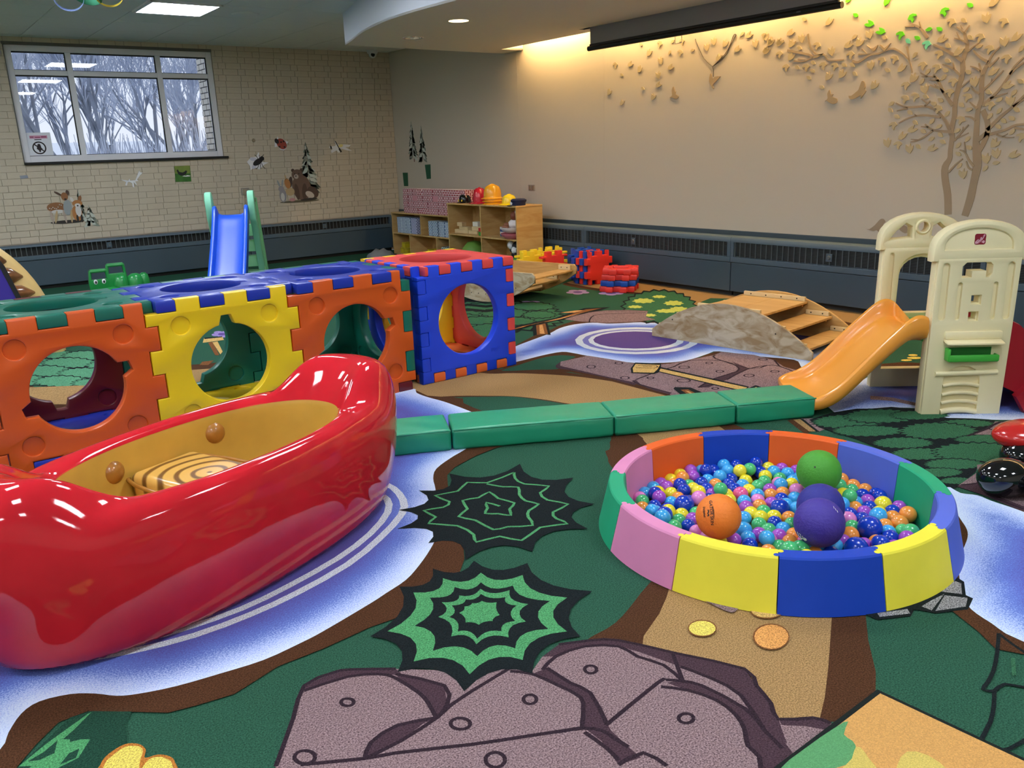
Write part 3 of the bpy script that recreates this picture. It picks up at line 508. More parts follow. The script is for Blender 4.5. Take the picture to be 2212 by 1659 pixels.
'lw': {'fly':[(4481,1482),(4544,1545),(4627,1549),(4671,1619),(4684,1560),(4722,1526),(4716,1474),(4806,1464),(4732,1434),(4655,1371),(4582,1407),(4522,1364),(4516,1429)],
'ladybug':[(4931,1743),(4964,1781),(4984,1833),(5000,1787),(5071,1786),(5097,1759),(5147,1751),(5106,1712),(5100,1660),(5060,1628),(5005,1642),(4974,1689),(4923,1677)],
'dragonfly':[(5784,1648),(5802,1669),(5879,1667),(5904,1686),(5886,1742),(5922,1707),(5966,1678),(6037,1690),(6155,1680),(6128,1653),(6057,1648),(6170,1590),(6091,1599),(5984,1629),(5987,1581),(5939,1569),(5904,1604),(5822,1565),(5810,1600),(5852,1633)],
'cut':[(2740,1318),(2837,1301),(2852,1325),(2860,1300),(2925,1303),(2991,1427),(3005,1402),(3034,1395),(3000,1366),(2949,1308),(2964,1289),(2922,1285),(2939,1236),(2917,1249),(2898,1280),(2899,1207),(2877,1214),(2878,1263),(2851,1282),(2828,1284),(2809,1236),(2787,1243),(2805,1285)],
'photo':[(3456,1464),(3669,1462),(3659,1249),(3445,1253)],
'tree1':[(5552,1682),(5503,1296),(5173,874)],
'deer':[(1838,887),(2375,1235)],
'bear':[(5171,861),(5826,1675)]},
'rug': [(1978,1007),(1552,1003),(1998,641)],
'pine': [(11834,1410),(11371,1982)],
'strip1': [(12093,1226),(11931,1226),(11945,1017),(12078,1016)],
'strip2': [(11395,1343),(11232,1348),(11243,1135),(11366,1128)],
'plate': [(8828,1066),(8695,991)],
'balls': [(2735,2412,40,30,'y'),(2793,2401,49,30,'p'),(2701,2367,49,30,'o'),(2758,2355,42,30,'p'),(2849,2384,38,30,'c'),(2824,2337,61,30,'b'),(2903,2361,33,30,'b'),(2949,2336,53,30,'c'),(2997,2303,49,30,'b'),(2912,2284,52,30,'c'),(2983,2217,59,30,'g'),(3064,2243,61,30,'b'),(2926,2227,64,30,'y'),(3042,2200,32,30,'b'),(3100,2200,38,30,'y'),(3073,2150,42,30,'c'),(3134,2151,39,30,'p'),(2834,2264,51,30,'c'),(2795,2302,30,30,'c'),(2881,2239,30,30,'b'),(2915,2185,30,30,'y'),(2862,2160,30,30,'c'),(2829,2209,30,30,'b'),(2781,2245,30,30,'o'),(2738,2290,36,30,'b'),(2712,2237,30,30,'b'),(2683,2138,70,30,'g'),(2657,2267,38,30,'y'),(2599,2187,66,30,'y'),(2629,2318,51,30,'b'),(2598,2269,47,30,'b'),(2677,2417,30,30,'y'),(2610,2415,30,30,'p'),(2552,2406,30,30,'c'),(2589,2360,37,30,'p'),(2483,2330,47,30,'b'),(2479,2387,30,30,'c'),(2561,2309,30,30,'y'),(2455,2281,53,30,'p'),(2544,2254,30,30,'o'),(2392,2318,40,30,'g'),(2408,2262,30,30,'b'),(2487,2240,30,30,'c'),(2488,2169,44,43,'b'),(2553,2146,63,33,'k'),(2687,2183,30,30,'p'),(2633,2155,30,30,'b'),(2689,2095,31,30,'y'),(2773,2102,33,33,'r'),(2837,2107,30,30,'y'),(2905,2110,30,30,'g'),(2964,2119,32,30,'g'),(3012,2151,36,30,'y'),(3047,2099,30,30,'g'),(2959,2031,48,30,'c'),(2909,2051,30,30,'p'),(2864,2014,30,30,'o'),(2918,1992,30,30,'o'),(2822,2050,30,30,'c'),(2726,2046,30,30,'c'),(2684,2003,30,30,'p'),(2736,1975,30,30,'o'),(2794,1958,30,30,'p'),(2861,1956,30,30,'b'),(2759,1893,40,40,'b'),(2350,2276,34,30,'o'),(2323,2196,57,30,'c'),(2331,2135,59,34,'b'),(2279,2097,76,33,'c'),(2387,2165,48,30,'y'),(2429,2130,30,30,'y'),(2483,2099,30,30,'g'),(2378,2100,30,30,'g'),(2284,2039,52,30,'g'),(2429,2071,30,30,'p'),(2369,2041,30,30,'b'),(2352,1984,30,30,'k'),(2345,1925,30,30,'k'),(2348,1866,30,30,'y'),(2403,1844,30,30,'p'),(2592,1942,30,30,'c'),(2496,1871,34,34,'c'),(2415,1778,30,30,'b'),(2515,1811,30,30,'p'),(2456,1734,63,30,'c'),(2650,1953,30,30,'y'),(2639,1897,35,30,'y'),(2702,1929,30,30,'g'),(2589,1867,30,30,'g'),(2645,1834,30,30,'b'),(2422,1700,30,30,'o'),(2483,1696,30,30,'g'),(2561,1753,30,30,'p'),(3164,2095,37,30,'p'),(3105,2100,40,30,'c'),(3016,2016,37,30,'y'),(2966,1956,40,33,'k'),(3214,1897,43,30,'o'),(3119,1848,55,30,'g'),(3215,1840,30,30,'o'),(3161,1814,30,30,'g'),(3050,1788,52,30,'y'),(3209,1781,30,30,'o'),(3147,1756,30,30,'b'),(3160,1687,44,30,'b'),(3018,1739,71,30,'g'),(3109,1710,30,30,'p'),(3007,1706,30,30,'o'),(3113,1645,36,35,'y'),(3144,1592,30,30,'p'),(2986,1652,34,30,'p'),(3055,1670,30,30,'b'),(2939,1687,30,30,'b'),(3085,1588,30,30,'b'),(3090,1526,38,34,'o'),(2978,1589,44,35,'c'),(2932,1629,30,30,'b'),(2879,1659,34,34,'k'),(2996,1509,34,34,'o'),(2941,1538,30,30,'o'),(2837,1613,30,30,'g'),(2835,1541,55,47,'b'),(2897,1500,30,30,'c'),(2846,1463,34,34,'b'),(2914,1421,54,33,'g'),(2853,1403,55,30,'p'),(2762,1578,34,34,'o'),(2742,1444,54,34,'b'),(2731,1501,30,30,'p'),(2658,1490,45,44,'b'),(2637,1566,33,33,'c'),(2579,1542,30,30,'b'),(2488,1610,54,34,'g'),(2422,1612,71,34,'g'),(2451,1558,54,30,'y'),(2611,1721,30,30,'o'),(2549,1696,30,30,'o'),(2624,1779,30,30,'c'),(2726,1825,30,30,'o'),(2684,1782,30,30,'g'),(2912,1926,30,30,'c'),(2814,1853,36,30,'c'),(3127,2048,30,30,'c'),(2962,1737,52,30,'c'),(2699,1568,30,30,'p'),(2947,1468,30,30,'g'),(2533,1579,30,30,'o'),(2587,1601,30,30,'c'),(2304,1512,30,30,'b'),(2769,1643,30,30,'c'),(2530,2356,30,30,'y'),(3178,1943,30,30,'g'),(2787,1484,30,30,'o'),(2601,2104,30,30,'p'),(2636,2214,30,30,'b'),(2251,1848,30,30,'k'),(3157,1887,30,30,'b'),(2249,1489,30,30,'c'),(2726,2141,30,30,'y'),(2574,1811,30,30,'g'),(3083,1978,30,30,'o'),(2145,1971,30,30,'p'),(2382,1568,30,30,'b'),(2402,1905,30,30,'k'),(2928,1863,30,30,'b'),(2648,1628,30,30,'c'),(2692,1871,30,30,'y'),(2827,1697,30,30,'g'),(2646,2368,30,30,'o'),(2180,1828,30,30,'p'),(2361,1494,30,30,'b'),(2997,2071,30,30,'k'),(2131,1862,30,30,'b'),(2369,2219,30,30,'c'),(3028,1955,30,30,'y'),(2568,2039,30,30,'g'),(2896,1582,30,30,'o'),(3065,1842,30,30,'p'),(2319,1586,30,30,'b'),(2598,1662,30,30,'k'),(2409,1964,30,30,'b'),(2518,1962,30,30,'c'),(2909,1806,30,30,'y'),(2540,1638,30,30,'g'),(3034,1558,30,30,'o'),(3018,2254,30,30,'p'),(3198,1725,30,30,'b'),(2502,1753,30,30,'k'),(2867,2313,30,30,'b'),(2457,1819,30,30,'c'),(3034,1616,30,30,'y'),(2340,1710,30,30,'g'),(2445,2012,30,30,'o'),(3166,2002,30,30,'p'),(2259,1942,30,30,'b'),(2425,2365,30,30,'k'),(2996,1901,30,30,'b'),(2827,1909,30,30,'c'),(3104,1797,30,30,'y'),(2322,2078,30,30,'g'),(2883,1723,30,30,'o'),(2270,1620,30,30,'p'),(2427,2205,30,30,'b'),(2710,1338,30,30,'k'),(2960,2262,30,30,'b'),(3111,1926,30,30,'c'),(2767,1703,30,30,'y'),(2235,2100,30,30,'g'),(3056,1901,30,30,'o'),(2797,1419,30,30,'p'),(2712,1625,30,30,'b'),(2753,2193,30,30,'k'),(2801,2157,30,30,'b'),(3058,1735,30,30,'c'),(2542,2093,30,30,'y'),(2995,1782,30,30,'g'),(3005,1842,30,30,'o'),(2165,1770,30,30,'p'),(2660,1410,30,30,'b'),(2179,2078,30,30,'k'),(2207,2153,30,30,'b'),(3068,2043,30,30,'c'),(2109,1792,30,30,'y'),(2685,2316,30,30,'g'),(2452,1443,30,30,'o'),(2297,1444,30,30,'p'),(2554,2197,30,30,'b'),(2777,2015,30,30,'k'),(2334,1866,144,85.0,'orange'),(2992,1872,147,91.5,'green'),(2709,1678,135,89.0,'purple'),(2556,1584,148,90.5,'purple2')],
}

# ------------------------------------------------------------------ floor (printed carpet)
CP = dict(green=(44,84,66), green2=(54,100,72), green3=(84,140,108), green4=(76,144,94), leafdark=(32,66,52), ink=(26,32,34), brown=(76,49,32), tan=(156,124,82),
 rock=(100,77,84), rockshade=(70,52,60), rockline=(48,36,44), ring=(196,204,228), pond=(86,68,128), pondmid=(112,112,178), lav=(150,132,190), violet=(96,74,140),
 lime=(186,196,96), plank=(198,164,100), bark=(120,78,46), wood=(196,146,92), petal=(232,196,96), petaledge=(176,112,48), orange=(216,148,84), coal=(72,72,76))
cm = {}
for k, c in CP.items():
    hi = None; sp = .6
    if k == 'rock': hi = (172,146,148); sp = .6
    if k == 'coal': hi = (190,190,196); sp = .9
    cm[k] = mat('carpet_'+k, c, rough=.95, spec=.08, speck=sp, sscale=210, bump=.6, bscale=300, speck2=hi)
def water_mat():
    m = bpy.data.materials.new('carpet_water'); m.use_nodes = True; nt = m.node_tree; b = nt.nodes['Principled BSDF']; L = nt.links.new
    b.inputs['Roughness'].default_value = .95; b.inputs['Specular IOR Level'].default_value = .08
    at = nt.nodes.new('ShaderNodeAttribute'); at.attribute_name = 'shore'
    tc = nt.nodes.new('ShaderNodeTexCoord')
    n = nt.nodes.new('ShaderNodeTexNoise'); n.inputs['Scale'].default_value = 200; n.inputs['Detail'].default_value = 2; L(tc.outputs['Object'], n.inputs[0])
    n2 = nt.nodes.new('ShaderNodeTexNoise'); n2.inputs['Scale'].default_value = 2.2; n2.inputs['Detail'].default_value = 2; L(tc.outputs['Object'], n2.inputs[0])
    a1 = nt.nodes.new('ShaderNodeMath'); a1.operation = 'MULTIPLY_ADD'; a1.inputs[1].default_value = .95; L(n.outputs[0], a1.inputs[0]); L(at.outputs['Fac'], a1.inputs[2])
    a2 = nt.nodes.new('ShaderNodeMath'); a2.operation = 'MULTIPLY_ADD'; a2.inputs[1].default_value = .5; L(n2.outputs[0], a2.inputs[0]); L(a1.outputs[0], a2.inputs[2])
    a3 = nt.nodes.new('ShaderNodeMath'); a3.operation = 'SUBTRACT'; a3.inputs[1].default_value = .725; L(a2.outputs[0], a3.inputs[0])
    r = nt.nodes.new('ShaderNodeValToRGB'); e = r.color_ramp.elements; e[0].position = 0; e[0].color = lin((206,220,246)); e[1].position = 1; e[1].color = lin((92,86,158))
    for p, c in ((.25,(168,188,236)),(.5,(104,130,208)),(.75,(94,106,188))): x = e.new(p); x.color = lin(c)
    L(a3.outputs[0], r.inputs[0]); L(r.outputs[0], b.inputs['Base Color'])
    bp = nt.nodes.new('ShaderNodeBump'); bp.inputs['Strength'].default_value = .5; bp.inputs['Distance'].default_value = .004; L(n.outputs[0], bp.inputs['Height']); L(bp.outputs[0], b.inputs['Normal'])
    return m
cm['water'] = water_mat()
keys = list(cm)
def build_floor():
    bm = NB(); shore = bm.verts.layers.float.new('shore')
    def face(pts, z, mi, ty=0):
        vs = [bm.verts.new((x, y, z)) for x, y in pts]
        try: f = bm.faces.new(vs); f.material_index = mi
        except ValueError: pass
    q = [bm.verts.new(p) for p in ((-4.2,-4,0),(XR,-4,0),(XR,YL,0),(-4.2,YL,0))]; bm.faces.new(q).material_index = keys.index('green')
    z = 0.; zs = 2e-5
    for m, mode, pts, wd in DATA['fp']:
        z += zs; mi = keys.index(m); P = [(x/1000, y/1000) for x, y in pts]
        P = [p for i, p in enumerate(P) if i == 0 or (p[0]-P[i-1][0])**2+(p[1]-P[i-1][1])**2 > 1e-7]
        if mode in 'eo':
            n = wd[0] if mode == 'e' else 0; (cx, cy), (ax, ay), (bx, by) = P0 = [(x/1000, y/1000) for x, y in pts]; Q = []
            for k in range(max(20, n*4)):
                a = 2*pi*k/max(20, n*4); r = 1+(wd[1]*(sin(a*n+wd[2])+.3*sin(a*3+wd[2])) if n else 0); Q.append((cx+r*(ax*cos(a)+bx*sin(a)), cy+r*(ay*cos(a)+by*sin(a))))
            if mode == 'e': face(Q, z, mi); continue
            P = Q+Q[:1]; mode = 'l'
        if mode == 'p': face(P, z, mi)
        elif mode == 's': face(catmull(P, 4), z, mi)
        elif mode == 'l':
            P = catmull(P, 2, False) if len(P) > 2 else P
            L_, R_ = ribbon(P, wd/1000); A = [bm.verts.new((*p, z)) for p in L_]; B = [bm.verts.new((*p, z)) for p in R_]
            for i in range(len(P)-1):
                f = bm.faces.new((A[i], A[i+1], B[i+1], B[i])); f.material_index = mi
        else:
            P = catmull(P, 3); n = len(P)
            xs = [p[0] for p in P]; ys = [p[1] for p in P]; st = .07; V = [Vector(p) for p in P]; E = [(i, (i+1) % n) for i in range(n)]
            y = min(ys)+st/2
            while y < max(ys):
                x = min(xs)+st/2
                while x < max(xs):
                    inside = False; dm = 9e9
                    for i in range(n):
                        x1, y1 = P[i]; x2, y2 = P[(i+1) % n]
                        if (y1 > y) != (y2 > y) and x < (x2-x1)*(y-y1)/(y2-y1)+x1: inside = not inside
                        d = (x-x1)**2+(y-y1)**2
                        if d < dm: dm = d
                    if inside and dm > (st*.6)**2: V.append(Vector((x, y)))
                    x += st
                y += st
            r = geometry.delaunay_2d_cdt(V, E, [], 1, 1e-5)
            vs = []
            for v in r[0]:
                b = bm.verts.new((v.x, v.y, z)); dm = 9e9
                for i in range(n):
                    a0 = P[i]; b0 = P[(i+1) % n]; dx = b0[0]-a0[0]; dy = b0[1]-a0[1]; l2 = dx*dx+dy*dy or 1e-9
                    t = max(0, min(1, ((v.x-a0[0])*dx+(v.y-a0[1])*dy)/l2)); d = (v.x-a0[0]-t*dx)**2+(v.y-a0[1]-t*dy)**2
                    if d < dm: dm = d
                b[shore] = min(1, sqrt(dm)/.28); vs.append(b)
            for f in r[2]:
                try: g = bm.faces.new([vs[i] for i in f]); g.material_index = mi
                except ValueError: pass
    for f in bm.faces:
        f.normal_update()
        if f.normal.z < 0: f.normal_flip()
    return bm
struct('floor', build_floor(), [cm[k] for k in keys], sm='keep')
# ------------------------------------------------------------------ walls
M_paint = mat('beige_paint', (198,188,172), rough=.75, spec=.25, bump=.12, bscale=260)
M_brickp = mat('beige_brick_paint', (196,185,166), rough=.6, spec=.3, bump=.3, bscale=120, var=.04, vscale=3)
M_mortar = mat('mortar_paint', (172,161,143), rough=.8, spec=.2)
M_rear = mat('rear_wall_paint', (196,188,172), rough=.8)
wx0, wx1, wz0, wz1 = 1.66, 4.165, 1.575, 2.965
bm = NB()
for (x0,x1,z0,z1) in ((-4.2,wx0,0,3.3),(wx1,XR+.2,0,3.3),(wx0,wx1,0,wz0),(wx0,wx1,wz1,3.3)): box(bm, x0,x1,YL+.008,YL+.22,z0,z1)
wall_l = struct('wall_left', bm, M_mortar)
bm = NB(); box(bm, XR, XR+.2, -4, YL+.2, 0, 3.3); wall_r = struct('wall_right', bm, M_paint)
bm = NB(); box(bm, -4.4, -4.2, -4, YL+.2, 0, 3.3); struct('wall_far', bm, M_rear)
bm = NB(); box(bm, -4.4, XR+.2, -4.2, -4, 0, 3.3); struct('wall_near', bm, M_rear)
for n_, y_ in (('trim_1', 8.999), ('trim_2', 7.387)):
    bm = NB(); box(bm, XR-.0012, XR, y_-.003, y_+.003, .6, 2.95); struct(n_, bm, M_paint)
# bricks: two stretchers and a header per course, every other course shifted half a repeat
course, gap, S_, H_ = .0800, .0075, .205, .098
unit = NB(); v = box(unit, 0,1,0,1,0,1); unit.faces.ensure_lookup_table()
ubrick = bpy.data.meshes.new('brick'); unit.to_mesh(ubrick); unit.free(); ubrick.materials.append(M_brickp)
rest = NB(); cand = []
row = 0; z = .58
while z < 3.06:
    x = -1.2 - (.294 if row % 2 else 0) - .012*(row % 3); seq = 0
    while x < XR:
        w_ = H_ if seq % 3 == 2 else S_
        a, b = x, min(x+w_, XR-.004); c, d = z+gap, min(z+course, 3.055)
        pieces = [(a, b)]
        if d > wz0-.02 and c < wz1:
            pieces = []
            if a < wx0: pieces.append((a, min(b, wx0)))
            if b > wx1: pieces.append((max(a, wx1), b))
        for p0, p1 in pieces:
            if p1-p0 > .015 and d-c > .01: cand.append((p0, p1, c, d))
        x += w_+gap; seq += 1
    z += course; row += 1
cand.sort(key=lambda q: abs(q[0]-4.9)*1.0+abs(q[2]-2.0)*1.2 + (9 if q[0] < .9 else 0))
for i, (p0, p1, c, d) in enumerate(cand):
    t = .004*random.random()
    if i < 290:
        o = bpy.data.objects.new('brick', ubrick); C.objects.link(o); o.parent = wall_l
        o.location = (p0, YL-t*.35, c); o.scale = (p1-p0, .012+t, d-c)
    else: box(rest, p0, p1, YL-t*.35, YL+.012, c, d)
o = obj('brick_courses', rest, M_brickp, wall_l); o['kind'] = 'stuff'
# ------------------------------------------------------------------ ceiling: lay-in tiles on a grid, soffit with light slot
M_ceil = mat('ceiling_tile', (226,226,224), rough=.9, spec=.1, bump=.25, bscale=320, var=.03, vscale=90)
M_grid = mat('ceiling_grid', (120,121,118), rough=.6)
M_soff = mat('soffit_paint', (226,219,208), rough=.8, spec=.2)
M_fasc = mat('fascia_cool_lit', (206,212,222), rough=.7)  # fascia: blue-white light of the ceiling panels is put into its colour
bm = NB(); box(bm, -4.4, XR+.2, -4.2, YL+.2, HC+.02, HC+.2); ceil = struct('ceiling', bm, M_grid)
PX, X00, Y00 = .725, 1.8462, 12.055
TL = []; tx = X00-9*PX
lightspots = []
for i in range(-9, 7):
    for j in range(0, 24):
        x0 = X00+i*PX; y1 = Y00-(j-1)*PX; y0 = y1-PX
        if j == 0: y1 = YL-.005
        cx, cy = x0+PX/2, (y0+y1)/2
        if (i-1) % 4 == 0 and j >= 4 and (j-4) % 4 == 0 and cx < 3.4: lightspots.append((cx, y0+PX/2)); continue
        if y1 < -4 or cx < -4: continue
        if 0 <= i <= 5 and j <= 4 and y1-y0 > .5: TL.append((x0, y0))
        else: TL.append((x0, y0, min(x0+PX, XR-.005), y1))
tile = NB(); box(tile, .004, PX-.004, .004, PX-.004, -.012, .02); tm = bpy.data.meshes.new('ceiling_tile'); tile.to_mesh(tm); tile.free(); tm.materials.append(M_ceil)
rest = NB()
for q in TL:
    if len(q) == 2: o = bpy.data.objects.new('ceiling_tile', tm); C.objects.link(o); o.parent = ceil; o.location = (q[0], q[1], HC)
    elif q[2]-q[0] > .05: box(rest, max(q[0], -4.1)+.004, q[2]-.004, q[1]+.004, q[3]-.004, HC-.012, HC+.02)
o = obj('ceiling_tiles', rest, M_ceil, ceil); o['kind'] = 'stuff'
# soffit
ZS = 2.72
fas = [(4.64,9.17),(4.543,8.813),(4.373,8.265),(4.244,7.67),(4.19,7.177),(4.19,6.6),(4.25,5.8),(4.4,4.9),(4.62,4.0),(4.95,2.9),(5.3,1.8),(5.6,.6),(5.75,-.8),(5.8,-3.9)]
fas = catmull([Vector(p) for p in fas], 4, False); fas = [(p[0], p[1]) for p in fas]
SLX, SLY = 6.63, 8.90
out = fas + [(SLX,-3.9),(SLX,SLY),(XR-.002,SLY-.04),(XR-.002,9.27),(6.2,9.25)]
slot = [(6.385,3.98),(6.465,3.98),(6.465,7.17),(6.385,7.17)]
b1, b2 = (4.845,7.165), (5.06,8.38)
sof = plate([out, slot, circ(*b1,.1,24), circ(*b2,.1,24)], .02, .001); sof.transform(Matrix.Translation((0,0,ZS+.01)))
sof_o = struct('ceiling_soffit', sof, M_soff)
bm = NB()
def wallstrip(bm, P, z0, z1, closed=False):
    a = [bm.verts.new((x, y, z0)) for x, y in P]; b = [bm.verts.new((x, y, z1)) for x, y in P]
    for i in range(len(P)-1): bm.faces.new((a[i], a[i+1], b[i+1], b[i]))
wallstrip(bm, fas, ZS, HC); obj('fascia', bm, M_fasc, sof_o, sm=40)
bm = NB(); wallstrip(bm, [(SLX,-3.9),(SLX,SLY),(XR-.002,SLY-.04)], ZS, HC); wallstrip(bm, [fas[0],(6.2,9.25),(XR-.002,9.27)], ZS, HC); obj('slot_lining', bm, M_soff, sof_o)
bm = NB(); wallstrip(bm, slot+slot[:1], ZS+.005, HC); obj('screen_slot', bm, mat('slot_dark', (60,56,52), rough=.8), sof_o)
# warm tubes hidden in the slot
M_cove = mat('cove_tube', (255,220,160), emit=(255,214,150), estr=COVE)
for k, y0 in enumerate((7.60, 6.2, 4.8, 3.4, 2.0, .6, -.8)):
    t = thing('cove_lamp', 'warm fluorescent tube hidden in the slot between soffit and right wall', 'lamp', (6.80, y0, 2.93), group='tubes in the wall slot')
    bm = NB(); tube(bm, [(0,0,0),(0,1.18,0)], .016, 8); obj('lamp_tube', bm, M_cove, t)
    bm = NB(); box(bm, -.04,.04,-.02,1.2,.03,.125); obj('lamp_base', bm, M_grid, t)
# troffers
M_dif = mat('troffer_diffuser', (250,250,252), emit=(240,246,255), estr=TROFFER); M_frame = mat('white_metal', (205,206,208), rough=.4)
lf = NB()
for s_ in (0,1,2,3): box(lf, -PX/2+.004, PX/2-.004, -PX/2+.004, -PX/2+.035, -.03, .01, M=Matrix.Rotation(s_*pi/2, 4, 'Z'))
lfm = bpy.data.meshes.new('light_frame'); lf.to_mesh(lfm); lf.free(); lfm.materials.append(M_frame)
ld = NB(); box(ld, -PX/2+.034, PX/2-.034, -PX/2+.034, PX/2-.034, -.024, .01); ldm = bpy.data.meshes.new('diffuser'); ld.to_mesh(ldm); ld.free(); ldm.materials.append(M_dif)
for k, (x, y) in enumerate(lightspots):
    vis = abs(x-2.93) < .2 and abs(y-9.5) < .3
    t = thing('ceiling_light', 'square lit ceiling panel nearest the brick wall, in the ceiling at upper left' if vis else 'square lit ceiling panel out of view overhead, farther from the brick wall', 'ceiling light', (x, y, HC), group=None if vis else 'ceiling panels overhead')
    o = bpy.data.objects.new('light_frame', lfm); C.objects.link(o); o.parent = t
    o = bpy.data.objects.new('diffuser', ldm); C.objects.link(o); o.parent = t
# downlights
M_chr = mat('chrome', (210,205,198), rough=.18, metal=1)
for k, (b, lit) in enumerate(((b1, True), (b2, False))):
    t = thing('downlight', 'lit round recessed downlight in the beige soffit' if lit else 'unlit chrome recessed downlight in the soffit, nearer the corner', 'downlight', (b[0], b[1], ZS))
    bm = NB(); lathe(bm, [(.098,.03),(.098,-.002),(.118,-.004),(.12,0),(.12,.001)], 28); obj('trim_ring', bm, M_soff if lit else M_chr, t, sm=40)
    bm = NB(); lathe(bm, [(.098,.0),(.092,.06),(.07,.12),(0,.13)], 28); obj('reflector', bm, M_chr if not lit else mat('downlight_glow', (255,240,205), emit=(255,236,196), estr=3.0), t, sm=60)
    if not lit:
        bm = NB(); lathe(bm, [(0,.0),(.03,.01),(.04,.04),(.03,.1),(0,.12)], 14); obj('bulb', bm, mat('bulb_glass', (235,230,220), rough=.15), t, sm=60)
t = thing('ceiling_speaker', 'round flush white speaker grille in a ceiling tile beside the lit panel', 'speaker', (3.69, 9.61, HC-.012))
bm = NB(); lathe(bm, [(0,-.012),(.12,-.012),(.145,-.006),(.15,0),(0,0)], 32); obj('grille', bm, M_ceil, t, sm=40)
t = thing('security_camera', 'small white dome camera under the ceiling near the brick wall corner', 'camera', (6.54, 12.05, HC-.012))
bm = NB(); lathe(bm, [(0,0),(.085,0),(.085,-.02),(.075,-.05),(.06,-.055)], 28); obj('housing', bm, M_frame, t, sm=45)
bm = NB(); lathe(bm, [(.06,-.05),(.056,-.08),(.035,-.11),(0,-.118)], 24); obj('lens_dome', bm, mat('white_plastic', (215,216,216), rough=.35), t, sm=60)
bm = NB(); lathe(bm, [(0,0),(.03,0),(.03,.02),(0,.026)], 16, M=Mloc(-.025,-.05,-.075,0,radians(60),0)); obj('lens', bm, mat('gloss_black', (12,12,14), rough=.1), t, sm=45)

# ------------------------------------------------------------------ window
M_alu = mat('window_frame', (222,223,230), rough=.4); M_gask = mat('black_gasket', (10,10,12), rough=.6)
M_glass = bpy.data.materials.new('window_glass'); M_glass.use_nodes = True
nt = M_glass.node_tree; nt.nodes.remove(nt.nodes['Principled BSDF'])
g_ = nt.nodes.new('ShaderNodeBsdfGlossy'); g_.inputs['Roughness'].default_value = .02; tr_ = nt.nodes.new('ShaderNodeBsdfTransparent'); fr_ = nt.nodes.new('ShaderNodeFresnel'); fr_.inputs[0].default_value = 1.5; mx_ = nt.nodes.new('ShaderNodeMixShader')
nt.links.new(fr_.outputs[0], mx_.inputs[0]); nt.links.new(tr_.outputs[0], mx_.inputs[1]); nt.links.new(g_.outputs[0], mx_.inputs[2]); nt.links.new(mx_.outputs[0], nt.nodes['Material Output'].inputs[0])
bm = NB(); yf = YL+.035
fw = .075
for q in ((wx0,wx0+fw,wz0,wz1),(wx1-fw,wx1,wz0,wz1),(wx0+fw,wx1-fw,wz0,wz0+fw),(wx0+fw,wx1-fw,wz1-fw,wz1)): box(bm, q[0],q[1],yf,yf+.09,q[2],q[3],.004)
for x in (2.36, 3.448): box(bm, x-.033, x+.033, yf+.006, yf+.085, wz0+fw, wz1-fw, .003)
for x0, x1 in ((wx0+fw,2.327),(2.393,3.415),(3.481,wx1-fw)): box(bm, x0, x1, yf+.008, yf+.08, 2.615, 2.675, .003)
win = struct('window_1', bm, M_alu)
bm = NB(); gk = NB()
for x0, x1 in ((wx0+fw,2.327),(2.393,3.415),(3.481,wx1-fw)):
    for z0, z1 in ((wz0+fw,2.615),(2.675,wz1-fw)):
        p = NB(); box(p, x0, x1, yf+.04, yf+.046, z0, z1); obj('pane', p, M_glass, win)
        box(gk, x0, x1, yf+.02, yf+.036, z1-.016, z1); box(gk, x1-.012, x1, yf+.02, yf+.036, z0, z1-.016); box(gk, x0, x1, yf+.02, yf+.036, z0, z0+.006)
obj('gasket', gk, M_gask, win); bm.free()
bm = NB(); box(bm, wx0-.01, wx1+.05, YL-.045, YL+.06, wz0-.03, wz0, .004); obj('window_sill', bm, M_gask, win)
bm = NB(); box(bm, wx0-.02, wx1, YL-.004, yf, wz1-.004, wz1+.03); box(bm, wx0-.012, wx0, YL-.004, yf, wz0, wz1); obj('reveal_trim', bm, mat('grey_trim', (96,94,90), rough=.6), win)
# paper sign taped inside the glass
M_paper = mat('sign_paper', (222,226,236), rough=.6); M_print = mat('sign_print', (34,22,30), rough=.7); M_pink = mat('sign_pink', (206,150,178), rough=.7)
t = thing('paper_sign', 'white paper sign with a crossed-out bird figure, taped to the lower left window pane', 'sign', (1.86, yf+.036, 1.60), 0)
bm = NB(); box(bm, -.13, .15, -.006, -.002, .0, .335); obj('sheet', bm, M_paper, t)
bm = NB(); bm2 = plate([circ(0,0,.078,32), circ(0,0,.063,32)], .002, .0003); bm2.transform(Mloc(0,-.007,.15) @ XZ); obj('prohibition_ring', bm2, M_print, t)
bm = extr(ribbon([(-.052,.045),(.052,-.045)], .014)[0]+ribbon([(-.052,.045),(.052,-.045)], .014)[1][::-1], .001, Mloc(0,-.0065,.15) @ XZ); obj('prohibition_bar', bm, M_print, t)
bm = extr(catmull([(-.02,.02),(-.012,.046),(.012,.046),(.02,.022),(.024,-.002),(.036,-.012),(.014,-.03),(.008,-.05),(-.006,-.05),(-.01,-.03),(-.03,-.01)], 3), .001, Mloc(0,-.0075,.15) @ XZ); obj('bird_figure', bm, M_print, t)
bm = NB(); box(bm, -.09,.11,-.0068,-.0062,.262,.30); obj('pink_strip', bm, M_pink, t)
for k, (a, b, z_, h_) in enumerate(((-.085,-.045,.275,.012),(-.03,.03,.272,.01),(.04,.1,.275,.014),(-.04,.04,.245,.01),(-.11,.03,.032,.006),(-.11,.05,.018,.006))):
    bm = NB(); box(bm, a,b,-.0078,-.007,z_,z_+h_); obj('print_line', bm, M_print if k > 2 else mat('sign_red', (150,60,100)), t)
for x in (.09,.125):
    bm = extr(circ(0,0,.012,14), .001, Mloc(x,-.007,.028) @ XZ); obj('print_mark', bm, M_print, t)
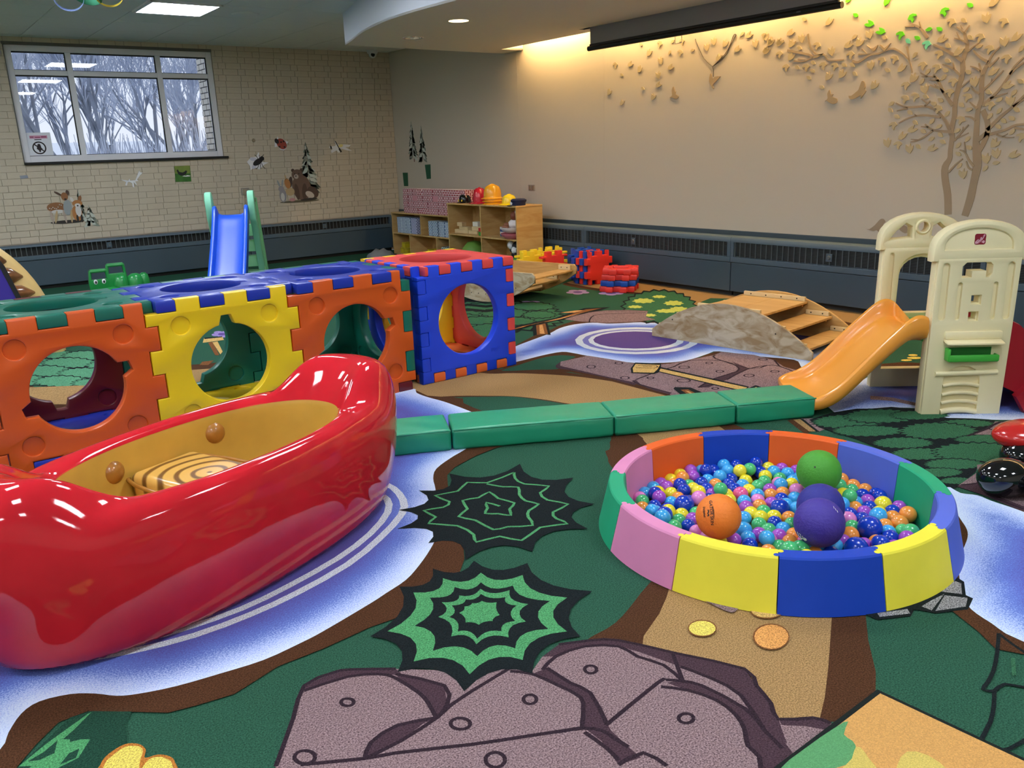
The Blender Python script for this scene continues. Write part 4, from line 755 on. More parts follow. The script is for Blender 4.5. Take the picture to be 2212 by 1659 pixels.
# ------------------------------------------------------------------ outdoors
M_snow = mat('frosty_ground', (214,220,234), rough=.9); M_bark = mat('hazy_bark', (138,144,156), rough=.9, var=.2, vscale=3); M_twig = mat('hazy_twigs', (186,193,208), rough=.9)  # bark and twigs are paled: outdoor haze is put into their colours
bm = NB(); box(bm, -40, 50, YL+.25, 90, -.9, -.6); struct('ground', bm, M_snow)
M_pier = mat('outer_brick', (206,202,190), rough=.8); M_pj = mat('outer_joint', (84,86,90), rough=.9)
bm = NB(); box(bm, 4.262, 5.2, YL+.225, 13.25, -.6, 3.6); pier = struct('wall_outer', bm, M_pj)
for r in range(26):
    y = YL+.23 - (.11 if r % 2 else 0)
    while y < 13.25:
        a, b = max(y, YL+.23), min(y+.205, 13.252)
        if b-a > .03: q = NB(); box(q, 4.25, 4.27, a+.006, b-.006, 1.2+r*.08+.007, 1.2+(r+1)*.08-.007); obj('brick', q, M_pier, pier)
        y += .215
def tree(name, label, x, y, h, lean, r0, seed, group=None, depth=5, spread=.55, fork=2):
    rn = random.Random(seed); t = thing(name, label, 'tree', (x, y, -.6), group=group)
    tb = NB(); br = NB(); tw = NB()
    def grow(p, d, L, r, k):
        pts = [p]; q = p.copy(); dd = d.copy()
        for i in range(4):
            dd = (dd+Vector((rn.uniform(-.13,.13), rn.uniform(-.13,.13), rn.uniform(-.02,.1)))).normalized(); q = q+dd*L/4; pts.append(q.copy())
        tube(tb if k == 0 else (br if k < 3 else tw), pts, [max(.0075, r*(1-.35*i/4)) for i in range(5)], 6 if k < 2 else 3, caps=False)
        if k >= depth: return
        for j in range(fork+(1 if k > 0 else 1)):
            f = rn.uniform(.35, 1); b = pts[min(4, 1+int(f*4))]
            nd = (dd+Vector((rn.uniform(-1,1), rn.uniform(-1,1), rn.uniform(-.2,.75)))*spread).normalized()
            grow(b, nd, L*rn.uniform(.6,.82), r*.56, k+1)
    grow(Vector((0,0,0)), Vector(lean).normalized(), h, r0, 0)
    obj('trunk', tb, M_bark, t, sm=60); obj('branches', br, M_bark, t, sm=60); o = obj('twigs', tw, M_twig, t); o['kind'] = 'stuff'
for lab, x, y, h, ln, r0, sd in (('bare winter tree with a leaning trunk behind the left window pane',4.2,19,2.5,(-.34,0,1),.11,3),('bare winter tree with a straight trunk behind the middle window pane',4.7,22,2.6,(.03,0,1),.11,5),('bare winter tree leaning left behind the right half of the middle pane',7.1,25,2.7,(-.2,0,1),.10,8),('dark bare tree with a crooked bough behind the right window pane',6.35,19.5,2.3,(.02,0,1),.15,14)):
    tree('bare_tree', lab, x, y, h, ln, r0, sd, None, 5, .62, 3)
for k, (x, y) in enumerate(((3.6,29),(6.0,32),(8.6,30),(7.6,36),(4.6,37),(10.6,38))):
    tree('far_tree', 'pale bare tree far behind the window, one of the hazy tree line', x, y, 2.6, (random.uniform(-.15,.15),0,1), .10, 30+k, 'far trees outside', 4, .7, 3)
for k, (x, y) in enumerate(((3.4,16.4),(4.4,17.4),(5.2,16.4),(6.0,17.4))):
    rn = random.Random(60+k); bm = NB()
    for i in range(480):
        a = rn.uniform(0, 2*pi); r = rn.uniform(0, .5); b = Vector((r*cos(a), r*sin(a), rn.uniform(0,.5))); d = Vector((rn.uniform(-.3,.3), rn.uniform(-.3,.3), 1)).normalized()*rn.uniform(.5,1.3)
        tube(bm, [b, b+d*.5+Vector((rn.uniform(-.06,.06),0,0)), b+d], [.014,.011,.006], 3, caps=False)
    t = thing('frosted_shrub', 'frosted twiggy shrub in the row just outside the window', 'shrub', (x, y, -.6), group='shrubs outside the window'); bm.transform(Matrix.Diagonal((1.0,1.0,1.65,1))); o = obj('twigs', bm, mat('frosted_twigs', (206,213,228), rough=.9), t); o['kind'] = 'stuff'
t = thing('lamp_post', 'thin grey lamp post outside the left window pane', 'lamp post', (3.05, 20, -.6)); bm = NB(); tube(bm, [(0,0,0),(0,0,6.0)], [.04,.03], 8); obj('post', bm, M_bark, t); bm = NB(); box(bm, -.05,.6,-.05,.05,5.95,6.05,.01); obj('arm', bm, M_bark, t)
t = thing('far_building', 'low pale building far off between the tree trunks outside', 'building', (9.5, 46, -.6)); bm = NB(); box(bm, -4,4,0,5,0,2.3); obj('wall', bm, mat('far_wall', (190,198,214)), t)
bm = extr([(-.4,2.3),(2.5,3.3),(5.4,2.3)], 9, Matrix(((0,0,1,-4.5),(1,0,0,0),(0,1,0,0),(0,0,0,1)))); obj('roof', bm, mat('snowy_roof', (236,240,248)), t)
# ------------------------------------------------------------------ projection screen
t = thing('projection_screen', 'dark lowered edge of a projection screen hanging from its slot in the soffit', 'screen', (6.42, 4.09, 2.49))
M_scr = mat('screen_border', (150,150,152), rough=.85, spec=.1)
bm = NB(); box(bm, -.003,.003,.035,2.935,.05,.5); obj('screen_cloth', bm, M_scr, t)
M_bar = mat('screen_bar', (16,15,15), rough=.35)
bm = NB(); tube(bm, [(0,.0,.028),(0,2.965,.028)], .026, 14); bm.transform(Mloc(0,0,0)); obj('weight_bar', bm, M_bar, t, sm=50)
bm = NB(); box(bm, -.014,.014,.03,2.94,.028,.07,.004); obj('bar_clamp', bm, M_bar, t)
bm = NB(); box(bm, -.026,-.0245,.36,.40,.022,.034); obj('bar_sticker', bm, mat('grey_sticker', (90,90,88)), t)
bm = NB(); tube(bm, [(-.005,1.66,.004),(-.005,1.655,-.06),(-.005,1.74,-.062),(-.005,1.745,.004)], .0035, 6); obj('pull_handle', bm, mat('white_wire', (190,188,180), rough=.4), t)
# ------------------------------------------------------------------ radiator covers along both walls
M_rad = mat('radiator_blue_grey', (80,97,110), rough=.45, spec=.4, var=.05, vscale=2); M_rad2 = mat('radiator_panel', (66,82,94), rough=.45, spec=.4, var=.05, vscale=2); M_dark = mat('grille_dark', (30,31,31), rough=.7); M_bars = mat('grille_bars', (92,100,104), rough=.45)
def radiator(label, L, rz, loc, top, zg0, zg1, pitch, fine=True, depth=.148, knob=None):
    """local x runs along the wall, front faces -y, back on the wall"""
    t = thing('radiator_cover', label, 'radiator cover', loc, rz)
    bm = NB(); box(bm, .004, L-.004, -depth+.012, -.002, .05, zg0-.06, .006); obj('front_panel', bm, M_rad2, t)
    bm = NB(); box(bm, .002, L-.002, -depth, -.002, zg0-.055, zg0, .006); box(bm, .002, .04, -depth, -.06, zg0, zg1); box(bm, L-.04, L-.002, -depth, -.06, zg0, zg1); obj('lower_rail', bm, M_rad, t)
    bm = NB(); r = [(-.002,top),(-depth+.03,top),(-depth+.01,top-.008),(-depth,top-.028),(-depth,zg1),(-.002,zg1)]
    loft(bm, [[(.002, y, z) for y, z in r], [(L-.002, y, z) for y, z in r]]); obj('top_rail', bm, M_rad, t, sm=30)
    bm = NB(); box(bm, .04, L-.04, -depth+.05, -.03, zg0, zg1); obj('grille_back', bm, M_dark, t)
    bm = NB(); x = .05
    while x < L-.045: box(bm, x-.0035, x+.0035, -depth+.006, -depth+.012, zg0, zg1); x += pitch
    if fine:
        k = zg0+.008
        while k < zg1-.003: box(bm, .04, L-.04, -depth+.013, -depth+.016, k-.0012, k+.0012); k += .0125
    o = obj('grille_bars', bm, M_bars, t); o['kind'] = 'stuff'
    bm = NB(); box(bm, .01, L-.01, -depth+.06, -.01, .0, .05); obj('plinth', bm, M_dark, t)
    if knob:
        bm = NB(); box(bm, knob-.03, knob+.03, -depth-.002, -depth+.01, (zg0+zg1)/2-.035, (zg0+zg1)/2+.035, .003); obj('latch_plate', bm, M_rad, t)
        bm = NB(); lathe(bm, [(0,.012),(.016,.012),(.02,0)], 14, M=Mloc(knob, -depth-.002, (zg0+zg1)/2, 0, radians(90), 0)); obj('latch', bm, M_bars, t, sm=50)
R90 = -pi/2   # local x -> -y, front (-y local) -> -x world
for lab, y1, y0, kn in (('blue-grey radiator cover behind the shelves in the far corner', 12.1, 7.59, None),('blue-grey radiator cover behind the red and blue waffle blocks and wooden arch', 7.59, 5.40, .83),('blue-grey radiator cover behind the cream climber', 5.40, 2.95, 1.1),('blue-grey radiator cover at the right edge behind the red slide', 2.95, .5, 1.1)):
    radiator(lab, y1-y0, R90, (XR-.001, y1, 0), .60, .40, .545, .062, True, .15, kn)
bm = NB(); box(bm, XR-.022, XR, -1, YL, .60, .645, .003); struct('trim_3', bm, mat('trim_blue', (58,72,82), rough=.5))
for lab, x0, x1, kn in (('long blue-grey radiator cover under the window, left half of the brick wall', .9, 4.35, 1.55),('blue-grey radiator cover under the bear decal, right half of the brick wall', 4.35, 6.72, 1.2)):
    radiator(lab, x1-x0, 0, (x0, YL-.002, 0), .575, .435, .545, .0587, False, .12, kn)
# ------------------------------------------------------------------ things on the brick wall
def flat(pts, t, y=YL-.003):     # outline given as (x, z) mm on the brick wall
    return extr([(a/1000, b/1000) for a, b in pts], t, Matrix(((1,0,0,0),(0,0,-1,y),(0,1,0,0),(0,0,0,1))))
def cen(pts): return (sum(p[0] for p in pts)/len(pts)/1000, sum(p[1] for p in pts)/len(pts)/1000)
M_white = mat('card_white', (226,226,230), rough=.6); M_blk = mat('print_black', (22,22,26), rough=.6); LW = DATA['lw']
def cutout(name, label, pts, y=YL-.0045):
    c = cen(pts); t = thing(name, label, 'wall cutout', (c[0], y, c[1])); obj('card', flat(pts, .004, y), M_white, t, world=True); return t, c
def spot(t, name, m, cx, cz, rx, rz_, rot=0., y=YL-.0092, th=.0012, n=18):
    P = [(cx+rx*cos(a)*cos(rot)-rz_*sin(a)*sin(rot), cz+rx*cos(a)*sin(rot)+rz_*sin(a)*cos(rot)) for a in [2*pi*k/n for k in range(n)]]
    obj(name, extr(P, th, Matrix(((1,0,0,0),(0,0,-1,y),(0,1,0,0),(0,0,0,1)))), m, t, world=True)
t, c = cutout('fly_cutout', 'white card cutout of a black fly right of the window on the brick wall', LW['fly'])
spot(t, 'body', M_blk, c[0]+.01, c[1], .085, .04, .5); spot(t, 'head', M_blk, c[0]+.075, c[1]+.045, .034, .032); spot(t, 'wing', mat('wing_grey', (196,198,214)), c[0]-.05, c[1]-.055, .05, .028, .9, YL-.0088)
spot(t, 'wing', mat('wing_grey', (196,198,214)), c[0]-.055, c[1]+.04, .05, .026, -.1, YL-.0088)
for k in range(6):
    a = c[0]+.02+.02*(k//2); s_ = 1 if k % 2 else -1
    P = [(a, c[1]+.02*s_), (a+.02*(k//2-1), c[1]+.075*s_), (a+.05*(k//2-1), c[1]+.1*s_)]; L_, R_ = ribbon(P, .008)
    obj('leg', extr(L_+R_[::-1], .001, Matrix(((1,0,0,0),(0,0,-1,YL-.0094),(0,1,0,0),(0,0,0,1)))), M_blk, t, world=True)
t, c = cutout('ladybug_cutout', 'white card cutout of a red ladybug above the bear decal on the brick wall', LW['ladybug'])
spot(t, 'shell', mat('ladybug_red', (150,58,50), rough=.35), c[0]+.006, c[1]-.005, .085, .068, -.8); spot(t, 'head', M_blk, c[0]-.065, c[1]+.035, .03, .04, .5, YL-.0096)
for dx, dz in ((.0,.02),(-.03,-.045),(.045,-.05),(.04,.03)): spot(t, 'spot', M_blk, c[0]+dx, c[1]+dz, .013, .013, 0, YL-.0102)
t, c = cutout('dragonfly_cutout', 'white card cutout of a dragonfly above and right of the bear decal', LW['dragonfly'])
for (x0,z0,x1,z1,w0,m) in ((-.055,.10,.0,-.01,.014,M_blk),(.0,-.01,.03,-.065,.03,M_blk)):
    L_, R_ = ribbon([(c[0]+x0,c[1]+z0),(c[0]+x1,c[1]+z1)], w0); obj('body', extr(L_+R_[::-1], .001, Matrix(((1,0,0,0),(0,0,-1,YL-.0092),(0,1,0,0),(0,0,0,1)))), m, t, world=True)
spot(t, 'wing_root', mat('pale_yellow', (226,214,140)), c[0]+.03, c[1]+.03, .04, .022, .2); spot(t, 'wing_tip', M_blk, c[0]-.135, c[1]+.01, .012, .026, .2)
cutout('mantis_cutout', 'plain white card cutout of a long-legged insect below the window', LW['cut'])
P = LW['photo']; c = cen(P); t = thing('hen_photo', 'small square photo of a dark hen on green grass, below the window', 'picture', (c[0], YL-.005, c[1]))
obj('card', flat(P, .005, YL-.0045), mat('photo_green', (52,104,42), rough=.35, var=.35, vscale=9), t, world=True)
obj('meadow', flat([(a+(c[0]*1000-a)*.04, b if b > c[1]*1000 else b+110) for a, b in P], .0008, YL-.0098), mat('photo_meadow', (116,136,62), rough=.35, var=.2, vscale=12), t, world=True)
obj('hen', flat([(c[0]*1000+dx, c[1]*1000+dz) for dx, dz in ((-78,50),(-60,62),(-45,28),(0,18),(28,30),(48,46),(62,30),(42,-6),(10,-22),(-30,-24),(-62,-4))], .0012, YL-.0106), M_blk, t, world=True)
obj('chicks', flat([(c[0]*1000+dx, c[1]*1000+dz) for dx, dz in ((-15,-34),(20,-22),(30,-28),(60,-20),(96,-28),(96,-38),(40,-40))], .001, YL-.0106), M_white, t, world=True)
# conifer decals and animals
M_fir = [mat('fir_dark', (78,86,76), rough=.8), mat('fir_mid', (132,140,128), rough=.8), mat('fir_pale', (190,196,186), rough=.8)]
def fir(bmL, x, z0, z1, wd, seed, n=15):
    rn = random.Random(seed)
    for i in range(n):
        f = i/(n-1); z = z1+(z0-z1)*f; hw = wd*(.08+.92*f**.85)
        for s_ in (-1, 1):
            for q in range(3):
                r = hw*rn.uniform(.45,1); dz = -rn.uniform(.15,.5)*hw-.02
                P = [(x, z+.02), (x+s_*r*.55, z+dz*.2+.012), (x+s_*r, z+dz), (x+s_*r*.6, z+dz*.75-.014), (x+s_*r*.2, z+dz*.3-.03)]
                bmL[0 if q == 0 else rn.choice((0,1,1,2))].append(P)
def decal_parts(t, polys, m, name, T, y_, th):
    bm = NB()
    for k, P in enumerate(polys): extr(P, th, T, bm); bm.verts.ensure_lookup_table()
    o = obj(name, bm, m, t, world=True); return o
TL_ = lambda y: Matrix(((1,0,0,0),(0,0,-1,y),(0,1,0,0),(0,0,0,1)))
t = thing('bear_decal', 'wall decal of a brown bear with rabbit, squirrel and duck under a tall fir', 'wall decal', (5.15, YL-.004, .98))
ly = ([], [], []); fir(ly, 5.41, 1.08, 1.72, .21, 5)
for k in range(3): decal_parts(t, ly[k], M_fir[k], 'fir_'+('shade','needles','frost')[k], TL_(YL-.0042-.0005*k), 0, .0008)
D = lambda n: mat('decal_'+n, dict(bear=(110,86,72), bear2=(84,64,54), muzzle=(176,160,148), rabbit=(150,146,150), white=(206,202,198), fox=(176,120,70), deer=(140,96,62), duck=(196,182,168), moss=(96,90,70), tan=(186,160,120), pink=(190,140,140), dark=(52,46,42), grey=(150,156,158))[n], rough=.8)
def blob(t, name, m, cx, cz, rx, rz_, rot=0., lay=0): spot(t, name, m, cx, cz, rx, rz_, rot, YL-.006-.0008*lay, .0008, 20)
bx, bz = 5.23, 1.0
for a in ((('body'),D('bear'),bx+.05,bz+.08,.15,.19,.1,0),('head',D('bear'),bx,bz+.27,.088,.08,0,1),('ear',D('bear2'),bx-.065,bz+.335,.026,.026,0,0),('ear',D('bear2'),bx+.07,bz+.335,.026,.026,0,0),('muzzle',D('muzzle'),bx-.02,bz+.245,.036,.034,0,2),('nose',D('dark'),bx-.025,bz+.252,.012,.01,0,3),('eye',D('dark'),bx-.04,bz+.285,.008,.01,0,3),('eye',D('dark'),bx+.025,bz+.285,.008,.01,0,3),('arm',D('bear2'),bx-.03,bz+.02,.035,.12,.1,1),('arm',D('bear2'),bx+.09,bz+.02,.04,.12,-.1,1),
  ('basket',D('tan'),bx-.14,bz+.03,.07,.06,0,1),('squirrel',D('fox'),bx-.17,bz+.15,.045,.075,.2,2),('squirrel_tail',D('bear2'),bx-.12,bz+.17,.03,.08,-.2,1),('squirrel_ear',D('tan'),bx-.19,bz+.24,.012,.04,.2,2),('rabbit',D('rabbit'),bx-.26,bz-.02,.055,.10,0,2),('rabbit_head',D('rabbit'),bx-.275,bz+.075,.045,.045,0,3),('rabbit_ear',D('grey'),bx-.305,bz+.15,.014,.06,.35,2),('rabbit_ear',D('grey'),bx-.25,bz+.155,.014,.06,-.2,2),('rabbit_belly',D('white'),bx-.265,bz-.04,.03,.06,0,4),
  ('mushroom',D('pink'),bx-.12,bz-.09,.05,.025,0,3),('duck_body',D('bear2'),bx+.22,bz+.0,.10,.08,-.7,2),('duck_breast',D('duck'),bx+.17,bz-.03,.075,.045,-.5,3),('ground',D('moss'),bx,bz-.12,.32,.018,0,1),('stones',D('dark'),bx+.15,bz-.10,.14,.02,.05,3)): blob(t, *a)
t = thing('deer_decal', 'wall decal of a spotted fawn and a fox under the window', 'wall decal', (2.0, YL-.004, .94))
ly = ([], [], []); fir(ly, 2.20, .86, 1.20, .09, 9, 9); fir(ly, 2.30, .80, 1.0, .11, 10, 7)
for k in range(3): decal_parts(t, ly[k], M_fir[k], 'fir_'+('shade','needles','frost')[k], TL_(YL-.0042-.0005*k), 0, .0008)
dx, dz = 2.02, .95
for a in (('fawn_body',D('deer'),dx-.10,dz+.06,.11,.062,0,1),('fawn_belly',D('white'),dx-.09,dz+.005,.08,.025,0,2),('fawn_neck',D('grey'),dx+.03,dz+.05,.05,.10,-.1,2),('fawn_head',D('deer'),dx+.015,dz+.19,.04,.052,0,3),('fawn_ear',D('bear2'),dx-.055,dz+.23,.05,.014,-.6,2),('fawn_ear',D('bear2'),dx+.055,dz+.235,.02,.035,0,2),('fawn_nose',D('dark'),dx+.02,dz+.155,.014,.012,0,4),('fox_body',D('fox'),dx+.13,dz-.03,.06,.10,0,3),('fox_chest',D('white'),dx+.15,dz-.0,.035,.075,0,4),('fox_head',D('fox'),dx+.15,dz+.095,.06,.042,0,5),('fox_muzzle',D('white'),dx+.15,dz+.07,.035,.025,0,6),('fox_nose',D('dark'),dx+.15,dz+.065,.01,.01,0,7),('fox_ear',D('white'),dx+.095,dz+.145,.018,.036,.4,4),('fox_ear',D('deer'),dx+.19,dz+.155,.02,.038,-.3,4),('shade',D('dark'),dx,dz-.13,.2,.022,0,1)): blob(t, *a)
for k, lx in enumerate((-.17,-.12,-.02,.06)): blob(t, 'fawn_leg', D('tan' if k % 2 else 'muzzle'), dx+lx, dz-.06, .014, .085, (.05,-.25,.1,-.1)[k], 3)
for lx in (.125,.175): blob(t, 'fox_leg', D('dark'), dx+lx, dz-.1, .014, .05, 0, 6)
rn = random.Random(4)
for k in range(8): blob(t, 'fawn_spot', D('white'), dx-.18+.02*k, dz+.06+rn.uniform(-.02,.035), .006, .006, 0, 2)
# blue tape mark, screws, outlet with conduit
t = tag(obj('tape_mark', flat([(1575,1420),(1660,1425),(1668,1390),(1580,1380)], .001, YL-.004), mat('blue_smear', (140,146,158))), 'faint blue-grey smear below the window corner on the brick', 'mark')
bm = NB(); lathe(bm, [(0,.006),(.02,.006),(.026,0)], 18, M=Mloc(4.62, YL-.004, 1.78, 0, radians(90), 0)); tag(obj('wall_anchor', bm, mat('beige_metal', (150,140,120), rough=.35, metal=.5), sm=40), 'small round anchor plate on the brick right of the window', 'anchor')
t = thing('wall_outlet', 'metal outlet box on a conduit behind the blue slide', 'outlet', (4.40, YL-.004, 1.02)); bm = NB(); box(bm, -.055,.055,-.045,0,0,.10,.004); obj('box', bm, mat('steel', (170,168,164), rough=.35, metal=.8), t)
bm = NB(); tube(bm, [(-.035,-.02,-.45),(-.035,-.02,0)], .012, 10); obj('conduit', bm, mat('beige_brick_paint', (0,0,0)), t, sm=50)
bm = NB(); box(bm, -.05,.05,-.05,-.045,.006,.094,.002); obj('cover_plate', bm, mat('steel', (0,0,0)), t)
bm = NB(); lathe(bm, [(0,.03),(.03,.028),(.045,.01),(.05,0)], 18, M=Mloc(1.58, YL-.004, 2.86, 0, radians(90), 0)); tag(obj('alarm_disc', bm, M_frame, sm=40), 'round grey device on the brick at the upper left corner of the window', 'sensor')
# ------------------------------------------------------------------ right wall: mural, decals, plate
M_mur = mat('mural_brown', (156,138,114), rough=.75, var=.04, vscale=4); M_leafb = mat('mural_leaf', (184,168,132), rough=.7); M_leafg = mat('leaf_green', (92,196,16), rough=.5); M_leaft = mat('leaf_mint', (110,206,176), rough=.5)
def onr(pts, t, lay=0): return extr([(a/1000, b/1000) for a, b in pts], t, Matrix(((0,0,-1,XR-.0004-lay),(1,0,0,0),(0,1,0,0),(0,0,0,1))))
mural = thing('tree_mural', 'beige tree mural of two slim trunks, branches and scattered relief leaves on the right wall', 'mural', (XR, 4.2, .75))
for P, ws in DATA['tr']:
    k = catmull([(a, b, w_) for (a, b), w_ in zip(P, ws)], 3, False); L_, R_ = ribbon([(a, b) for a, b, c_ in k], [c_*.92 for a, b, c_ in k]); obj('trunk', onr(L_+R_[::-1], .004), M_mur, mural, world=True)
for P, wd in DATA['br']:
    k = catmull(P, 3, False) if len(P) > 2 else P; n_ = len(k); L_, R_ = ribbon(k, [wd*.85*(1-.5*i/(n_-1)) for i in range(n_)]) if wd < 40 else ribbon(k, wd*.85)
    obj('branch', onr(L_+R_[::-1], .006, .0006), M_mur, mural, world=True)
def leafshape(kind, sz, a, rn):
    if kind == 'o': P = catmull([(-.5,0),(-.25,.27),(.1,.3),(.42,.12),(.58,-.02),(.25,-.24),(-.15,-.28)], 2)
    else:
        P = rn.choice(([(-.5,-.45),(-.52,-.05),(-.3,.3),(-.05,.55),(0,.08),(.3,.3),(.6,.3),(.35,-.15),(0,-.42)], [(-.45,-.5),(-.5,0),(-.35,.5),(-.1,.3),(.1,.6),(.12,.1),(.6,.2),(.4,-.25),(.05,-.45)], [(-.55,-.1),(-.3,.35),(.1,.45),(.5,.3),(.55,.1),(.1,.08),(.25,-.3),(.05,-.6),(-.15,-.25)]))
    return [(sz*(x*cos(a)-y*sin(a)), sz*(x*sin(a)+y*cos(a))) for x, y in P]
rn = random.Random(3); LV = {}
for kind in 'om':
    for v in range(6):
        for c, m_ in (('b',M_leafb),('g',M_leafg),('t',M_leaft)):
            P = leafshape(kind, .050 if kind == 'o' else .066, rn.uniform(-.9,.9) if kind == 'o' else rn.uniform(-.5,.5), rn)
            bm = extr(P, .009, Matrix(((0,0,-1,0),(-1 if v % 2 else 1,0,0,0),(0,1,0,0),(0,0,0,1)))); bmesh.ops.recalc_face_normals(bm, faces=bm.faces[:]); me = bpy.data.meshes.new('leaf'); bm.to_mesh(me); bm.free(); me.materials.append(m_); LV[kind, v, c] = me
for kind, c, y_, z_ in DATA['lv']:
    o = bpy.data.objects.new('leaf', LV[kind, rn.randrange(6), c]); C.objects.link(o); o.parent = mural; o.location = (-.001, y_/1000-4.2, z_/1000-.75)
    if c != 'b': o['label'] = 'bright green leaf' if c == 'g' else 'mint green leaf'
BL = dict(dove='beige relief bird with raised wing below the screen, left of the hanging cord', dove2='beige relief bird with raised wing, left of the swallow', swallow='beige relief swallow with long spread wings left of the tree', hummingbird='beige relief hummingbird at the end of the hanging cord', wren='left of two small relief birds perched on the upper branch', robin='right of two small relief birds perched on the upper branch', sparrow='flat beige bird standing just above the radiator, left of the climber', finch='flat beige bird half hidden by the climber top')
for k, P in DATA['birds'].items(): tag(obj('wall_bird', onr(catmull(P, 2), .009 if k not in ('sparrow','finch') else .002), M_mur if k in ('sparrow','finch') else mat('mural_bird', (166,145,112), rough=.7)), BL[k], 'wall bird')
t = thing('hanging_cord', 'thin dark double cord looped on the wall under the projection screen', 'cord', (XR-.006, DATA['cord'][0][-1][0]/1000, DATA['cord'][0][-1][1]/1000))
for k, P in enumerate(DATA['cord']):
    bm = NB(); q = catmull([(a/1000, b/1000) for a, b in P], 3, False); tube(bm, [(XR-.006, a, b) for a, b in q], .0035, 5); obj('cord_strand', bm, mat('dark_cord', (52,42,34)), t, world=True)
t = thing('fir_pair_decal', 'grey fir pair wall decal near the corner above the red blocks', 'wall decal', (XR-.001, 10.95, 1.28))
ly = ([], [], []); P0_ = DATA['pine']; za, zb = P0_[0][1]/1000, P0_[1][1]/1000; ym = (P0_[0][0]+P0_[1][0])/2000
fir(ly, ym+.13, za+.09, zb, .17, 21, 14); fir(ly, ym-.16, za+.06, zb-.08, .16, 22, 13)
TRr = lambda x: Matrix(((0,0,-1,x),(-1,0,0,0),(0,1,0,0),(0,0,0,1)))
for k in range(3): decal_parts(t, [[(-a, b) for a, b in P] for P in ly[k]], M_fir[k], 'fir_'+('shade','needles','frost')[k], TRr(XR-.0006-.0005*k), 0, .0008)
for yy in (ym+.10, ym-.13): obj('fir_trunk', extr([(-yy-.012,za-.02),(-yy+.012,za-.02),(-yy+.012,za+.14),(-yy-.012,za+.14)], .001, TRr(XR-.0004)), mat('fir_trunk', (112,72,60)), t, world=True)
M_tape = mat('green_paper', (26,84,58), rough=.7)
tag(obj('paper_strip', onr(DATA['strip1'], .002), M_tape), 'dark green paper strip on the wall right above the red blocks, nearer the corner', 'paper strip')
tag(obj('paper_strip', onr(DATA['strip2'], .002), M_tape), 'dark green paper strip on the wall beside and below the fir pair decal', 'paper strip')
P = DATA['plate']; y0, y1 = P[1][0]/1000, P[0][0]/1000; z0, z1 = P[1][1]/1000, P[0][1]/1000
t = thing('switch_plate', 'square steel outlet plate on the right wall above the hats', 'outlet', (XR, (y0+y1)/2, (z0+z1)/2))
hw, hh = abs(y1-y0)/2, abs(z1-z0)/2
bm = NB(); box(bm, -.008,0,-hw,hw,-hh,hh,.003); obj('plate', bm, mat('steel', (0,0,0)), t)
for s_ in (-1,1): bm = NB(); box(bm, -.012,-.006,s_*hw*.45-.018,s_*hw*.45+.018,-.03,.03,.003); obj('socket', bm, mat('beige_metal', (0,0,0)), t)

# ------------------------------------------------------------------ cube tunnels
PM = {}
def plastic(n, c, rough=.32, **k): return mat('plastic_'+n, c, rough=rough, spec=.5, bump=.04, bscale=500, **k)
PM.update(orange=plastic('orange',(204,84,26)), yellow=plastic('yellow',(232,198,26)), green=plastic('teal',(12,104,86)), blue=plastic('navy',(28,52,164)), maroon=plastic('maroon',(92,16,30)),
  bblue=plastic('royal',(22,66,214),.42), red=plastic('coral',(222,74,72),.42), byel=plastic('lemon',(238,196,32),.42), borg=plastic('tangerine',(218,102,48),.42))
def panel_loops(s, t, edges, hole, notches=(), dimples=True, rd=.05):
    """edges: bottom,right,top,left -> (inner inset, outer overhang, pattern string of x/. walking counter-clockwise)"""
    P = []
    lev = []
    for e in range(4):
        inn, out, pat = edges[e]; n = len(pat)
        for k, ch in enumerate(pat): lev.append((e, s*k/n, s*(k+1)/n, -out if ch == 'x' else inn))
    N = len(lev)
    def pt(e, a, l): return ((a, l), (s-l, a), (s-a, s-l), (l, s-a))[e]
    for i, (e, a, b, l) in enumerate(lev):
        pe, pa, pb, pl = lev[i-1]
        if pe != e:
            q0 = pt(e, 0, l); q1 = pt(pe, s, pl)
            P.append((q1[0], q0[1]) if e % 2 == 0 else (q0[0], q1[1]))
        elif pl != l: P.append(pt(e, a, pl)); P.append(pt(e, a, l))
    loops = [P]
    c = s/2
    if hole:
        pts = []; nn = 64
        for k in range(nn):
            a = 2*pi*k/nn; hit = [q for q in notches if abs((a-q+pi) % (2*pi)-pi) < .115]
            r = hole+(.05 if hit else 0); pts.append((c+r*cos(a), c+r*sin(a)))
        loops.append(pts)
    dm = [(c+sx*s*.315, c+sy*s*.315) for sx in (-1,1) for sy in (-1,1)] if dimples else []
    for x, y in dm: loops.append(circ(x, y, rd, 20))
    return loops, dm
def make_panel(s, t, edges, hole, notches=(), dimples=True, bev=.009):
    loops, dm = panel_loops(s, t, edges, hole, notches, dimples); bm = plate(loops, t, bev)
    for x, y in dm:
        for sg in (-1, 1): lathe(bm, [(.054, sg*(t/2-.012)), (0, sg*(t/2-.012))], 20, c=(x, y, 0))
    me = bpy.data.meshes.new('panel'); bm.to_mesh(me); bm.free(); smooth(me, 30); return me
Sg, Tk = .795, .065
PA = 'x.x.x.'
CO = (Tk, 0, PA); FL = (Tk/2, Tk/2-.004, PA); PL = (Tk*.6, -Tk*.6+.0, PA)
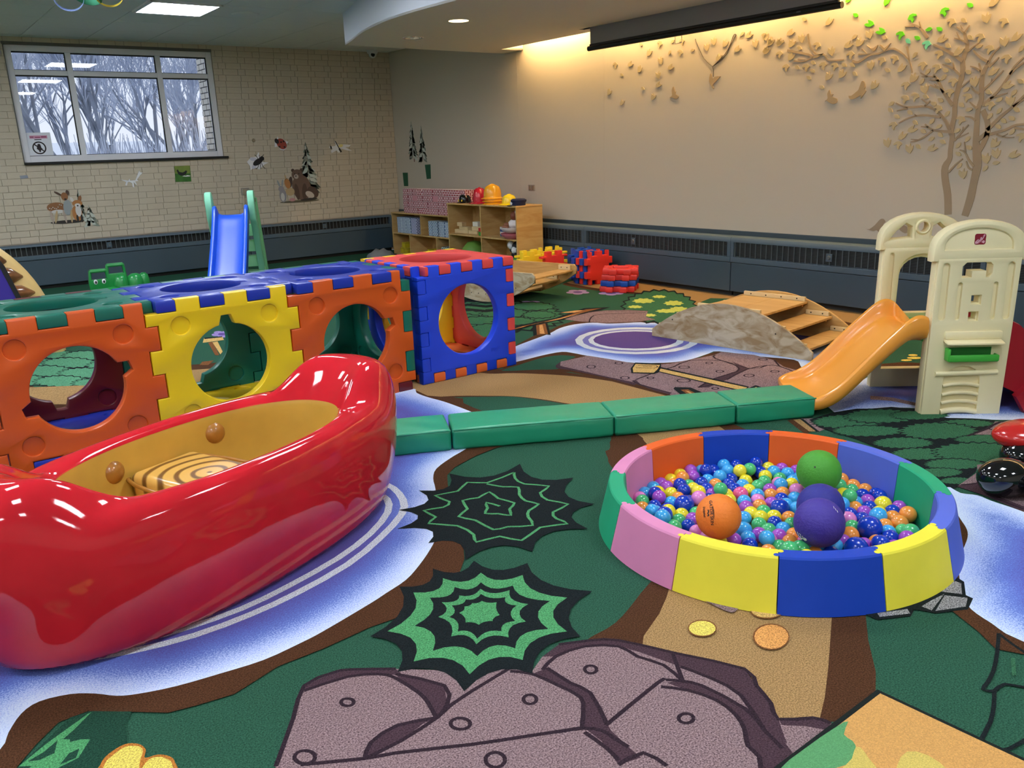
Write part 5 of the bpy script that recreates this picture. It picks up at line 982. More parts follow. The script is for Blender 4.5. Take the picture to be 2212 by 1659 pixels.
# frame matrices: panel xy -> world, z = outward normal
def FR(x, y, z): return Matrix(((1,0,0,x),(0,0,-1,y+Tk/2),(0,1,0,z),(0,0,0,1)))        # front, seen from -y
def BK(x, y, z): return Matrix(((-1,0,0,x+Sg),(0,0,1,y-Tk/2),(0,1,0,z),(0,0,0,1)))
def TP(x, y, z): return Matrix(((1,0,0,x),(0,1,0,y),(0,0,1,z-Tk/2),(0,0,0,1)))
def BT(x, y, z): return Matrix(((1,0,0,x),(0,-1,0,y+Sg),(0,0,-1,z+Tk/2),(0,0,0,1)))
def RT(x, y, z): return Matrix(((0,0,1,x-Tk/2),(1,0,0,y),(0,1,0,z),(0,0,0,1)))
def LT(x, y, z): return Matrix(((0,0,-1,x+Tk/2),(-1,0,0,y+Sg),(0,1,0,z),(0,0,0,1)))
_pc = {}
def panel(parent, name, label, m, M, edges, hole, notches=(), dimples=True, s=Sg):
    k = (tuple(edges), hole, tuple(notches), dimples, m.name, s)
    if k not in _pc:
        _pc[k] = make_panel(s, Tk, edges, hole, notches, dimples, .009 if dimples else .010); _pc[k].materials.append(m)
    o = bpy.data.objects.new(name, _pc[k]); C.objects.link(o); o.parent = parent; o['label'] = label
    o.matrix_local = MW[parent.name].inverted() @ M
    return o
tx, ty = .288, 4.655
tun = thing('play_tunnel', 'long tunnel of interlocking orange, yellow, blue and teal plastic panels with portholes', 'play tunnel', (1.48, 5.05, 0))
H0 = .225
fr = [CO, FL, CO, FL]
for k, (cf, nf, ct, cb, cbk) in enumerate((('orange',(.28, pi+.28),'green','blue','maroon'),('yellow',(pi/2,),'blue','yellow','green'),('orange',(.28, pi+.28),'blue','maroon','green'))):
    x = tx+k*Sg; last = k == 2
    e = [CO, CO if last else FL, CO, FL]
    panel(tun, 'side_panel', cf+' front panel with round porthole', PM[cf], FR(x, ty, 0), e, H0, nf)
    panel(tun, 'side_panel', cbk+' rear panel with round porthole', PM[cbk], BK(x, ty+Sg, 0), [CO, FL, CO, CO if last else FL], H0, (-pi/2,))
    panel(tun, 'roof_panel', ct+' roof panel with round opening', PM[ct], TP(x, ty, Sg), e, .225, (0,) if k < 2 else (pi*.75,))
    panel(tun, 'floor_panel', cb+' floor panel', PM[cb], BT(x, ty, 0), [CO, FL, CO, CO if last else FL], 0)
panel(tun, 'end_panel', 'teal end panel with round opening', PM['green'], RT(tx+3*Sg, ty, 0), [CO]*4, H0)
panel(tun, 'side_panel', 'orange front panel at the near end of the tunnel', PM['orange'], FR(tx-Sg, ty, 0), [CO, FL, CO, CO], H0, (.28,))
# separate blue cube with narrower teeth
bx0, by0, Sb = 2.752, 4.70, .79
cube = thing('play_cube', 'open play cube with blue porthole front and red roof, right of the tunnel', 'play cube', (bx0+Sb/2, by0+Sb/2, 0))
OD, EV = 'x.x.x.x.x', '.x.x.x.x.'
o9 = (Tk, 0, OD); e9 = (Tk, 0, EV)
fn = .245
global_S = Sg; Sg = Sb
panel(cube, 'side_panel', 'royal blue front panel with round porthole', PM['bblue'], FR(bx0, by0, 0), [o9, o9, e9, o9], fn, (), False, Sb)
panel(cube, 'roof_panel', 'coral red roof panel with round opening', PM['red'], TP(bx0, by0, Sb), [o9, o9, e9, e9], .255, (), False, Sb)
panel(cube, 'side_panel', 'coral red right panel with round porthole', PM['red'], RT(bx0+Sb, by0, 0), [e9, e9, e9, e9], fn, (), False, Sb)
panel(cube, 'side_panel', 'yellow rear panel', PM['byel'], BK(bx0, by0+Sb, 0), [o9, o9, o9, o9], fn, (), False, Sb)
panel(cube, 'side_panel', 'royal blue left panel with round porthole', PM['bblue'], LT(bx0, by0, 0), [o9, e9, o9, e9], fn, (), False, Sb)
panel(cube, 'floor_panel', 'tangerine floor panel', PM['borg'], BT(bx0, by0, 0), [e9, e9, e9, o9], .20, (), False, Sb)
Sg = global_S
bm = NB()
for z, w_ in ((.148,.085),(.158,.05),(.138,.06)): box(bm, bx0+.565, bx0+.565+w_, by0-.0015, by0+.001, z, z+.0035)
q = extr([(.04,.0),(.05,.0),(.075,.03),(.066,.03)], .003, Matrix(((1,0,0,bx0+.56),(0,0,-1,by0),(0,1,0,.135),(0,0,0,1)))); me = bpy.data.meshes.new('t'); q.to_mesh(me); q.free(); bm.from_mesh(me); bpy.data.meshes.remove(me)
obj('embossed_mark', bm, PM['bblue'], cube, world=True)
# ------------------------------------------------------------------ red canoe
M_red = mat('canoe_red', (204,34,46), rough=.07, spec=.42, coat=.12, var=.10, vscale=5, bump=.03, bscale=14)
M_must = mat('canoe_mustard', (206,164,70), rough=.3, spec=.5, coat=.3, var=.1, vscale=5)
can = thing('toy_canoe', 'big glossy red canoe with a mustard inside, lying in front of the tunnel', 'canoe', (.86, 3.088, 0), .387)
N_ = 96
def canoe_rings(prof):
    rings = []
    for f in prof:
        ring = []
        for k in range(N_):
            th = 2*pi*k/N_; c, s_ = cos(th), sin(th); cc = abs(c)**.92; ss = abs(s_)**.92; u = max(0, min(1, (cc-.72)/.22)); a, b, z = f(u*u*(3-2*u))
            ring.append(Vector((a*cc*(1 if c > 0 else -1), b*ss*(1 if s_ > 0 else -1), z)))
        rings.append(ring)
    return rings
outp = [lambda h: (.846,.356,0), lambda h: (.872,.372,.03), lambda h: (.92,.395,.13), lambda h: (.952,.412,.25), lambda h: (.962+.01*h,.417,.35+.04*h), lambda h: (.952+.015*h,.413,.425+.085*h), lambda h: (.905+.02*h,.397,.478+.12*h),
        lambda h: (.84+.01*h,.372,.497+.14*h), lambda h: (.765,.347,.499+.132*h), lambda h: (.70,.330,.496+.085*h), lambda h: (.645,.316,.488+.03*h), lambda h: (.606,.309,.474)]
bm = NB(); loft(bm, canoe_rings(outp), cap=False); bm.faces.new([v for v in bm.verts[:N_]][::-1]); o = obj('hull', bm, M_red, can, sm=70); md = o.modifiers.new('s', 'SUBSURF'); md.levels = 1; md.render_levels = 1
inp = [lambda h: (.608,.311,.476), lambda h: (.602,.306,.462), lambda h: (.598,.304,.40), lambda h: (.58,.295,.26), lambda h: (.55,.27,.15), lambda h: (.46,.21,.10), lambda h: (.2,.1,.09), lambda h: (.01,.005,.09)]
bm = NB(); loft(bm, canoe_rings(inp), cap=False); o = obj('inner_shell', bm, M_must, can, sm=70, label='mustard yellow inside'); md = o.modifiers.new('s', 'SUBSURF'); md.levels = 1; md.render_levels = 1
M_knob = mat('canoe_knob', (168,112,44), rough=.3, coat=.3, var=.2, vscale=18)
for x, z in ((-.22,.385),(.25,.395)):
    bm = NB(); y = .297*sqrt(max(0, 1-(x/.6)**2)); lathe(bm, [(0,.022),(.025,.017),(.042,.003),(.05,-.02)], 18, M=Mloc(x, y+.008, z, -.35*x*0+pi+ (-.55*x), radians(-90), 0)); obj('knob', bm, M_knob, can, sm=60)
def wood_rings(name, dark, light, scale, dist=1.):
    m = mat(name, light, rough=.35, coat=.25); nt = m.node_tree; b = nt.nodes['Principled BSDF']
    w_ = nt.nodes.new('ShaderNodeTexWave'); w_.wave_type = 'RINGS'; w_.rings_direction = 'Z'; w_.inputs['Scale'].default_value = scale; w_.inputs['Distortion'].default_value = dist; w_.inputs['Detail'].default_value = 1; w_.inputs['Detail Scale'].default_value = 1.2
    tc = nt.nodes.new('ShaderNodeTexCoord'); nt.links.new(tc.outputs['Object'], w_.inputs[0]); r = nt.nodes.new('ShaderNodeValToRGB'); e = r.color_ramp.elements; e[0].position = .08; e[0].color = lin(dark); e[1].position = .4; e[1].color = lin(light)
    nt.links.new(w_.outputs[0], r.inputs[0]); nt.links.new(r.outputs[0], b.inputs['Base Color']); return m
M_seat = wood_rings('canoe_seat_wood', (112,72,28), (222,172,84), 5.2, 1.2)
bm = NB(); box(bm, -.15,.15,-.285,.285,-.2,.0,.03, seg=4); o = obj('seat', bm, M_seat, can, sm=40, label='wooden seat with dark growth rings'); o.location = (-.02, .0, .365)
bm = NB(); tube(bm, catmull([(-.152,-.28,0),(-.152,.285,0),(.152,.285,0),(.152,-.28,0)], 6), .008, 8, closed=True); o = obj('seat_edge', bm, M_knob, can, sm=60); o.location = (-.02, .0, .338)
# ------------------------------------------------------------------ green folding mat
M_vin = mat('vinyl_green', (36,150,112), rough=.38, spec=.5, var=.05, vscale=7, bump=.5, bscale=9)
MP = [Vector((1.845,3.655)), Vector((2.19,3.49)), Vector((2.96,3.076)), Vector((3.585,2.765)), Vector((4.005,2.55))]
mt_ = thing('folding_mat', 'long green vinyl folding mat laid out behind the ball pit', 'mat', (2.96, 3.2, 0))
HM = .118
for k in range(4):
    a, b = MP[k], MP[k+1]; d = (b-a); Ln = d.length; an = atan2(d.y, d.x); w_ = .285
    bm = NB(); nx, ny, nz = 14, 6, 3; box(bm, .004, Ln-.004, 0, w_, .002, HM)
    bmesh.ops.subdivide_edges(bm, edges=bm.edges[:], cuts=9, use_grid_fill=True); bm.normal_update()
    rn = random.Random(k+2)
    ph = rn.uniform(0, 6)
    for v in bm.verts:
        x, y, z = v.co; ex = min(x-.004, Ln-.004-x); ey = min(y, w_-y); 
        f = min(1, ex/.05)*min(1, ey/.05)
        if z > HM-.01: v.co.z += .006*f+.0035*f*sin(x*26+y*34+ph)*sin(x*7+ph)
        if y < .01: v.co.y -= .007*min(1, ex/.06)*min(1, z/.03)*min(1, max(0, HM-z)/.03)+.003*sin(x*22+z*30+ph)*min(1, ex/.1)
    o = obj('mat_section', bm, M_vin, mt_, M=Mloc(a.x, a.y, 0, an), world=True, sm=60); md = o.modifiers.new('b', 'BEVEL'); md.width = .012; md.segments = 2; md.limit_method = 'ANGLE'; md.angle_limit = radians(50)
    bm = NB(); tube(bm, [(.004,-.002,HM-.004),(Ln-.004,-.002,HM-.004)], .0035, 6); obj('seam', bm, M_vin, mt_, M=Mloc(a.x, a.y, 0, an), world=True)
t = tag(obj('strap_tab', extr([(0,0),(.05,.012),(.075,.045),(.05,.05),(.012,.022)], .004, Mloc(2.33,3.80,.008, .3)), mat('strap_black', (24,24,26), rough=.8)), 'small black strap tab sticking out behind the green mat', 'strap')
# ------------------------------------------------------------------ ball pit
FM = {k: mat('foam_'+k, c, rough=.6, spec=.3, var=.05, vscale=5, bump=.06, bscale=300) for k, c in dict(pink=(216,136,180), green=(30,160,116), yellow=(234,222,66), blue=(18,64,178), peri=(84,106,206), orange=(230,98,36)).items()}
pc = Vector((2.668, 1.868)); pit = thing('ball_pit', 'round foam ball pit wall of twelve coloured interlocking segments', 'ball pit', (pc.x, pc.y, 0))
HP, ro0, ro1, ri0, ri1 = .19, .694, .652, .575, .588
a_ref = radians(-142.3)
cols = ['blue','yellow','peri','green','peri','orange','blue','orange','pink','green','pink','yellow']
for k, cname in enumerate(cols):
    a0 = a_ref+k*pi/6; a1 = a0+pi/6; g = .0025; n = 14
    bm = NB(); rings = []
    for i in range(n+1):
        a = a0+g+(a1-a0-2*g)*i/n; c, s_ = cos(a), sin(a)
        P = [(ri0,.0),(ri0,.0),(ri1,HP-.006),(ri1+.005,HP),(ro1-.005,HP),(ro1,HP-.006),(ro0,.003),(ro0-.004,0)][1:]
        rings.append([Vector((r*c, r*s_, z)) for r, z in P])
    loft(bm, rings); o = obj('foam_segment', bm, FM[cname], pit, sm=22)
    # puzzle tabs lapping over the neighbour's rim
    for r_, sg in ((ri1+.017, 1), (ro1-.018, -1)):
        aa = a1+sg*.010; P = circ(0, 0, .0105, 12)
        q = extr(P, .0016, Mloc(r_*cos(aa), r_*sin(aa), HP-.001)); nb = cols[(k+1) % 12]; obj('puzzle_tab', q, FM[cname] if sg > 0 else FM[nb], o)
# balls
BC = dict(b=(14,58,182), c=(62,168,232), y=(238,222,52), g=(74,186,116), o=(238,150,64), p=(160,78,192), k=(222,130,196), r=(232,92,150))
BN = dict(b='dark blue', c='sky blue', y='yellow', g='green', o='light orange', p='purple', k='pale pink', r='deep pink')
bme = {}
M_ball = {k: mat('ball_'+k, c, rough=.22, spec=.5, coat=.25) for k, c in BC.items()}
def sph(r, n=20, m=12):
    bm = NB(); bmesh.ops.create_uvsphere(bm, u_segments=n, v_segments=m, radius=r); me = bpy.data.meshes.new('play_ball'); bm.to_mesh(me); bm.free(); me.shade_smooth(); return me
cnt = {}
for x, y, z, r, c in DATA['balls']:
    if len(c) > 1: continue
    if (r, c) not in bme: bme[r, c] = sph(r/1000); bme[r, c].materials.append(M_ball[c])
    o = bpy.data.objects.new('play_ball', bme[r, c]); C.objects.link(o); o.location = (x/1000, y/1000, z/1000); o.rotation_euler = (random.uniform(0,6), random.uniform(0,6), 0)
    sz = 'small' if r < 31 else ('larger' if r < 41 else 'biggest')
    tag(o, '%s %s plastic ball among the loose balls filling the foam pit' % (sz, BN[c]), 'ball', '%s %s balls in the pit' % (sz, BN[c]))
DB = dict(orange=((236,128,44),'orange textured dodgeball with black GATOR SKIN lettering in the ball pit'), green=((74,156,52),'green textured dodgeball, farthest of the four big balls in the pit'), purple=((44,46,140),'blue-violet dodgeball partly hidden behind the nearest purple one'), purple2=((66,52,150),'purple dodgeball nearest the front of the ball pit'))
camp = Vector((0,0,1.5))
for x, y, z, r, c in DATA['balls']:
    if len(c) == 1: continue
    r /= 1000; loc = Vector((x/1000, y/1000, z/1000)); col, lab = DB[c]
    me = sph(r, 40, 24); m = mat('dodge_'+c, col, rough=.55, spec=.35, bump=.9, bscale=95); t = thing('dodgeball', lab, 'ball', loc); obj('skin', me, m, t)
    # frame on the side facing the room's front
    f = (camp-loc).normalized(); rt = Vector((0,0,1)).cross(f).normalized(); up = f.cross(rt)
    def wrap(bm, cx, cy, rot, dr=.0006):
        for v in bm.verts:
            x_ = v.co.x*cos(rot)-v.co.y*sin(rot)+cx; y_ = v.co.x*sin(rot)+v.co.y*cos(rot)+cy
            zz = sqrt(max(0, r*r-x_*x_-y_*y_)); v.co = (rt*x_+up*y_+f*zz).normalized()*(r+dr+(.0006 if v.co.z > 0 else 0))
        return bm
    if c == 'orange':
        for s_, size, cx, cy, b_ in (('GATOR SKIN',.0155,-.30,.13,.0002),('Dodgeball',.0095,-.60,.14,.0002)):
            q = text_bm(s_, size, bold=b_); bmesh.ops.subdivide_edges(q, edges=[e for e in q.edges if e.calc_length() > .004], cuts=1); obj('lettering', wrap(q, cx*r, cy*r, radians(-84)), M_blk, t)
        for k_, (cx, cy, L0) in enumerate(((-.21,.13,.046),(-.185,.12,.03))):
            q = NB(); box(q, -L0/2, L0/2, -.0006, .0006, 0, .0004); bmesh.ops.subdivide_edges(q, edges=q.edges[:], cuts=5); obj('rule', wrap(q, cx*r, cy*r, radians(-84)), M_blk, t)
        q = extr(ribbon(catmull([(-.011,.002),(-.004,.004),(.003,.001),(.009,.004),(.012,-.001)], 3, False), .004)[0]+ribbon(catmull([(-.011,.002),(-.004,.004),(.003,.001),(.009,.004),(.012,-.001)], 3, False), .004)[1][::-1], .0004); obj('reptile_emblem', wrap(q, -.46*r, .12*r, radians(-84)), M_blk, t)
    if c == 'green':
        q = extr(circ(0,0,.0035,12), .0004); obj('valve', wrap(q, -.18*r, .18*r, 0), M_blk, t)
    if c == 'purple2':
        for k_ in range(3):
            q = NB(); box(q, -.0007,.0007,-.004,.004,0,.0004); obj('white_tick', wrap(q, (.5+.07*k_)*r, (.66-.07*k_)*r, radians(24)), M_white, t)
        for P in ([(-.72,-.52),(-.66,-.56),(-.66,-.64),(-.58,-.60),(-.56,-.7),(-.42,-.76),(-.44,-.70),(-.54,-.66)], [(-.79,-.46),(-.74,-.60),(-.64,-.70),(-.60,-.76)], [(-.64,-.68),(-.52,-.73),(-.46,-.78)]):
            L_, R_ = ribbon([(a*r, b*r) for a, b in P], .0016); obj('white_marking', wrap(extr(L_+R_[::-1], .0004), 0, 0, 0), M_white, t)

# ------------------------------------------------------------------ cream climber with slides
M_cream = mat('cream_plastic', (238,226,182), rough=.42, spec=.4, bump=.12, bscale=420); M_olime = mat('slide_orange', (240,160,62), rough=.25, spec=.5, coat=.2); M_kgreen = mat('kelly_green', (70,176,66), rough=.4); M_dkred = mat('ramp_red', (158,24,40), rough=.35); M_logo = mat('logo_red', (138,20,44), rough=.35)
cl = thing('toy_climber', 'cream plastic climber with arched towers, green deck and orange and red slides', 'climber', (4.462, 2.198, 0), atan2(-.659,.752))
arch = lambda x0, x1, zc, zt, n=16: [((x0+x1)/2-(x1-x0)/2*cos(pi*k/n), zc+(zt-zc)*sin(pi*k/n)**.8) for k in range(n+1)]
def pill(cx, z0, z1, w_): return [(cx+w_/2*cos(a), z1-w_/2+w_/2*sin(a)) for a in [pi*k/8 for k in range(9)]]+[(cx+w_/2*cos(a), z0+w_/2+w_/2*sin(a)) for a in [pi+pi*k/8 for k in range(9)]]
W0, ZC, ZT = .43, .87, 1.066
body = [(0,0),(W0,0),(W0+.012,.5),(W0+.018,ZC)]+arch(.012, W0+.018, ZC, ZT-.03)[::-1][1:-1]+[(.012,ZC),(.006,.5)]
windo = [(.145,.765),(.145,.825),(.165,.845),(.285,.845),(.30,.83),(.30,.785),(.285,.765),(.268,.765),(.268,.80),(.195,.80),(.195,.765)]
sq = lambda cx, cz, h: [(cx-h,cz-h),(cx+h,cz-h),(cx+h,cz+h),(cx-h,cz+h)]
def putxz(name, loops, t, y, parent, m=M_cream, bev=.008, label=None, dx=0):
    bm = plate(loops, t, bev); return obj(name, bm, m, parent, M=Matrix.Translation((dx, y, 0)) @ XZ, sm=35, label=label)
fp_ = putxz('front_tower', [body, windo, sq(.232,.645,.02), sq(.226,.555,.02)], .06, .035, cl, bev=.003, label='front tower wall with castle-shaped window')
door = [(.105,.0),(.30,.0),(.30,.20)]+[(.2025+.0975*cos(a), .20+.08*sin(a)) for a in [pi*k/8 for k in range(1,8)]]+[(.105,.20)]
front = [(.006,.0),(.105,.0),(.105,.20)]+[(.2025-.0975*cos(a), .20+.08*sin(a)) for a in [pi*k/8 for k in range(1,8)]]+[(.30,.20),(.30,0),(W0-.006,0),(W0+.006,.5),(W0+.012,ZC-.005),(.018,ZC-.005),(.012,.5)]
big = lambda L, g: L
putxz('relief_facing', [front, pill(.062,.535,.845,.036), pill(.395,.535,.845,.036), pill(.142,.535,.74,.024), pill(.325,.535,.74,.024), [(a, b) for a, b in windo], sq(.232,.645,.026), sq(.226,.555,.026)], .022, -.001, fp_, bev=.0025)
def cap(parent, y, flip=1, ring=False, dx=0):
    outer = [(-.012,ZC-.02),(W0+.044,ZC-.02),(W0+.044,ZC+.025)]+arch(-.012, W0+.044, ZC+.025, ZT)[::-1][1:-1]+[(-.012,ZC+.025)]
    tym = [(.05,ZC+.045),(.39,ZC+.045)]+arch(.05,.39,ZC+.052,ZT-.045)[::-1][1:-1]
    lp = [outer, tym] if not ring else [outer, [(.045,ZC+.045),(.165,ZC+.055),(.165,ZC+.115),(.13,ZT-.062),(.08,ZC+.09)], circ(.225,ZC+.115,.036,20), [(.285,ZC+.055),(.40,ZC+.045),(.37,ZC+.09),(.32,ZT-.062),(.285,ZC+.115)]]
    o = putxz('arched_cap', lp, .095, y, parent, bev=.02, dx=dx)
    if not ring:
        putxz('tympanum', [[(.04,ZC+.035),(.40,ZC+.035)]+arch(.04,.40,ZC+.05,ZT-.035)[::-1][1:-1]], .05, y, o, bev=.004, dx=dx)
        for k in range(7):
            a = radians(28+k*20.6); bm = NB(); tube(bm, [(.22+.07*cos(a)*1.4, y-.024, ZC+.05+.03*sin(a)), (.22+.155*cos(a), y-.026, ZC+.05+.085*sin(a))], .004, 6); obj('ray_ridge', bm, M_cream, o, sm=60)
    return o
cp = cap(cl, .035)
# maker's badge: red rounded square with a pale stepped mark
bm = plate([catmull([(-.026,-.026),(0,-.028),(.026,-.026),(.028,0),(.026,.026),(0,.028),(-.026,.026),(-.028,0)], 3)], .006, .001); o = obj('badge', bm, M_logo, cl, M=Mloc(.225,.007,ZC+.095) @ XZ, label='red square badge with a pale slanted stair mark')
M_lg = mat('logo_pale', (222,170,186), rough=.4)
bm = NB()
for P in ([(-.026,-.014),(-.012,.0),(-.005,-.004),(.002,.012),(.008,.008),(.016,.025),(.024,.024),(.010,-.004),(.004,-.012),(-.010,-.022),(-.024,-.024)], [(.006,-.016),(.016,-.006),(.024,-.010),(.020,-.022)]): extr(P, .001, Mloc(.225,.0035,ZC+.095) @ XZ, bm)
obj('badge_mark', bm, M_lg, o, M=Matrix.Identity(4))
for k, (x0, z0, x1, z1) in enumerate(((-.018,-.013,.0,.002),(-.010,-.018,.008,-.004),(.006,.004,.014,.016))):
    bm = NB(); tube(bm, [(.225+x0,.0023,ZC+.095+z0),(.225+x1,.0023,ZC+.095+z1)], .0012, 5); obj('badge_line', bm, M_logo, o)
# ledge, tray, bar, door slats
bm = NB(); box(bm, .085,.385,-.075,.0,.405,.435,.012); 
for v in bm.verts:
    if v.co.z > .42 and v.co.y < -.03: v.co.z -= .012
box(bm, .085,.385,-.03,.0,.43,.475,.010); obj('ledge', bm, M_cream, cl, sm=40)
bm = NB(); box(bm, .105,.362,-.065,-.048,.315,.352,.006); box(bm, .105,.362,-.06,.01,.312,.326,.005); box(bm, .098,.112,-.06,.01,.315,.385,.005); box(bm, .355,.366,-.06,.01,.315,.35,.005); obj('tray', bm, M_kgreen, cl, sm=40, label='green tray')
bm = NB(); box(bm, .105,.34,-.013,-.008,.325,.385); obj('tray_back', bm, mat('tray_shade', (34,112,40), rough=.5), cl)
bm = NB(); tube(bm, [(.058,-.012,.236),(.385,-.012,.244)], .0145, 12); obj('cross_bar', bm, M_cream, cl, sm=60)
for z in (.165,.115,.066,.015):
    bm = NB(); tube(bm, [(.108,-.008,z),(.15,-.009,z+.010),(.2025,-.009,z+.013),(.255,-.009,z+.010),(.297,-.008,z)], .010 if z > .03 else .017, 8); obj('door_slat', bm, M_cream, cl, sm=60)
# rear tower with tall doorway
RX, RY = -.085, .585
dw = [(.115,.47),(.37,.47),(.355,.70)]+[(.2375+.1175*cos(a), .70+.105*sin(a)) for a in [pi*k/10 for k in range(1,10)]]+[(.12,.70)]
lo_ = [(.06,.12),(.37,.12),(.36,.31),(.09,.31)]
bodyR = [(0,0),(W0,0),(W0+.012,.5),(W0+.018,ZC),(.012,ZC),(.006,.5)]
rt_ = putxz('rear_tower', [bodyR, dw, lo_], .06, RY, cl, dx=RX, label='rear tower wall with arched doorway')
frR = [(.012,.475),(.105,.475),(.11,.71)]+[(.2375-.13*cos(a), .71+.115*sin(a)) for a in [pi*k/10 for k in range(1,10)]]+[(.368,.71),(.38,.475),(W0+.004,.475),(W0+.012,ZC-.005),(.018,ZC-.005)]
putxz('relief_facing', [frR, pill(.062,.52,.845,.04), pill(.41,.52,.845,.03)], .022, RY-.036, rt_, bev=.007, dx=RX)
cap(cl, RY, 1, True, RX)
bm = NB(); lathe(bm, [(.027,-.03),(.03,-.056),(.038,-.058),(.044,-.05),(.044,.05)], 20, M=Mloc(RX+.225,RY,ZC+.115,0,radians(-90),0)); obj('round_window', bm, M_cream, cl, sm=50)
bm = NB(); lathe(bm, [(.0,.0),(.033,.0)], 20, M=Mloc(RX+.225,RY+.03,ZC+.115,0,radians(-90),0)); bm.free()
# deck
bm = NB(); box(bm, .0,.42,.05,.56,.40,.44,.012); obj('deck', bm, M_kgreen, cl, sm=40, label='green deck')
for P in ([(.02,.18),(.10,.25),(.20,.20)],[(.06,.40),(.16,.33),(.27,.42)],[(.1,.1),(.22,.13)]):
    bm = NB(); tube(bm, [(a, b, .441) for a, b in P], .004, 5); obj('deck_ridge', bm, M_kgreen, cl)
# orange slide
def chute(name, path, halfw, wall, lip, m, parent, M=None, thick=.02, flare=0.):
    """path: (run x, z, wall scale) from the top down; runs along -x"""
    bm = NB(); rings = []
    for i, (x, z, wsc) in enumerate(path):
        h = wall*wsc; w1 = halfw*(1+flare*i/(len(path)-1))
        sec = [(-w1+.05, 0), (-w1+.018, .012), (-w1+.006, h*.55), (-w1-.002, h-.008), (-w1-.02, h), (-w1-.04, h-.012), (-w1-.046, h*.4), (-w1-.042, -thick-.02), (w1+.042, -thick-.02), (w1+.046, h*.4), (w1+.04, h-.012), (w1+.02, h), (w1+.002, h-.008), (w1-.006, h*.55), (w1-.018, .012), (w1-.05, 0), (w1*.3, -.004), (-w1*.3, -.004)]
        rings.append([Vector((x, y, max(.001, z+zz) if zz < 0 else z+zz)) for y, zz in sec])
    loft(bm, rings)
    return obj(name, bm, m, parent, M=M, sm=50)
pth = catmull([(.02,.442,.9),(-.03,.446,1.05),(-.09,.43,1.0),(-.18,.355,.92),(-.28,.255,.9),(-.37,.16,.86),(-.45,.09,.78),(-.53,.056,.62),(-.60,.048,.45),(-.645,.046,.22)], 3, False)
o = chute('slide_chute', pth, .235, .115, 0, M_olime, cl, Mloc(-.005,.27,0), .035, .13); o['label'] = 'orange slide chute'; md = o.modifiers.new('s', 'SUBSURF'); md.levels = 1; md.render_levels = 1
# red ramp on the other side
bm = NB(); rings = []
for x, z in ((.42,.46),(.50,.42),(.70,.22),(.92,.02)):
    rings.append([Vector((x, y, zz)) for y, zz in ((.03,max(0,z-.30)),(.03,z+.07),(.055,z+.075),(.075,z),(.515,z),(.535,z+.075),(.56,z+.07),(.56,max(0,z-.30)))])
loft(bm, rings); obj('red_ramp', bm, M_dkred, cl, sm=30, label='dark red ramp')
bm = extr([(.50,.10),(.56,.16),(.74,.0),(.56,.0)], .05, Matrix.Translation((0,.03,0)) @ XZ); obj('ramp_fin', bm, M_dkred, cl)
bm = NB(); box(bm, -.06,.38,.10,.54,.0,.035,.01); bm.free()
# ------------------------------------------------------------------ wooden arch steps and the same piece turned over as a rocking boat
def plywood(name, c, c2, rough=.55, sc=3.):
    m = mat(name, c, rough=rough, spec=.3); nt = m.node_tree; b = nt.nodes['Principled BSDF']; tc = nt.nodes.new('ShaderNodeTexCoord'); mp = nt.nodes.new('ShaderNodeMapping'); mp.inputs['Scale'].default_value = (1.4, 3, 3) if sc > 4 else (1, 6, 6)
    n = nt.nodes.new('ShaderNodeTexNoise'); n.inputs['Scale'].default_value = sc; n.inputs['Detail'].default_value = 6; n.inputs['Distortion'].default_value = 1.4; nt.links.new(tc.outputs['Object'], mp.inputs[0]); nt.links.new(mp.outputs[0], n.inputs[0])
    r = nt.nodes.new('ShaderNodeValToRGB'); e = r.color_ramp.elements; e[0].position = .34; e[0].color = lin(c2); e[1].position = .62; e[1].color = lin(c); nt.links.new(n.outputs[0], r.inputs[0]); nt.links.new(r.outputs[0], b.inputs['Base Color']); return m
M_ply = plywood('plywood_worn', (190,176,150), (150,124,88), .6, 4.5); M_birch = plywood('birch_board', (206,166,104), (186,142,82), .4, 2.); M_edge = mat('ply_edge', (208,186,144), rough=.6); M_cleat = mat('cleat_pine', (222,196,146), rough=.55); M_screw = mat('screw_black', (30,24,20), rough=.5)
Lc, Ap = 1.386, .335
def arc_out(L, z0, zt, n=26): return [(L/2-L/2*cos(pi*k/n)*1.0, z0+(zt-z0)*(1-((L/2-(L/2-L/2*cos(pi*k/n)))/(L/2))**2)) for k in range(n+1)]
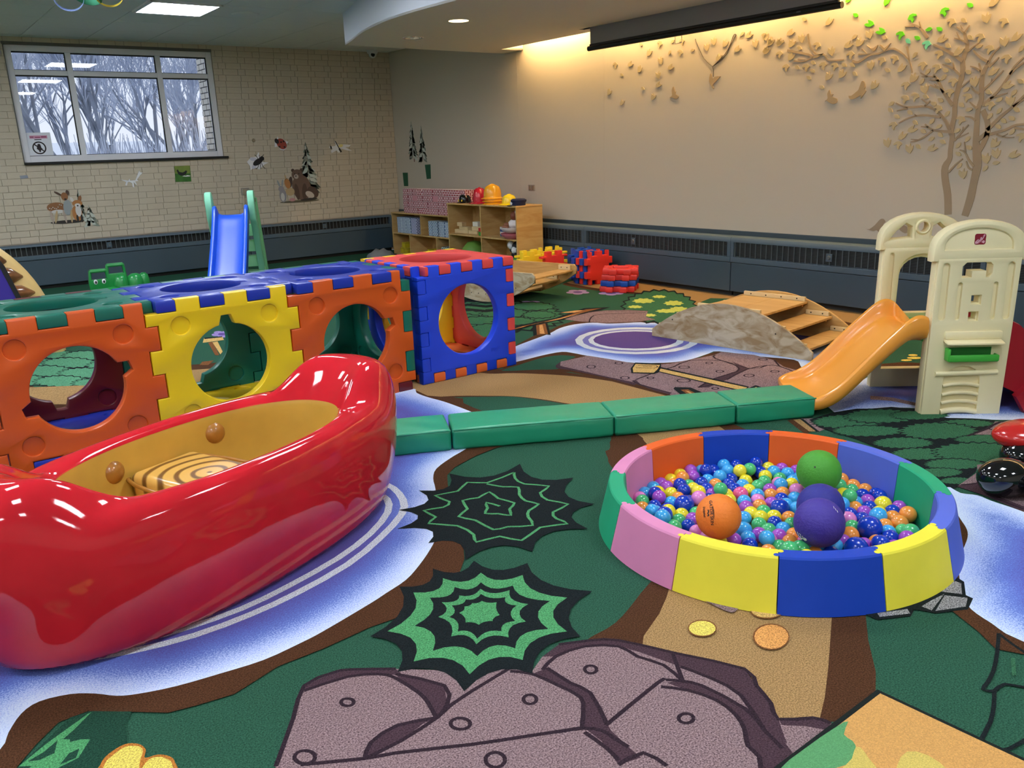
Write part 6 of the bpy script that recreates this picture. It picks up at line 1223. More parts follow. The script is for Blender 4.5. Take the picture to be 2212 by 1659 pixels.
def boat(name, label, cat, loc, rz, flip):
    t = thing(name, label, cat, loc, rz); Wd = .72
    zz = (lambda z: z) if not flip else (lambda z: Ap-z)
    outl = [(0,0),(Lc,0),(Lc,.06)]+[(x, z) for x, z in arc_out(Lc, .06, Ap)[::-1]][1:-1]+[(0,.06)]
    if flip: outl = [(.03,0),(Lc-.03,0),(Lc,.03),(Lc,.10)]+[(x, z) for x, z in arc_out(Lc, .09, Ap)[::-1]][1:-1]+[(0,.10),(0,.03)]
    for y in (0, Wd):
        bm = plate([[(x-Lc/2, zz(z)) for x, z in outl]], .022, .003); o = obj('side_panel', bm, M_ply if y == 0 else M_birch, t, M=Matrix.Translation((Lc/2, y, 0)) @ XZ, label='worn grey-brown plywood side' if y == 0 else None)
    lv_ = [(.415,.69,.262),(.69,.97,.262),(.955,1.175,.165),(1.165,1.345,.06),(.21,.43,.165),(.04,.22,.06)]
    for x0, x1, z in lv_:
        a, b = sorted((zz(z), zz(z+.018))); bm = NB(); box(bm, x0, x1, .012, Wd-.012, a, b, .003); obj('step_board', bm, M_birch, t)
        if x0 in (.415,.69):
            pass
        c0, c1 = sorted((zz(z+.018), zz(z+.052))) if not flip else sorted((zz(z), zz(z-.05)))
        if x0 == .69: continue
        xa, xb = (x0, .955) if x0 == .415 else (x0+.01, x1-.02)
        for y0, y1 in ((Wd-.035, Wd-.012), (.012, .035)):
            bm = NB(); box(bm, xa, xb, y0, y1, c0, c1, .003); o = obj('cleat', bm, M_cleat, t)
            nsc = 4 if xb-xa > .3 else 2; sb = NB()
            for k in range(nsc):
                xx = xa+(xb-xa)*(k+.5)/nsc; lathe(sb, [(0,.0015),(.006,.0015),(.006,0)], 8, M=Mloc(xx, y0 if y0 > .3 else y1, (c0+c1)/2, 0, radians(90 if y0 > .3 else -90), 0))
            obj('screws', sb, M_screw, o)
        for y0, y1 in ((Wd-.035, Wd-.012),):
            d0, d1 = sorted((zz(z), zz(z-.03))) if not flip else sorted((zz(z+.018), zz(z+.05)))
            bm = NB(); box(bm, xa+.02, xb-.02, y0, y1, max(.001, d0), d1, .002); obj('under_cleat', bm, M_birch, t)
        if False:
            xr = x0+.008 if x0 > .9 else x1-.02; a, b = sorted((zz(z+.02), zz(z+.095))); bm = NB(); box(bm, xr, xr+.014, .012, Wd-.012, a, b); obj('riser', bm, M_birch, t)
    sb = NB()
    for xx in ((.2,.3,1.05,1.15,.55,.65,.75,.85) if flip else (.2,1.1)): lathe(sb, [(0,.0015),(.006,.0015),(.006,0)], 8, M=Mloc(xx, -.011, zz(.16 if abs(xx-.69) > .3 else .25), 0, radians(90), 0))
    obj('side_screws', sb, M_screw, t)
    if flip:
        for xx in (.30, .40): bm = NB(); tube(bm, [(xx, .012, .30), (xx, Wd-.012, .30)], .014, 10); obj('hand_bar', bm, M_birch, t, sm=60)
    return t
boat('arch_steps', 'wooden arch with steps standing curved side up near the climber', 'wooden steps', (4.924, 4.668, 0), atan2(-.993,.118), False)
ra = radians(-76); cx_, cy_ = 4.905-.693*cos(ra), 7.06-.693*sin(ra)
boat('rocking_boat', 'wooden rocking boat, the arch shape turned upside down, behind the blue cube', 'rocking boat', (cx_, cy_, .002), ra, True)
# ------------------------------------------------------------------ blue slide with green ladder
M_sb = mat('slide_blue', (34,92,222), rough=.28, coat=.15); M_mint = mat('mint_plastic', (150,232,196), rough=.42); M_mint2 = mat('mint_deep', (140,212,160), rough=.45)
sl = thing('toddler_slide', 'blue toddler slide with mint green ladder behind the tunnel, by the brick wall', 'slide', (3.32, 9.78, 0), radians(-26))
pth = catmull([(.03,.905,.75),(.0,.91,1.0),(-.07,.885,1.1),(-.2,.78,1.0),(-.5,.56,.95),(-.85,.33,.95),(-1.15,.15,.9),(-1.35,.085,.7),(-1.5,.08,.4)], 3, False)
o = chute('slide_chute', pth, .155, .105, 0, M_sb, sl, Matrix.Rotation(pi/2, 4, 'Z'), .03); o['label'] = 'blue chute'
for s_ in (-1, 1):
    bm = NB(); P = [(.0,.80),(-.015,1.02),(-.012,1.14),(.02,1.175),(.075,1.165),(.11,1.12),(.17,.9),(.46,.0),(.62,.0),(.60,.04),(.30,.80),(.20,.86),(.1,.76)]
    P = [(-.03,.86),(-.05,1.02),(-.045,1.12),(-.015,1.165),(.05,1.17),(.10,1.13),(.14,1.02),(.56,.0),(.42,.0),(.10,.72),(.02,.80)]
    q = plate([P], .075, .014); o = obj('ladder_rail', q, M_mint, sl, M=Matrix.Translation((s_*.235, .0, 0)) @ Matrix(((0,0,1,0),(1,0,0,0),(0,1,0,0),(0,0,0,1))), sm=40)
    bm = NB(); tube(bm, [(s_*.274, .07, 1.08), (s_*.274, .16, .88), (s_*.274, .5, .06)], [.02,.022,.03], 8); obj('rail_ridge', bm, M_mint2, o, sm=60)
bm = NB(); lathe(bm, [(0,.004),(.02,.004),(.022,0)], 16, M=Mloc(.277,.045,1.06,0,0,radians(90))); obj('oval_badge', bm, mat('badge_red', (120,40,40), rough=.4), sl, sm=40)
bm = NB(); box(bm, .280,.2815,.032,.058,1.055,1.066); obj('badge_stripe', bm, M_white, sl)
for z, y in ((.17,.45),(.36,.365),(.55,.285),(.74,.20)):
    bm = NB(); box(bm, -.2,.2,y-.045,y+.06,z,z+.035,.012); box(bm, -.2,.2,y-.05,y-.02,z-.10,z+.02,.01); obj('ladder_step', bm, M_mint2, sl, sm=40)
# ------------------------------------------------------------------ green alligator rocker
M_gat = mat('gator_green', (34,144,70), rough=.28, coat=.2)
ga = thing('gator_rocker', 'glossy green alligator rocker with seat backs and googly eyes by the radiator', 'rocker toy', (2.02, 10.35, 0), radians(-4))
bm = NB(); rings = []
for x, w_, z0, z1 in ((-.22,.08,.02,.10),(-.19,.12,.0,.16),(0,.15,.0,.18),(.2,.14,.0,.18),(.35,.10,.02,.17),(.46,.05,.05,.15),(.56,.02,.09,.13)):
    rings.append([Vector((x, w_*cos(a), (z0+z1)/2+(z1-z0)/2*sin(a))) for a in [2*pi*k/14 for k in range(14)]])
loft(bm, rings); obj('body', bm, M_gat, ga, sm=70)
def seatback(x, z0, z1, lab=None):
    lp = [[(-.105,z0),(.105,z0),(.112,z0+.1),(.098,z1-.02),(.08,z1),(-.08,z1),(-.098,z1-.02),(-.112,z0+.1)], [(-.076,z1-.115),(.076,z1-.115),(.070,z1-.04),(-.070,z1-.04)]]
    return lp
for x, z0, z1 in ((-.10,.14,.385),(.085,.15,.435)):
    q = plate(seatback(x, z0, z1), .06, .016); obj('seat_back', q, M_gat, ga, M=Matrix.Translation((x-.0, -.02, 0)) @ XZ, sm=40)
for k in (-1, 1):
    bm = NB(); lathe(bm, [(0,.004),(.016,.004),(.021,0)], 16, sy=1.35, M=Mloc(-.10+k*.042, -.0505, .245, 0, radians(90), 0)); o = obj('eye', bm, M_white, ga, sm=50)
    bm = NB(); lathe(bm, [(0,.003),(.008,.003),(.01,0)], 12, sy=1.6, M=Mloc(-.10+k*.042+.002, -.0548, .242, 0, radians(90), 0)); obj('pupil', bm, M_blk, o, sm=50)
for x, r_ in ((.12,.085),(.275,.095),(.37,.06)):
    bm = NB(); lathe(bm, [(r_,0),(r_*.98,.07),(r_*.8,.12),(r_*.4,.145),(0,.15)], 20, c=(x, -.02, .15)); obj('seat_hump', bm, M_gat, ga, sm=60)
# ------------------------------------------------------------------ brown log-like dome at the left edge
M_choc = mat('log_brown', (122,78,48), rough=.2, coat=.5, var=.35, vscale=6); M_rim = mat('log_tan', (226,192,126), rough=.35, coat=.2)
lg = thing('log_crawler', 'glossy brown ridged log dome with a tan rim at the left edge, behind the tunnel', 'play log', (.35, 8.0, 0))
bm = NB(); rings = []
for yy, sc in ((-.2,.95),(-.15,1.0),(.16,1.0),(.2,.95)): rings.append([Vector((.76*sin(a)*sc, yy, 1.08*cos(a)*sc)) for a in [radians(v) for v in range(-90, 91, 5)]])
loft(bm, rings, closed=True, cap=True); obj('rim', bm, M_rim, lg, sm=50, label='tan rim')
for k in range(7):
    z = .06+.145*k; hw = .69*sqrt(max(.05, 1-(z/1.03)**2)); bm = NB(); rings = []
    for i in range(15):
        u = -1+2*i/14; r_ = .082*sqrt(max(.02, 1-abs(u)**6)); rings.append([Vector((hw*u, -.19-.085*cos(a)*(r_/.082), z+.05+r_*sin(a)-.035*u*u+.012*sin(5*u+k))) for a in [2*pi*j/14 for j in range(14)]])
    loft(bm, rings); obj('bark_ridge', bm, M_choc, lg, sm=70)
t = thing('blue_panel', 'violet-blue fabric panel with black edging leaning at the left edge', 'fabric panel', (.55, 7.62, 0))
P = [(-.55,.0),(.36,.0),(.255,.53),(.19,.77),(.10,.95),(-.55,.95)]
obj('fabric', extr(P, .02, XZ), mat('violet_fabric', (58,40,150), rough=.7), t)
L_, R_ = ribbon([(.36,.0),(.255,.53),(.19,.77),(.10,.95)], .035); obj('edging', extr(L_+R_[::-1], .03, Matrix.Translation((0,.004,0)) @ XZ), M_blk, t)
# ------------------------------------------------------------------ glossy black toy at the right edge
M_gblk = mat('toy_black', (12,13,16), rough=.08, coat=.8)
t = thing('black_beetle_toy', 'glossy black toy with round lobes and a red top at the right edge', 'toy', (3.86, 1.30, 0))
def lobes(name, m, L, lab=None):
    for x, y, z, a, b, c in L:
        bm = NB(); bmesh.ops.create_uvsphere(bm, u_segments=28, v_segments=16, radius=1); obj(name, bm, m, t, M=Mloc(x, y, z, radians(-40)) @ Matrix.Diagonal((a, b, c, 1)), sm=80, label=lab)
lobes('lobe', M_gblk, [(-.22,.10,.085,.115,.085,.085),(-.20,-.06,.07,.075,.075,.07),(-.02,-.05,.085,.11,.09,.085),(.10,.14,.09,.12,.1,.09)])
lobes('red_back', mat('toy_red', (190,36,34), rough=.2, coat=.5), [(.16,.16,.17,.17,.12,.07)], 'red rounded back')
bm = NB(); tube(bm, catmull([(-.22,-.14,.03),(-.255,-.10,.08),(-.24,-.03,.125),(-.18,.0,.14)], 4, False), .006, 8); obj('trim_line', bm, mat('toy_grey', (150,156,160), rough=.2), t, sm=60)
# ------------------------------------------------------------------ rug corner, bottom right
RG = [Vector((a/1000, b/1000)) for a, b in DATA['rug']]
c0 = RG[0]; d1 = (RG[1]-c0).normalized(); d2 = (RG[2]-c0).normalized()
t = thing('small_rug', 'corner of a small tan and yellow patterned rug with a dark edge, bottom right', 'rug', (c0.x, c0.y, .006))
def rq(P): return [tuple(Vector((0,0))+d1*a+d2*b) for a, b in P]
def layer(name, P, m, z0, z1, lab=None): return obj(name, extr(P, z1-z0, Matrix.Translation((0,0,z0-.0)))  , m, t, label=lab)
cr = {k: mat('rug_'+k, c, rough=.95, spec=.08, speck=.22, sscale=260, bump=.8, bscale=300) for k, c in dict(tan=(206,156,92), edge=(32,38,36), green=(92,152,102), yellow=(206,184,100)).items()}
layer('rug_edge', rq([(-.012,-.012),(.9,-.012),(.9,.9),(-.012,.9)]), cr['edge'], .0, .009)
layer('rug_pile', rq([(.006,.006),(.9,.006),(.9,.9),(.006,.9)]), cr['tan'], .009, .014)
layer('rug_patch', rq(catmull([(.19,.008),(.235,.035),(.25,.075),(.33,.10),(.5,.008)], 3)), cr['green'], .014, .0146, 'green patch')
layer('rug_patch', rq(catmull([(.255,.08),(.27,.12),(.35,.20),(.6,.2),(.6,.05),(.35,.1)], 3)), cr['yellow'], .0141, .0148, 'yellow patch')
layer('rug_patch', rq(catmull([(.18,.17),(.16,.24),(.24,.34),(.4,.4),(.5,.3),(.3,.2)], 3)), cr['yellow'], .0140, .0147, 'yellow patch')
# ------------------------------------------------------------------ paper chain near the ceiling
t = thing('paper_chain', 'paper chain of coloured loops hanging from the ceiling at upper left', 'paper chain', (.88, 4.05, 2.2))
ch = [(-.115,.03,2.2,(92,76,160),.3),(-.06,.02,2.155,(150,176,232),1.2),(.012,.0,2.17,(42,126,92),.15),(.088,-.02,2.175,(228,206,70),.25),(.155,-.035,2.20,(170,60,66),1.1)]
for k, (x, y, z, c, ry) in enumerate(ch):
    bm = NB(); n = 28; rings = []
    for i in range(n): a = 2*pi*i/n; rings.append([Vector((.056*cos(a), -.017, .05*sin(a))), Vector((.056*cos(a), .017, .05*sin(a)))])
    R_ = [[bm.verts.new(p) for p in r] for r in rings]
    for i in range(n): bm.faces.new((R_[i][0], R_[(i+1) % n][0], R_[(i+1) % n][1], R_[i][1]))
    o = obj('paper_loop', bm, mat('paper_%d' % k, c, rough=.8), t, M=Mloc(x, y, z-2.2+.02, -.75+.5*(k % 2), radians(62 if k % 2 == 0 else 20), 0), sm='keep'); o.modifiers.new('s', 'SOLIDIFY').thickness = .0012
for x, y in ((-.115,.03),(.155,-.035)):
    bm = NB(); tube(bm, [(x, y, .06), (x, y, HC-.012-2.2)], .0012, 4); obj('thread', bm, M_white, t)

# ------------------------------------------------------------------ shelves in the corner
M_shelf = plywood('shelf_birch', (206,172,116), (190,150,92), .42, 1.6); M_shelfin = M_shelf
def shelf(name, label, loc, Lw, D_, Hh, levels, cols_, rz=0.):
    """local: x depth (0 front .. D back), y along the unit"""
    t = thing(name, label, 'shelf unit', loc, rz)
    th = .018
    bm = NB(); box(bm, 0, D_, 0, th, .03, Hh-th); obj('side', bm, M_shelf, t); bm = NB(); box(bm, 0, D_, Lw-th, Lw, .03, Hh-th); obj('side', bm, M_shelf, t)
    bm = NB(); box(bm, -.006, D_, -.006, Lw+.006, Hh-th, Hh, .004); obj('top_board', bm, M_shelf, t)
    bm = NB(); box(bm, D_-.008, D_-.001, th, Lw-th, .03, Hh-th); obj('back_panel', bm, M_shelf, t)
    for z in levels: bm = NB(); box(bm, .004, D_-.008, th, Lw-th, z-th, z); obj('shelf_board', bm, M_shelf, t)
    for y, z0, z1 in cols_: bm = NB(); box(bm, .004, D_-.008, y-th/2, y+th/2, z0, z1-th); obj('divider', bm, M_shelf, t)
    bm = NB(); box(bm, .03, D_-.03, .03, Lw-.03, .0, .03); obj('base', bm, M_shelf, t)
    return t
SX, SY0, SY1, SH = 6.262, 8.215, 9.76, .85
shelf('tall_shelf', 'taller birch cubby shelf with hats on top, nearer end of the shelf row', (SX, SY0, 0), SY1-SY0, .41, SH, (.05,.445), (((SY1-SY0)/2, .445, SH), ((SY1-SY0)/2, .05, .445)))
LX, LY0, LY1, LH = 6.36, 9.80, 11.50, .665
shelf('low_shelf', 'lower birch cubby shelf holding red brick blocks, in the corner', (LX, LY0, 0), LY1-LY0, .40, LH, (.05,.36), (((10.66-LY0), .36, LH), ((11.0-LY0), .05, .36), ((10.25-LY0), .05, .36)))
def brickprint(name, c, mortar, sx, sy, rot=False, rough=.45):
    m = mat(name, c, rough=rough); nt = m.node_tree; b = nt.nodes['Principled BSDF']; tc = nt.nodes.new('ShaderNodeTexCoord'); mp = nt.nodes.new('ShaderNodeMapping')
    mp.inputs['Rotation'].default_value = (0, radians(90), radians(90)) if False else (0,0,0)
    sep = nt.nodes.new('ShaderNodeSeparateXYZ'); com = nt.nodes.new('ShaderNodeCombineXYZ'); nt.links.new(tc.outputs['Object'], sep.inputs[0])
    add = nt.nodes.new('ShaderNodeMath'); nt.links.new(sep.outputs['X'], add.inputs[0]); nt.links.new(sep.outputs['Y'], add.inputs[1])
    if rot: nt.links.new(sep.outputs['Z'], com.inputs['X']); nt.links.new(add.outputs[0], com.inputs['Y'])
    else: nt.links.new(add.outputs[0], com.inputs['X']); nt.links.new(sep.outputs['Z'], com.inputs['Y'])
    br = nt.nodes.new('ShaderNodeTexBrick'); br.inputs['Color1'].default_value = lin(c); br.inputs['Color2'].default_value = lin(tuple(v*.82 for v in c)); br.inputs['Mortar'].default_value = lin(mortar)
    br.inputs['Scale'].default_value = 1; br.inputs['Brick Width'].default_value = sx; br.inputs['Row Height'].default_value = sy; br.inputs['Mortar Size'].default_value = .0055; br.inputs['Mortar Smooth'].default_value = 0
    nt.links.new(com.outputs[0], br.inputs['Vector']); nt.links.new(br.outputs[0], b.inputs['Base Color']); return m
M_rb = [brickprint('red_brick_print', (168,34,52), (236,214,214), .062, .029, False), brickprint('red_brick_print_upright', (158,34,56), (236,206,210), .058, .0295, True), brickprint('red_brick_print_worn', (176,70,80), (206,140,150), .03, .012, True)]
def bmesh_block(l, d, h, bev=.004):
    bm = NB(); box(bm, -d/2, d/2, -l/2, l/2, 0, h, bev); me = bpy.data.meshes.new('block'); bm.to_mesh(me); bm.free(); return me
rn = random.Random(9); blk = {}
y_hi = 11.16
rowsz = .0885
plan = [[1]*4+[(2,0)]+[1]*8+[1]*3+[1],[1]*17,[1]*2+[(1,2)]+[1]*4+[(1,2)]+[1]*9,[1]*3+[(1,0)]+[1]*4+[(3,0)]+[1]*4]
plan = [ [1,1,1,(2,0),1,1,1,1], [1]*9, [1,1,(1,2),1,1,1,(1,2),1,1,1,1,1], [1,1,1,(1,0),1,1,1,1,(3,0)] ]
bw = .139
for r in range(4):
    y = y_hi
    for q in plan[r]+[1]*8:
        n, sty = (q, 1) if isinstance(q, int) else q
        l = bw*n
        if y-l < (9.78 if r < 2 else (9.48 if r == 2 else 9.36)): break
        yc = y-l/2; k = (n, sty)
        over = yc < 9.80
        if k not in blk: blk[k] = bmesh_block(l-.003, .19, rowsz-.002); blk[k].materials.append(M_rb[sty])
        if r >= 2 or yc-l/2 > 9.785:
            o = bpy.data.objects.new('brick_block', blk[k]); C.objects.link(o); o.location = (LX+.125+rn.uniform(-.006,.006), yc, LH+r*rowsz+.001); o.rotation_euler = (0,0,rn.uniform(-.02,.02)*(0 if over else 1))
            tag(o, 'red brick-print cardboard block in the stacked wall on the low shelf', 'toy block', 'red brick blocks on the low shelf')
        y -= l
# blue, yellow and dark blocks inside the low shelf
M_bb = [brickprint('blue_brick_print', (30,92,150), (206,220,232), .05, .021, False), brickprint('blue_brick_print_upright', (34,92,156), (206,220,232), .05, .021, True), brickprint('navy_brick_print', (26,50,140), (200,206,232), .045, .02, False)]
for y, l, sty, z in ((11.33,.13,1,.36),(11.20,.12,1,.36),(11.07,.12,1,.36),(10.90,.15,2,.36),(10.44,.10,0,.36),(10.32,.13,0,.36),(10.13,.15,1,.36),(9.97,.16,1,.36)):
    bm = NB(); box(bm, -.09,.09,-l/2+.002,l/2-.002,0,.235 if y > 10.8 else .21,.004); o = obj('brick_block', bm, M_bb[sty]); o.location = (LX+.12, y, z+.0005)
    tag(o, 'blue brick-print cardboard block standing inside the low shelf', 'toy block', 'blue brick blocks in the low shelf')
M_yb = brickprint('yellow_brick_print', (212,190,40), (160,140,40), .09, .07, False)
for y, z, h in ((11.30,.05,.085),(11.19,.05,.085),(11.245,.136,.08),(10.50,.05,.11)):
    bm = NB(); box(bm, -.08,.08,-.053,.053,0,h,.004); o = obj('brick_block', bm, M_yb); o.location = (LX+.11, y, z+.0005); tag(o, 'yellow cardboard block in the bottom row of the low shelf', 'toy block', 'yellow blocks in the low shelf')
M_gb = brickprint('dark_brick_print', (40,70,60), (214,222,214), .05, .024, False)
for k in range(2): bm = NB(); box(bm, -.08,.08,-.11,.11,0,.085,.004); o = obj('brick_block', bm, M_gb); o.location = (LX+.11, 10.06, .0505+.086*k); tag(o, 'dark green brick-print block at the right of the low shelf bottom', 'toy block', 'dark green blocks in the low shelf')
# ---- hats on the tall shelf
def helmet(name, label, cat, loc, rz, col, r, h, brim, front=1.4, ridge=True, rough=.22, sq=1.):
    t = thing(name, label, cat, loc, rz); m = mat('hat_'+label.split()[0]+label.split()[1], col, rough=rough, coat=.3 if rough < .4 else 0)
    bm = NB(); lathe(bm, [(r, 0), (r*.99, h*.35), (r*.93, h*.62), (r*.78, h*.84), (r*.5, h*.97), (0, h)], 28, sx=1.12); obj('crown', bm, m, t, sm=60)
    bm = NB(); P0 = [(r*1.12*cos(a), r*sin(a)) for a in [2*pi*k/36 for k in range(36)]]
    P1 = [((r*1.12+brim*(1+(front-1)*max(0, -cos(a))**2))*cos(a), (r+brim)*sin(a)) for a in [2*pi*k/36 for k in range(36)]]
    loft(bm, [[Vector((x*.97, y*.97, .012)) for x, y in P0], [Vector((x, y, .010)) for x, y in P0], [Vector((x, y, .001+.0*x)) for x, y in P1], [Vector((x, y, .006)) for x, y in P1], [Vector((x, y, .02)) for x, y in P0]], cap=False); obj('brim', bm, m, t, sm=50)
    if ridge: bm = NB(); tube(bm, [((r*1.10)*cos(a), 0, h*.98*sin(a)+.004) for a in [radians(v) for v in range(12, 169, 12)]], r*.11, 8); obj('ridge', bm, m, t, sm=60)
    return t
zt_ = SH+.001
helmet('toy_helmet', 'black toy police helmet with gold badge on the tall shelf beside the red blocks', 'hat', (6.42, 9.55, zt_), 0, (14,14,16), .078, .115, .028, 1.2, False, .12)
for dy in (-.05, .03):
    bm = NB(); lathe(bm, [(0,.004),(.013,.004),(.016,0)], 8, M=Mloc(6.42-.092, 9.54+dy, SH+.035, 0, 0, radians(-75))); tag(obj('gold_badge', bm, mat('gold_paint', (226,190,60), rough=.3), C.objects['toy_helmet'], world=True), None)
helmet('red_helmet', 'glossy red toy firefighter helmet on the tall shelf, beside the yellow stack', 'hat', (6.44, 9.23, zt_), radians(25), (192,30,52), .092, .20, .045, 1.7, True)
for k, (c, lab) in enumerate((((236,170,34),'orange-yellow hard hat at the bottom of the stack of three'),((240,166,30),'orange-yellow hard hat in the middle of the stack of three'),((244,170,26),'orange-yellow hard hat on top of the stack of three, full dome showing'))):
    helmet('hard_hat', lab, 'hat', (6.42, 8.90+.006*k, zt_+.034*k), radians(8-6*k), c, .104 if k < 2 else .106, .14 if k < 2 else .175, .024, 1.6, k == 2)
helmet('yellow_helmet', 'bright yellow ridged toy helmet between the hard hats and the navy cap', 'hat', (6.42, 8.56, zt_), radians(10), (244,214,28), .086, .125, .036, 1.6, True)
t = thing('navy_cap', 'navy cloth toy cap with a short peak at the near end of the tall shelf', 'hat', (6.40, 8.34, zt_)); m = mat('navy_cloth', (28,36,72), rough=.9)
bm = NB(); lathe(bm, [(.0,.002),(.08,.0),(.082,.036),(.092,.044),(.094,.066),(.07,.08),(0,.083)], 28, sx=1.1); obj('crown', bm, m, t, sm=50)
bm = NB(); P = [(-.075,.055),(-.13,.064),(-.152,.02),(-.152,-.02),(-.13,-.064),(-.075,-.055)]; obj('peak', extr(catmull(P, 3), .008, Mloc(0,0,.006, 0, 0, radians(-4))), mat('cap_peak', (22,26,44), rough=.4), t)
bm = NB(); lathe(bm, [(0,.004),(.02,.003),(.024,0)], 12, M=Mloc(-.09,.035,.028,0,0,radians(-90))); obj('badge', bm, M_white, t, sm=50)
# ---- toys in the tall shelf
M_wd = mat('toy_wood', (212,188,142), rough=.6, var=.1, vscale=8)
wl = [((9.58,.446),(.30,.05)),((9.52,.497),(.24,.04)),((9.62,.54),(.10,.05)),((9.30,.446),(.22,.05)),((9.20,.497),(.22,.055)),((9.24,.553),(.12,.06))]
for k, ((y, z), (l, h)) in enumerate(wl):
    t = thing('wooden_block', 'natural wood toy plank, one of the loose pile in the left cubby', 'toy block', (SX+.13, y, z+.0006), radians((3,-5,8,-3,4,0)[k]), 'wooden planks in the cubby')
    bm = NB(); box(bm, -.04,.04,-l/2,l/2,0,h,.003); obj('plank', bm, M_wd if k != 5 else mat('toy_white_wood', (226,220,206), rough=.6), t)
bm = NB(); box(bm, -.03,.03,-.035,.035,0,.05,.004); o = obj('red_block', bm, mat('toy_red_wood', (176,44,40), rough=.4)); o.location = (SX+.07, 9.065, .497); tag(o, 'small red toy block at the end of the wooden planks', 'toy block')
bm = NB(); box(bm, -.03,.03,-.035,.035,0,.05,.004); o = obj('green_block', bm, mat('toy_green_wood', (66,150,60), rough=.4)); o.location = (SX+.07, 9.065, .4458); tag(o, 'small green toy block under the red one', 'toy block')
bm = NB(); box(bm, -.012,.012,-.02,.02,0,.16,.002); o = obj('wall_switch_block', bm, M_wd); o.location = (SX+.36, 9.36, .446); tag(o, 'upright pale wood piece at the back of the left cubby', 'toy block')
t = thing('toy_cup', 'blue and white striped toy cup in the right cubby', 'cup', (SX+.20, 8.76, .4456))
for k in range(4): bm = NB(); lathe(bm, [(.0,.03*k),(.045,.03*k),(.046,.03*k+.029),(0,.03*k+.029)], 18); obj('stripe', bm, mat('cup_blue', (44,70,120)) if k % 2 == 0 else M_white, t, sm=40)
M_pk = mat('pink_tray', (214,120,136), rough=.4); M_sk = mat('doll_skin', (150,96,70), rough=.5); M_dl = mat('doll_cloth', (232,222,222), rough=.85)
for k, lab in enumerate(('pink plastic doll bed with curved rim, lower of two in the right cubby','pale pink doll seat lying on the pink doll bed')):
    t = thing('doll_bed', lab, 'doll bed', (SX+.08, 8.40, .4458+.075*k))
    bm = NB(); lathe(bm, [(0,.0),(.09,.0),(.13,.02),(.155,.065),(.165,.068),(.15,.03),(.1,.008),(0,.006)], 28, sx=.9, sy=1.0); obj('shell', bm, M_pk if k == 0 else M_dl, t, sm=60)
t = thing('baby_doll', 'brown-haired baby doll in white clothes on the pink doll bed', 'doll', (SX+.09, 8.40, .565))
for n_, m_, L in (('head', mat('doll_head', (120,60,40), rough=.5), (0,-.03,.16,.055,.055,.06)), ('body', M_dl, (0,-.01,.06,.06,.085,.06)), ('arm', M_sk, (-.05,.07,.05,.03,.05,.03)), ('leg', M_sk, (-.06,.09,.02,.03,.06,.028)), ('bonnet', M_dl, (.02,-.05,.17,.05,.05,.055))):
    bm = NB(); bmesh.ops.create_uvsphere(bm, u_segments=16, v_segments=10, radius=1); obj(n_, bm, m_, t, M=Matrix.Translation(L[:3]) @ Matrix.Diagonal((*L[3:], 1)), sm=80)
t = thing('green_dome_toy', 'round green dome toy in the bottom left cubby of the tall shelf', 'toy', (SX+.18, 9.42, .0505)); bm = NB(); lathe(bm, [(.19,0),(.19,.08),(.16,.2),(.09,.28),(0,.3)], 24); obj('dome', bm, mat('toy_leaf_green', (104,150,60), rough=.5), t, sm=60)
t = thing('toy_giraffe', 'small pale toy animal with a long neck in the bottom cubby', 'toy', (SX+.12, 9.08, .0505))
bm = NB(); tube(bm, [(0,.06,.10),(0,-.02,.12),(0,-.05,.18),(0,-.03,.25),(0,.01,.27)], [.045,.05,.03,.022,.015], 10); obj('body', bm, mat('toy_sand', (206,196,140), rough=.6), t, sm=70)
bm = NB()
for y in (.05,-.01): box(bm, -.03,-.01,y-.01,y+.01,0,.11); box(bm, .01,.03,y-.01,y+.01,0,.11)
obj('legs', bm, mat('toy_sand', (0,0,0)), t)
t = thing('green_bin', 'green plastic bin full of black and white toys, bottom right cubby', 'bin', (SX+.13, 8.39, .0505)); bm = NB(); v = box(bm, -.10,.10,-.13,.13,0,.15,.008)
for p in bm.verts:
    if p.co.z < .07: p.co.x *= .9; p.co.y *= .9
obj('tub', bm, mat('bin_green', (74,172,72), rough=.4), t); bm = NB(); 
for a in ((-.105,-.095,-.135,.135),(.095,.105,-.135,.135),(-.105,.105,-.135,-.125),(-.105,.105,.125,.135)): box(bm, a[0],a[1],a[2],a[3],.14,.158,.003)
obj('rim', bm, mat('bin_green', (0,0,0)), t)
for k in range(9):
    rn = random.Random(k); bm = NB(); bmesh.ops.create_icosphere(bm, subdivisions=2, radius=.05)
    for v in bm.verts: v.co *= 1+.25*sin(v.co.x*60+k)*cos(v.co.y*50)
    o = obj('soft_toy', bm, M_blk if k % 2 else M_white, sm=60); o.location = (SX+.13+rn.uniform(-.05,.05), 8.39-.09+.09*(k % 3), .245+.055*(k//3)); tag(o, 'small black or white soft toy heaped in the green bin', 'toy', 'toys heaped in the green bin')
t = thing('grey_cloth', 'crumpled grey cloth on the floor at the foot of the low shelf', 'cloth', (6.10, 11.45, 0)); bm = NB(); bmesh.ops.create_icosphere(bm, subdivisions=3, radius=1)
for v in bm.verts: v.co.z = max(0, v.co.z*(1+.3*sin(9*v.co.x)*cos(7*v.co.y)))
obj('folds', bm, mat('grey_fabric', (120,126,134), rough=.9), t, M=Matrix.Diagonal((.22,.22,.12,1)), sm=70)
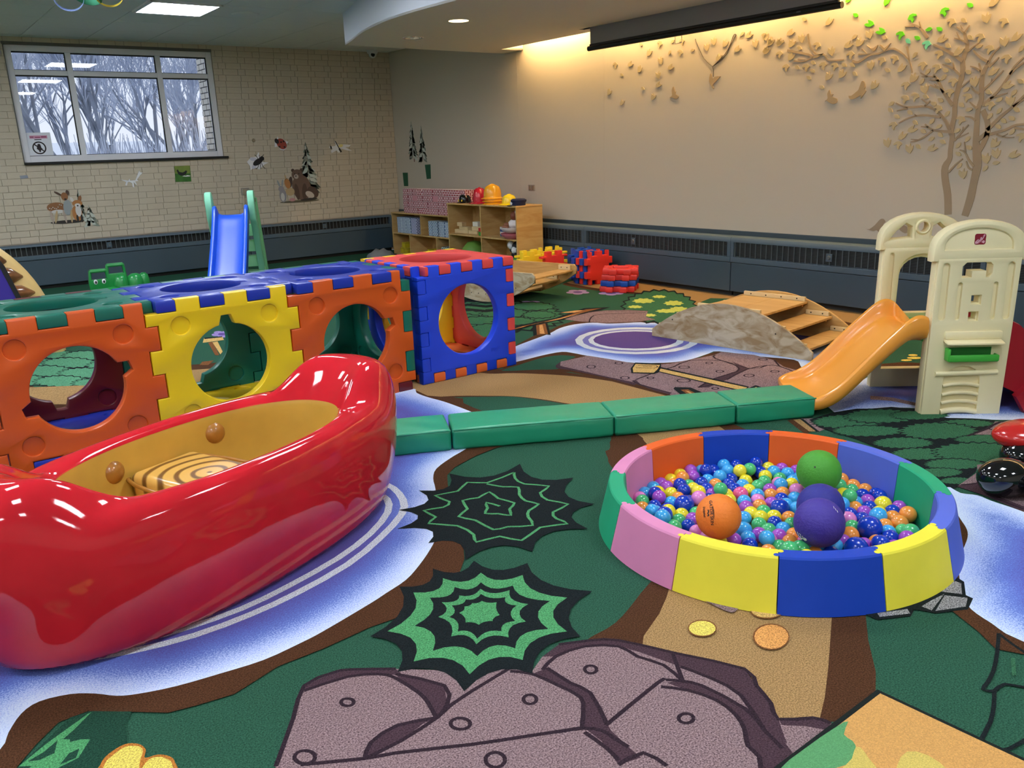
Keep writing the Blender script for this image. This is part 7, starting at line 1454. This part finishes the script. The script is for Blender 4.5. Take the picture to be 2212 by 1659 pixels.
# ------------------------------------------------------------------ waffle blocks
M_w = dict(red=plastic('waffle_red',(236,58,48),.38), blue=plastic('waffle_blue',(26,78,178),.38), yellow=plastic('waffle_yellow',(244,216,50),.38))
WM = {}
def waffle(col, hole, loc, M3, lab):
    k = (col, hole)
    if k not in WM:
        lp, _ = panel_loops(.375, .06, [(.05,0,'x.x.x'),(.05,0,'.x.x.')]*2, 0, (), False); lp = [[(x-.1875, y-.1875) for x, y in lp[0]]]
        if hole: lp.append([(hole*sx, hole*sy) for sx, sy in ((-1,-1),(1,-1),(1,1),(-1,1))])
        bm = plate(lp, .062, .011); me = bpy.data.meshes.new('waffle'); bm.to_mesh(me); bm.free(); smooth(me, 35); me.materials.append(M_w[col]); WM[k] = me
    o = bpy.data.objects.new('waffle_block', WM[k]); C.objects.link(o); o.matrix_world = Matrix.Translation(loc) @ M3
    return tag(o, lab, 'toy block')
stand = lambda a, r=0: Matrix.Rotation(a, 4, 'Z') @ Matrix.Rotation(pi/2, 4, 'X') @ Matrix.Rotation(r, 4, 'Z')
HS = .189
for c, hl, x, y, r, lab in (('red',0,6.485,7.00,0,'red waffle block standing at the front of the upright row'),('blue',0,6.475,7.068,0,'blue waffle block directly behind the front red one'),('red',0,6.48,7.136,0,'red waffle block, third in the upright row'),('blue',0,6.47,7.204,0,'blue waffle block, fourth in the upright row'),('blue',0,6.50,7.29,1,'blue waffle block standing last in the upright row'),
    ('yellow',.055,6.0,7.62,0,'yellow waffle block with a square hole at the front left by the shelf end'),('yellow',0,6.06,7.74,1,'yellow waffle block standing closest to the shelf end panel'),('yellow',.055,6.36,7.64,1,'yellow waffle block right behind the lone red one'),('yellow',0,6.42,7.80,0,'yellow waffle block by the radiator at the back of the yellow group'),('red',.05,6.17,7.42,1,'red waffle block standing alone in front of the yellow ones'),('blue',0,6.60,7.42,0,'blue waffle block against the radiator between yellow and red groups')):
    waffle(c, hl, Vector((x, y, HS+.001)), stand(radians(-3), r*pi/2), lab)
for k, c in enumerate(('red','blue','red','red')):
    lab = ('red waffle block at the bottom of the low flat stack','blue waffle block in the low flat stack','red waffle block third from the bottom of the low flat stack','red waffle block on top of the low flat stack')[k]
    waffle(c, .08, Vector((6.33+.004*k, 6.50-.003*k, .032+.0635*k)), Matrix.Rotation(radians(34+3*k), 4, 'Z'), lab)
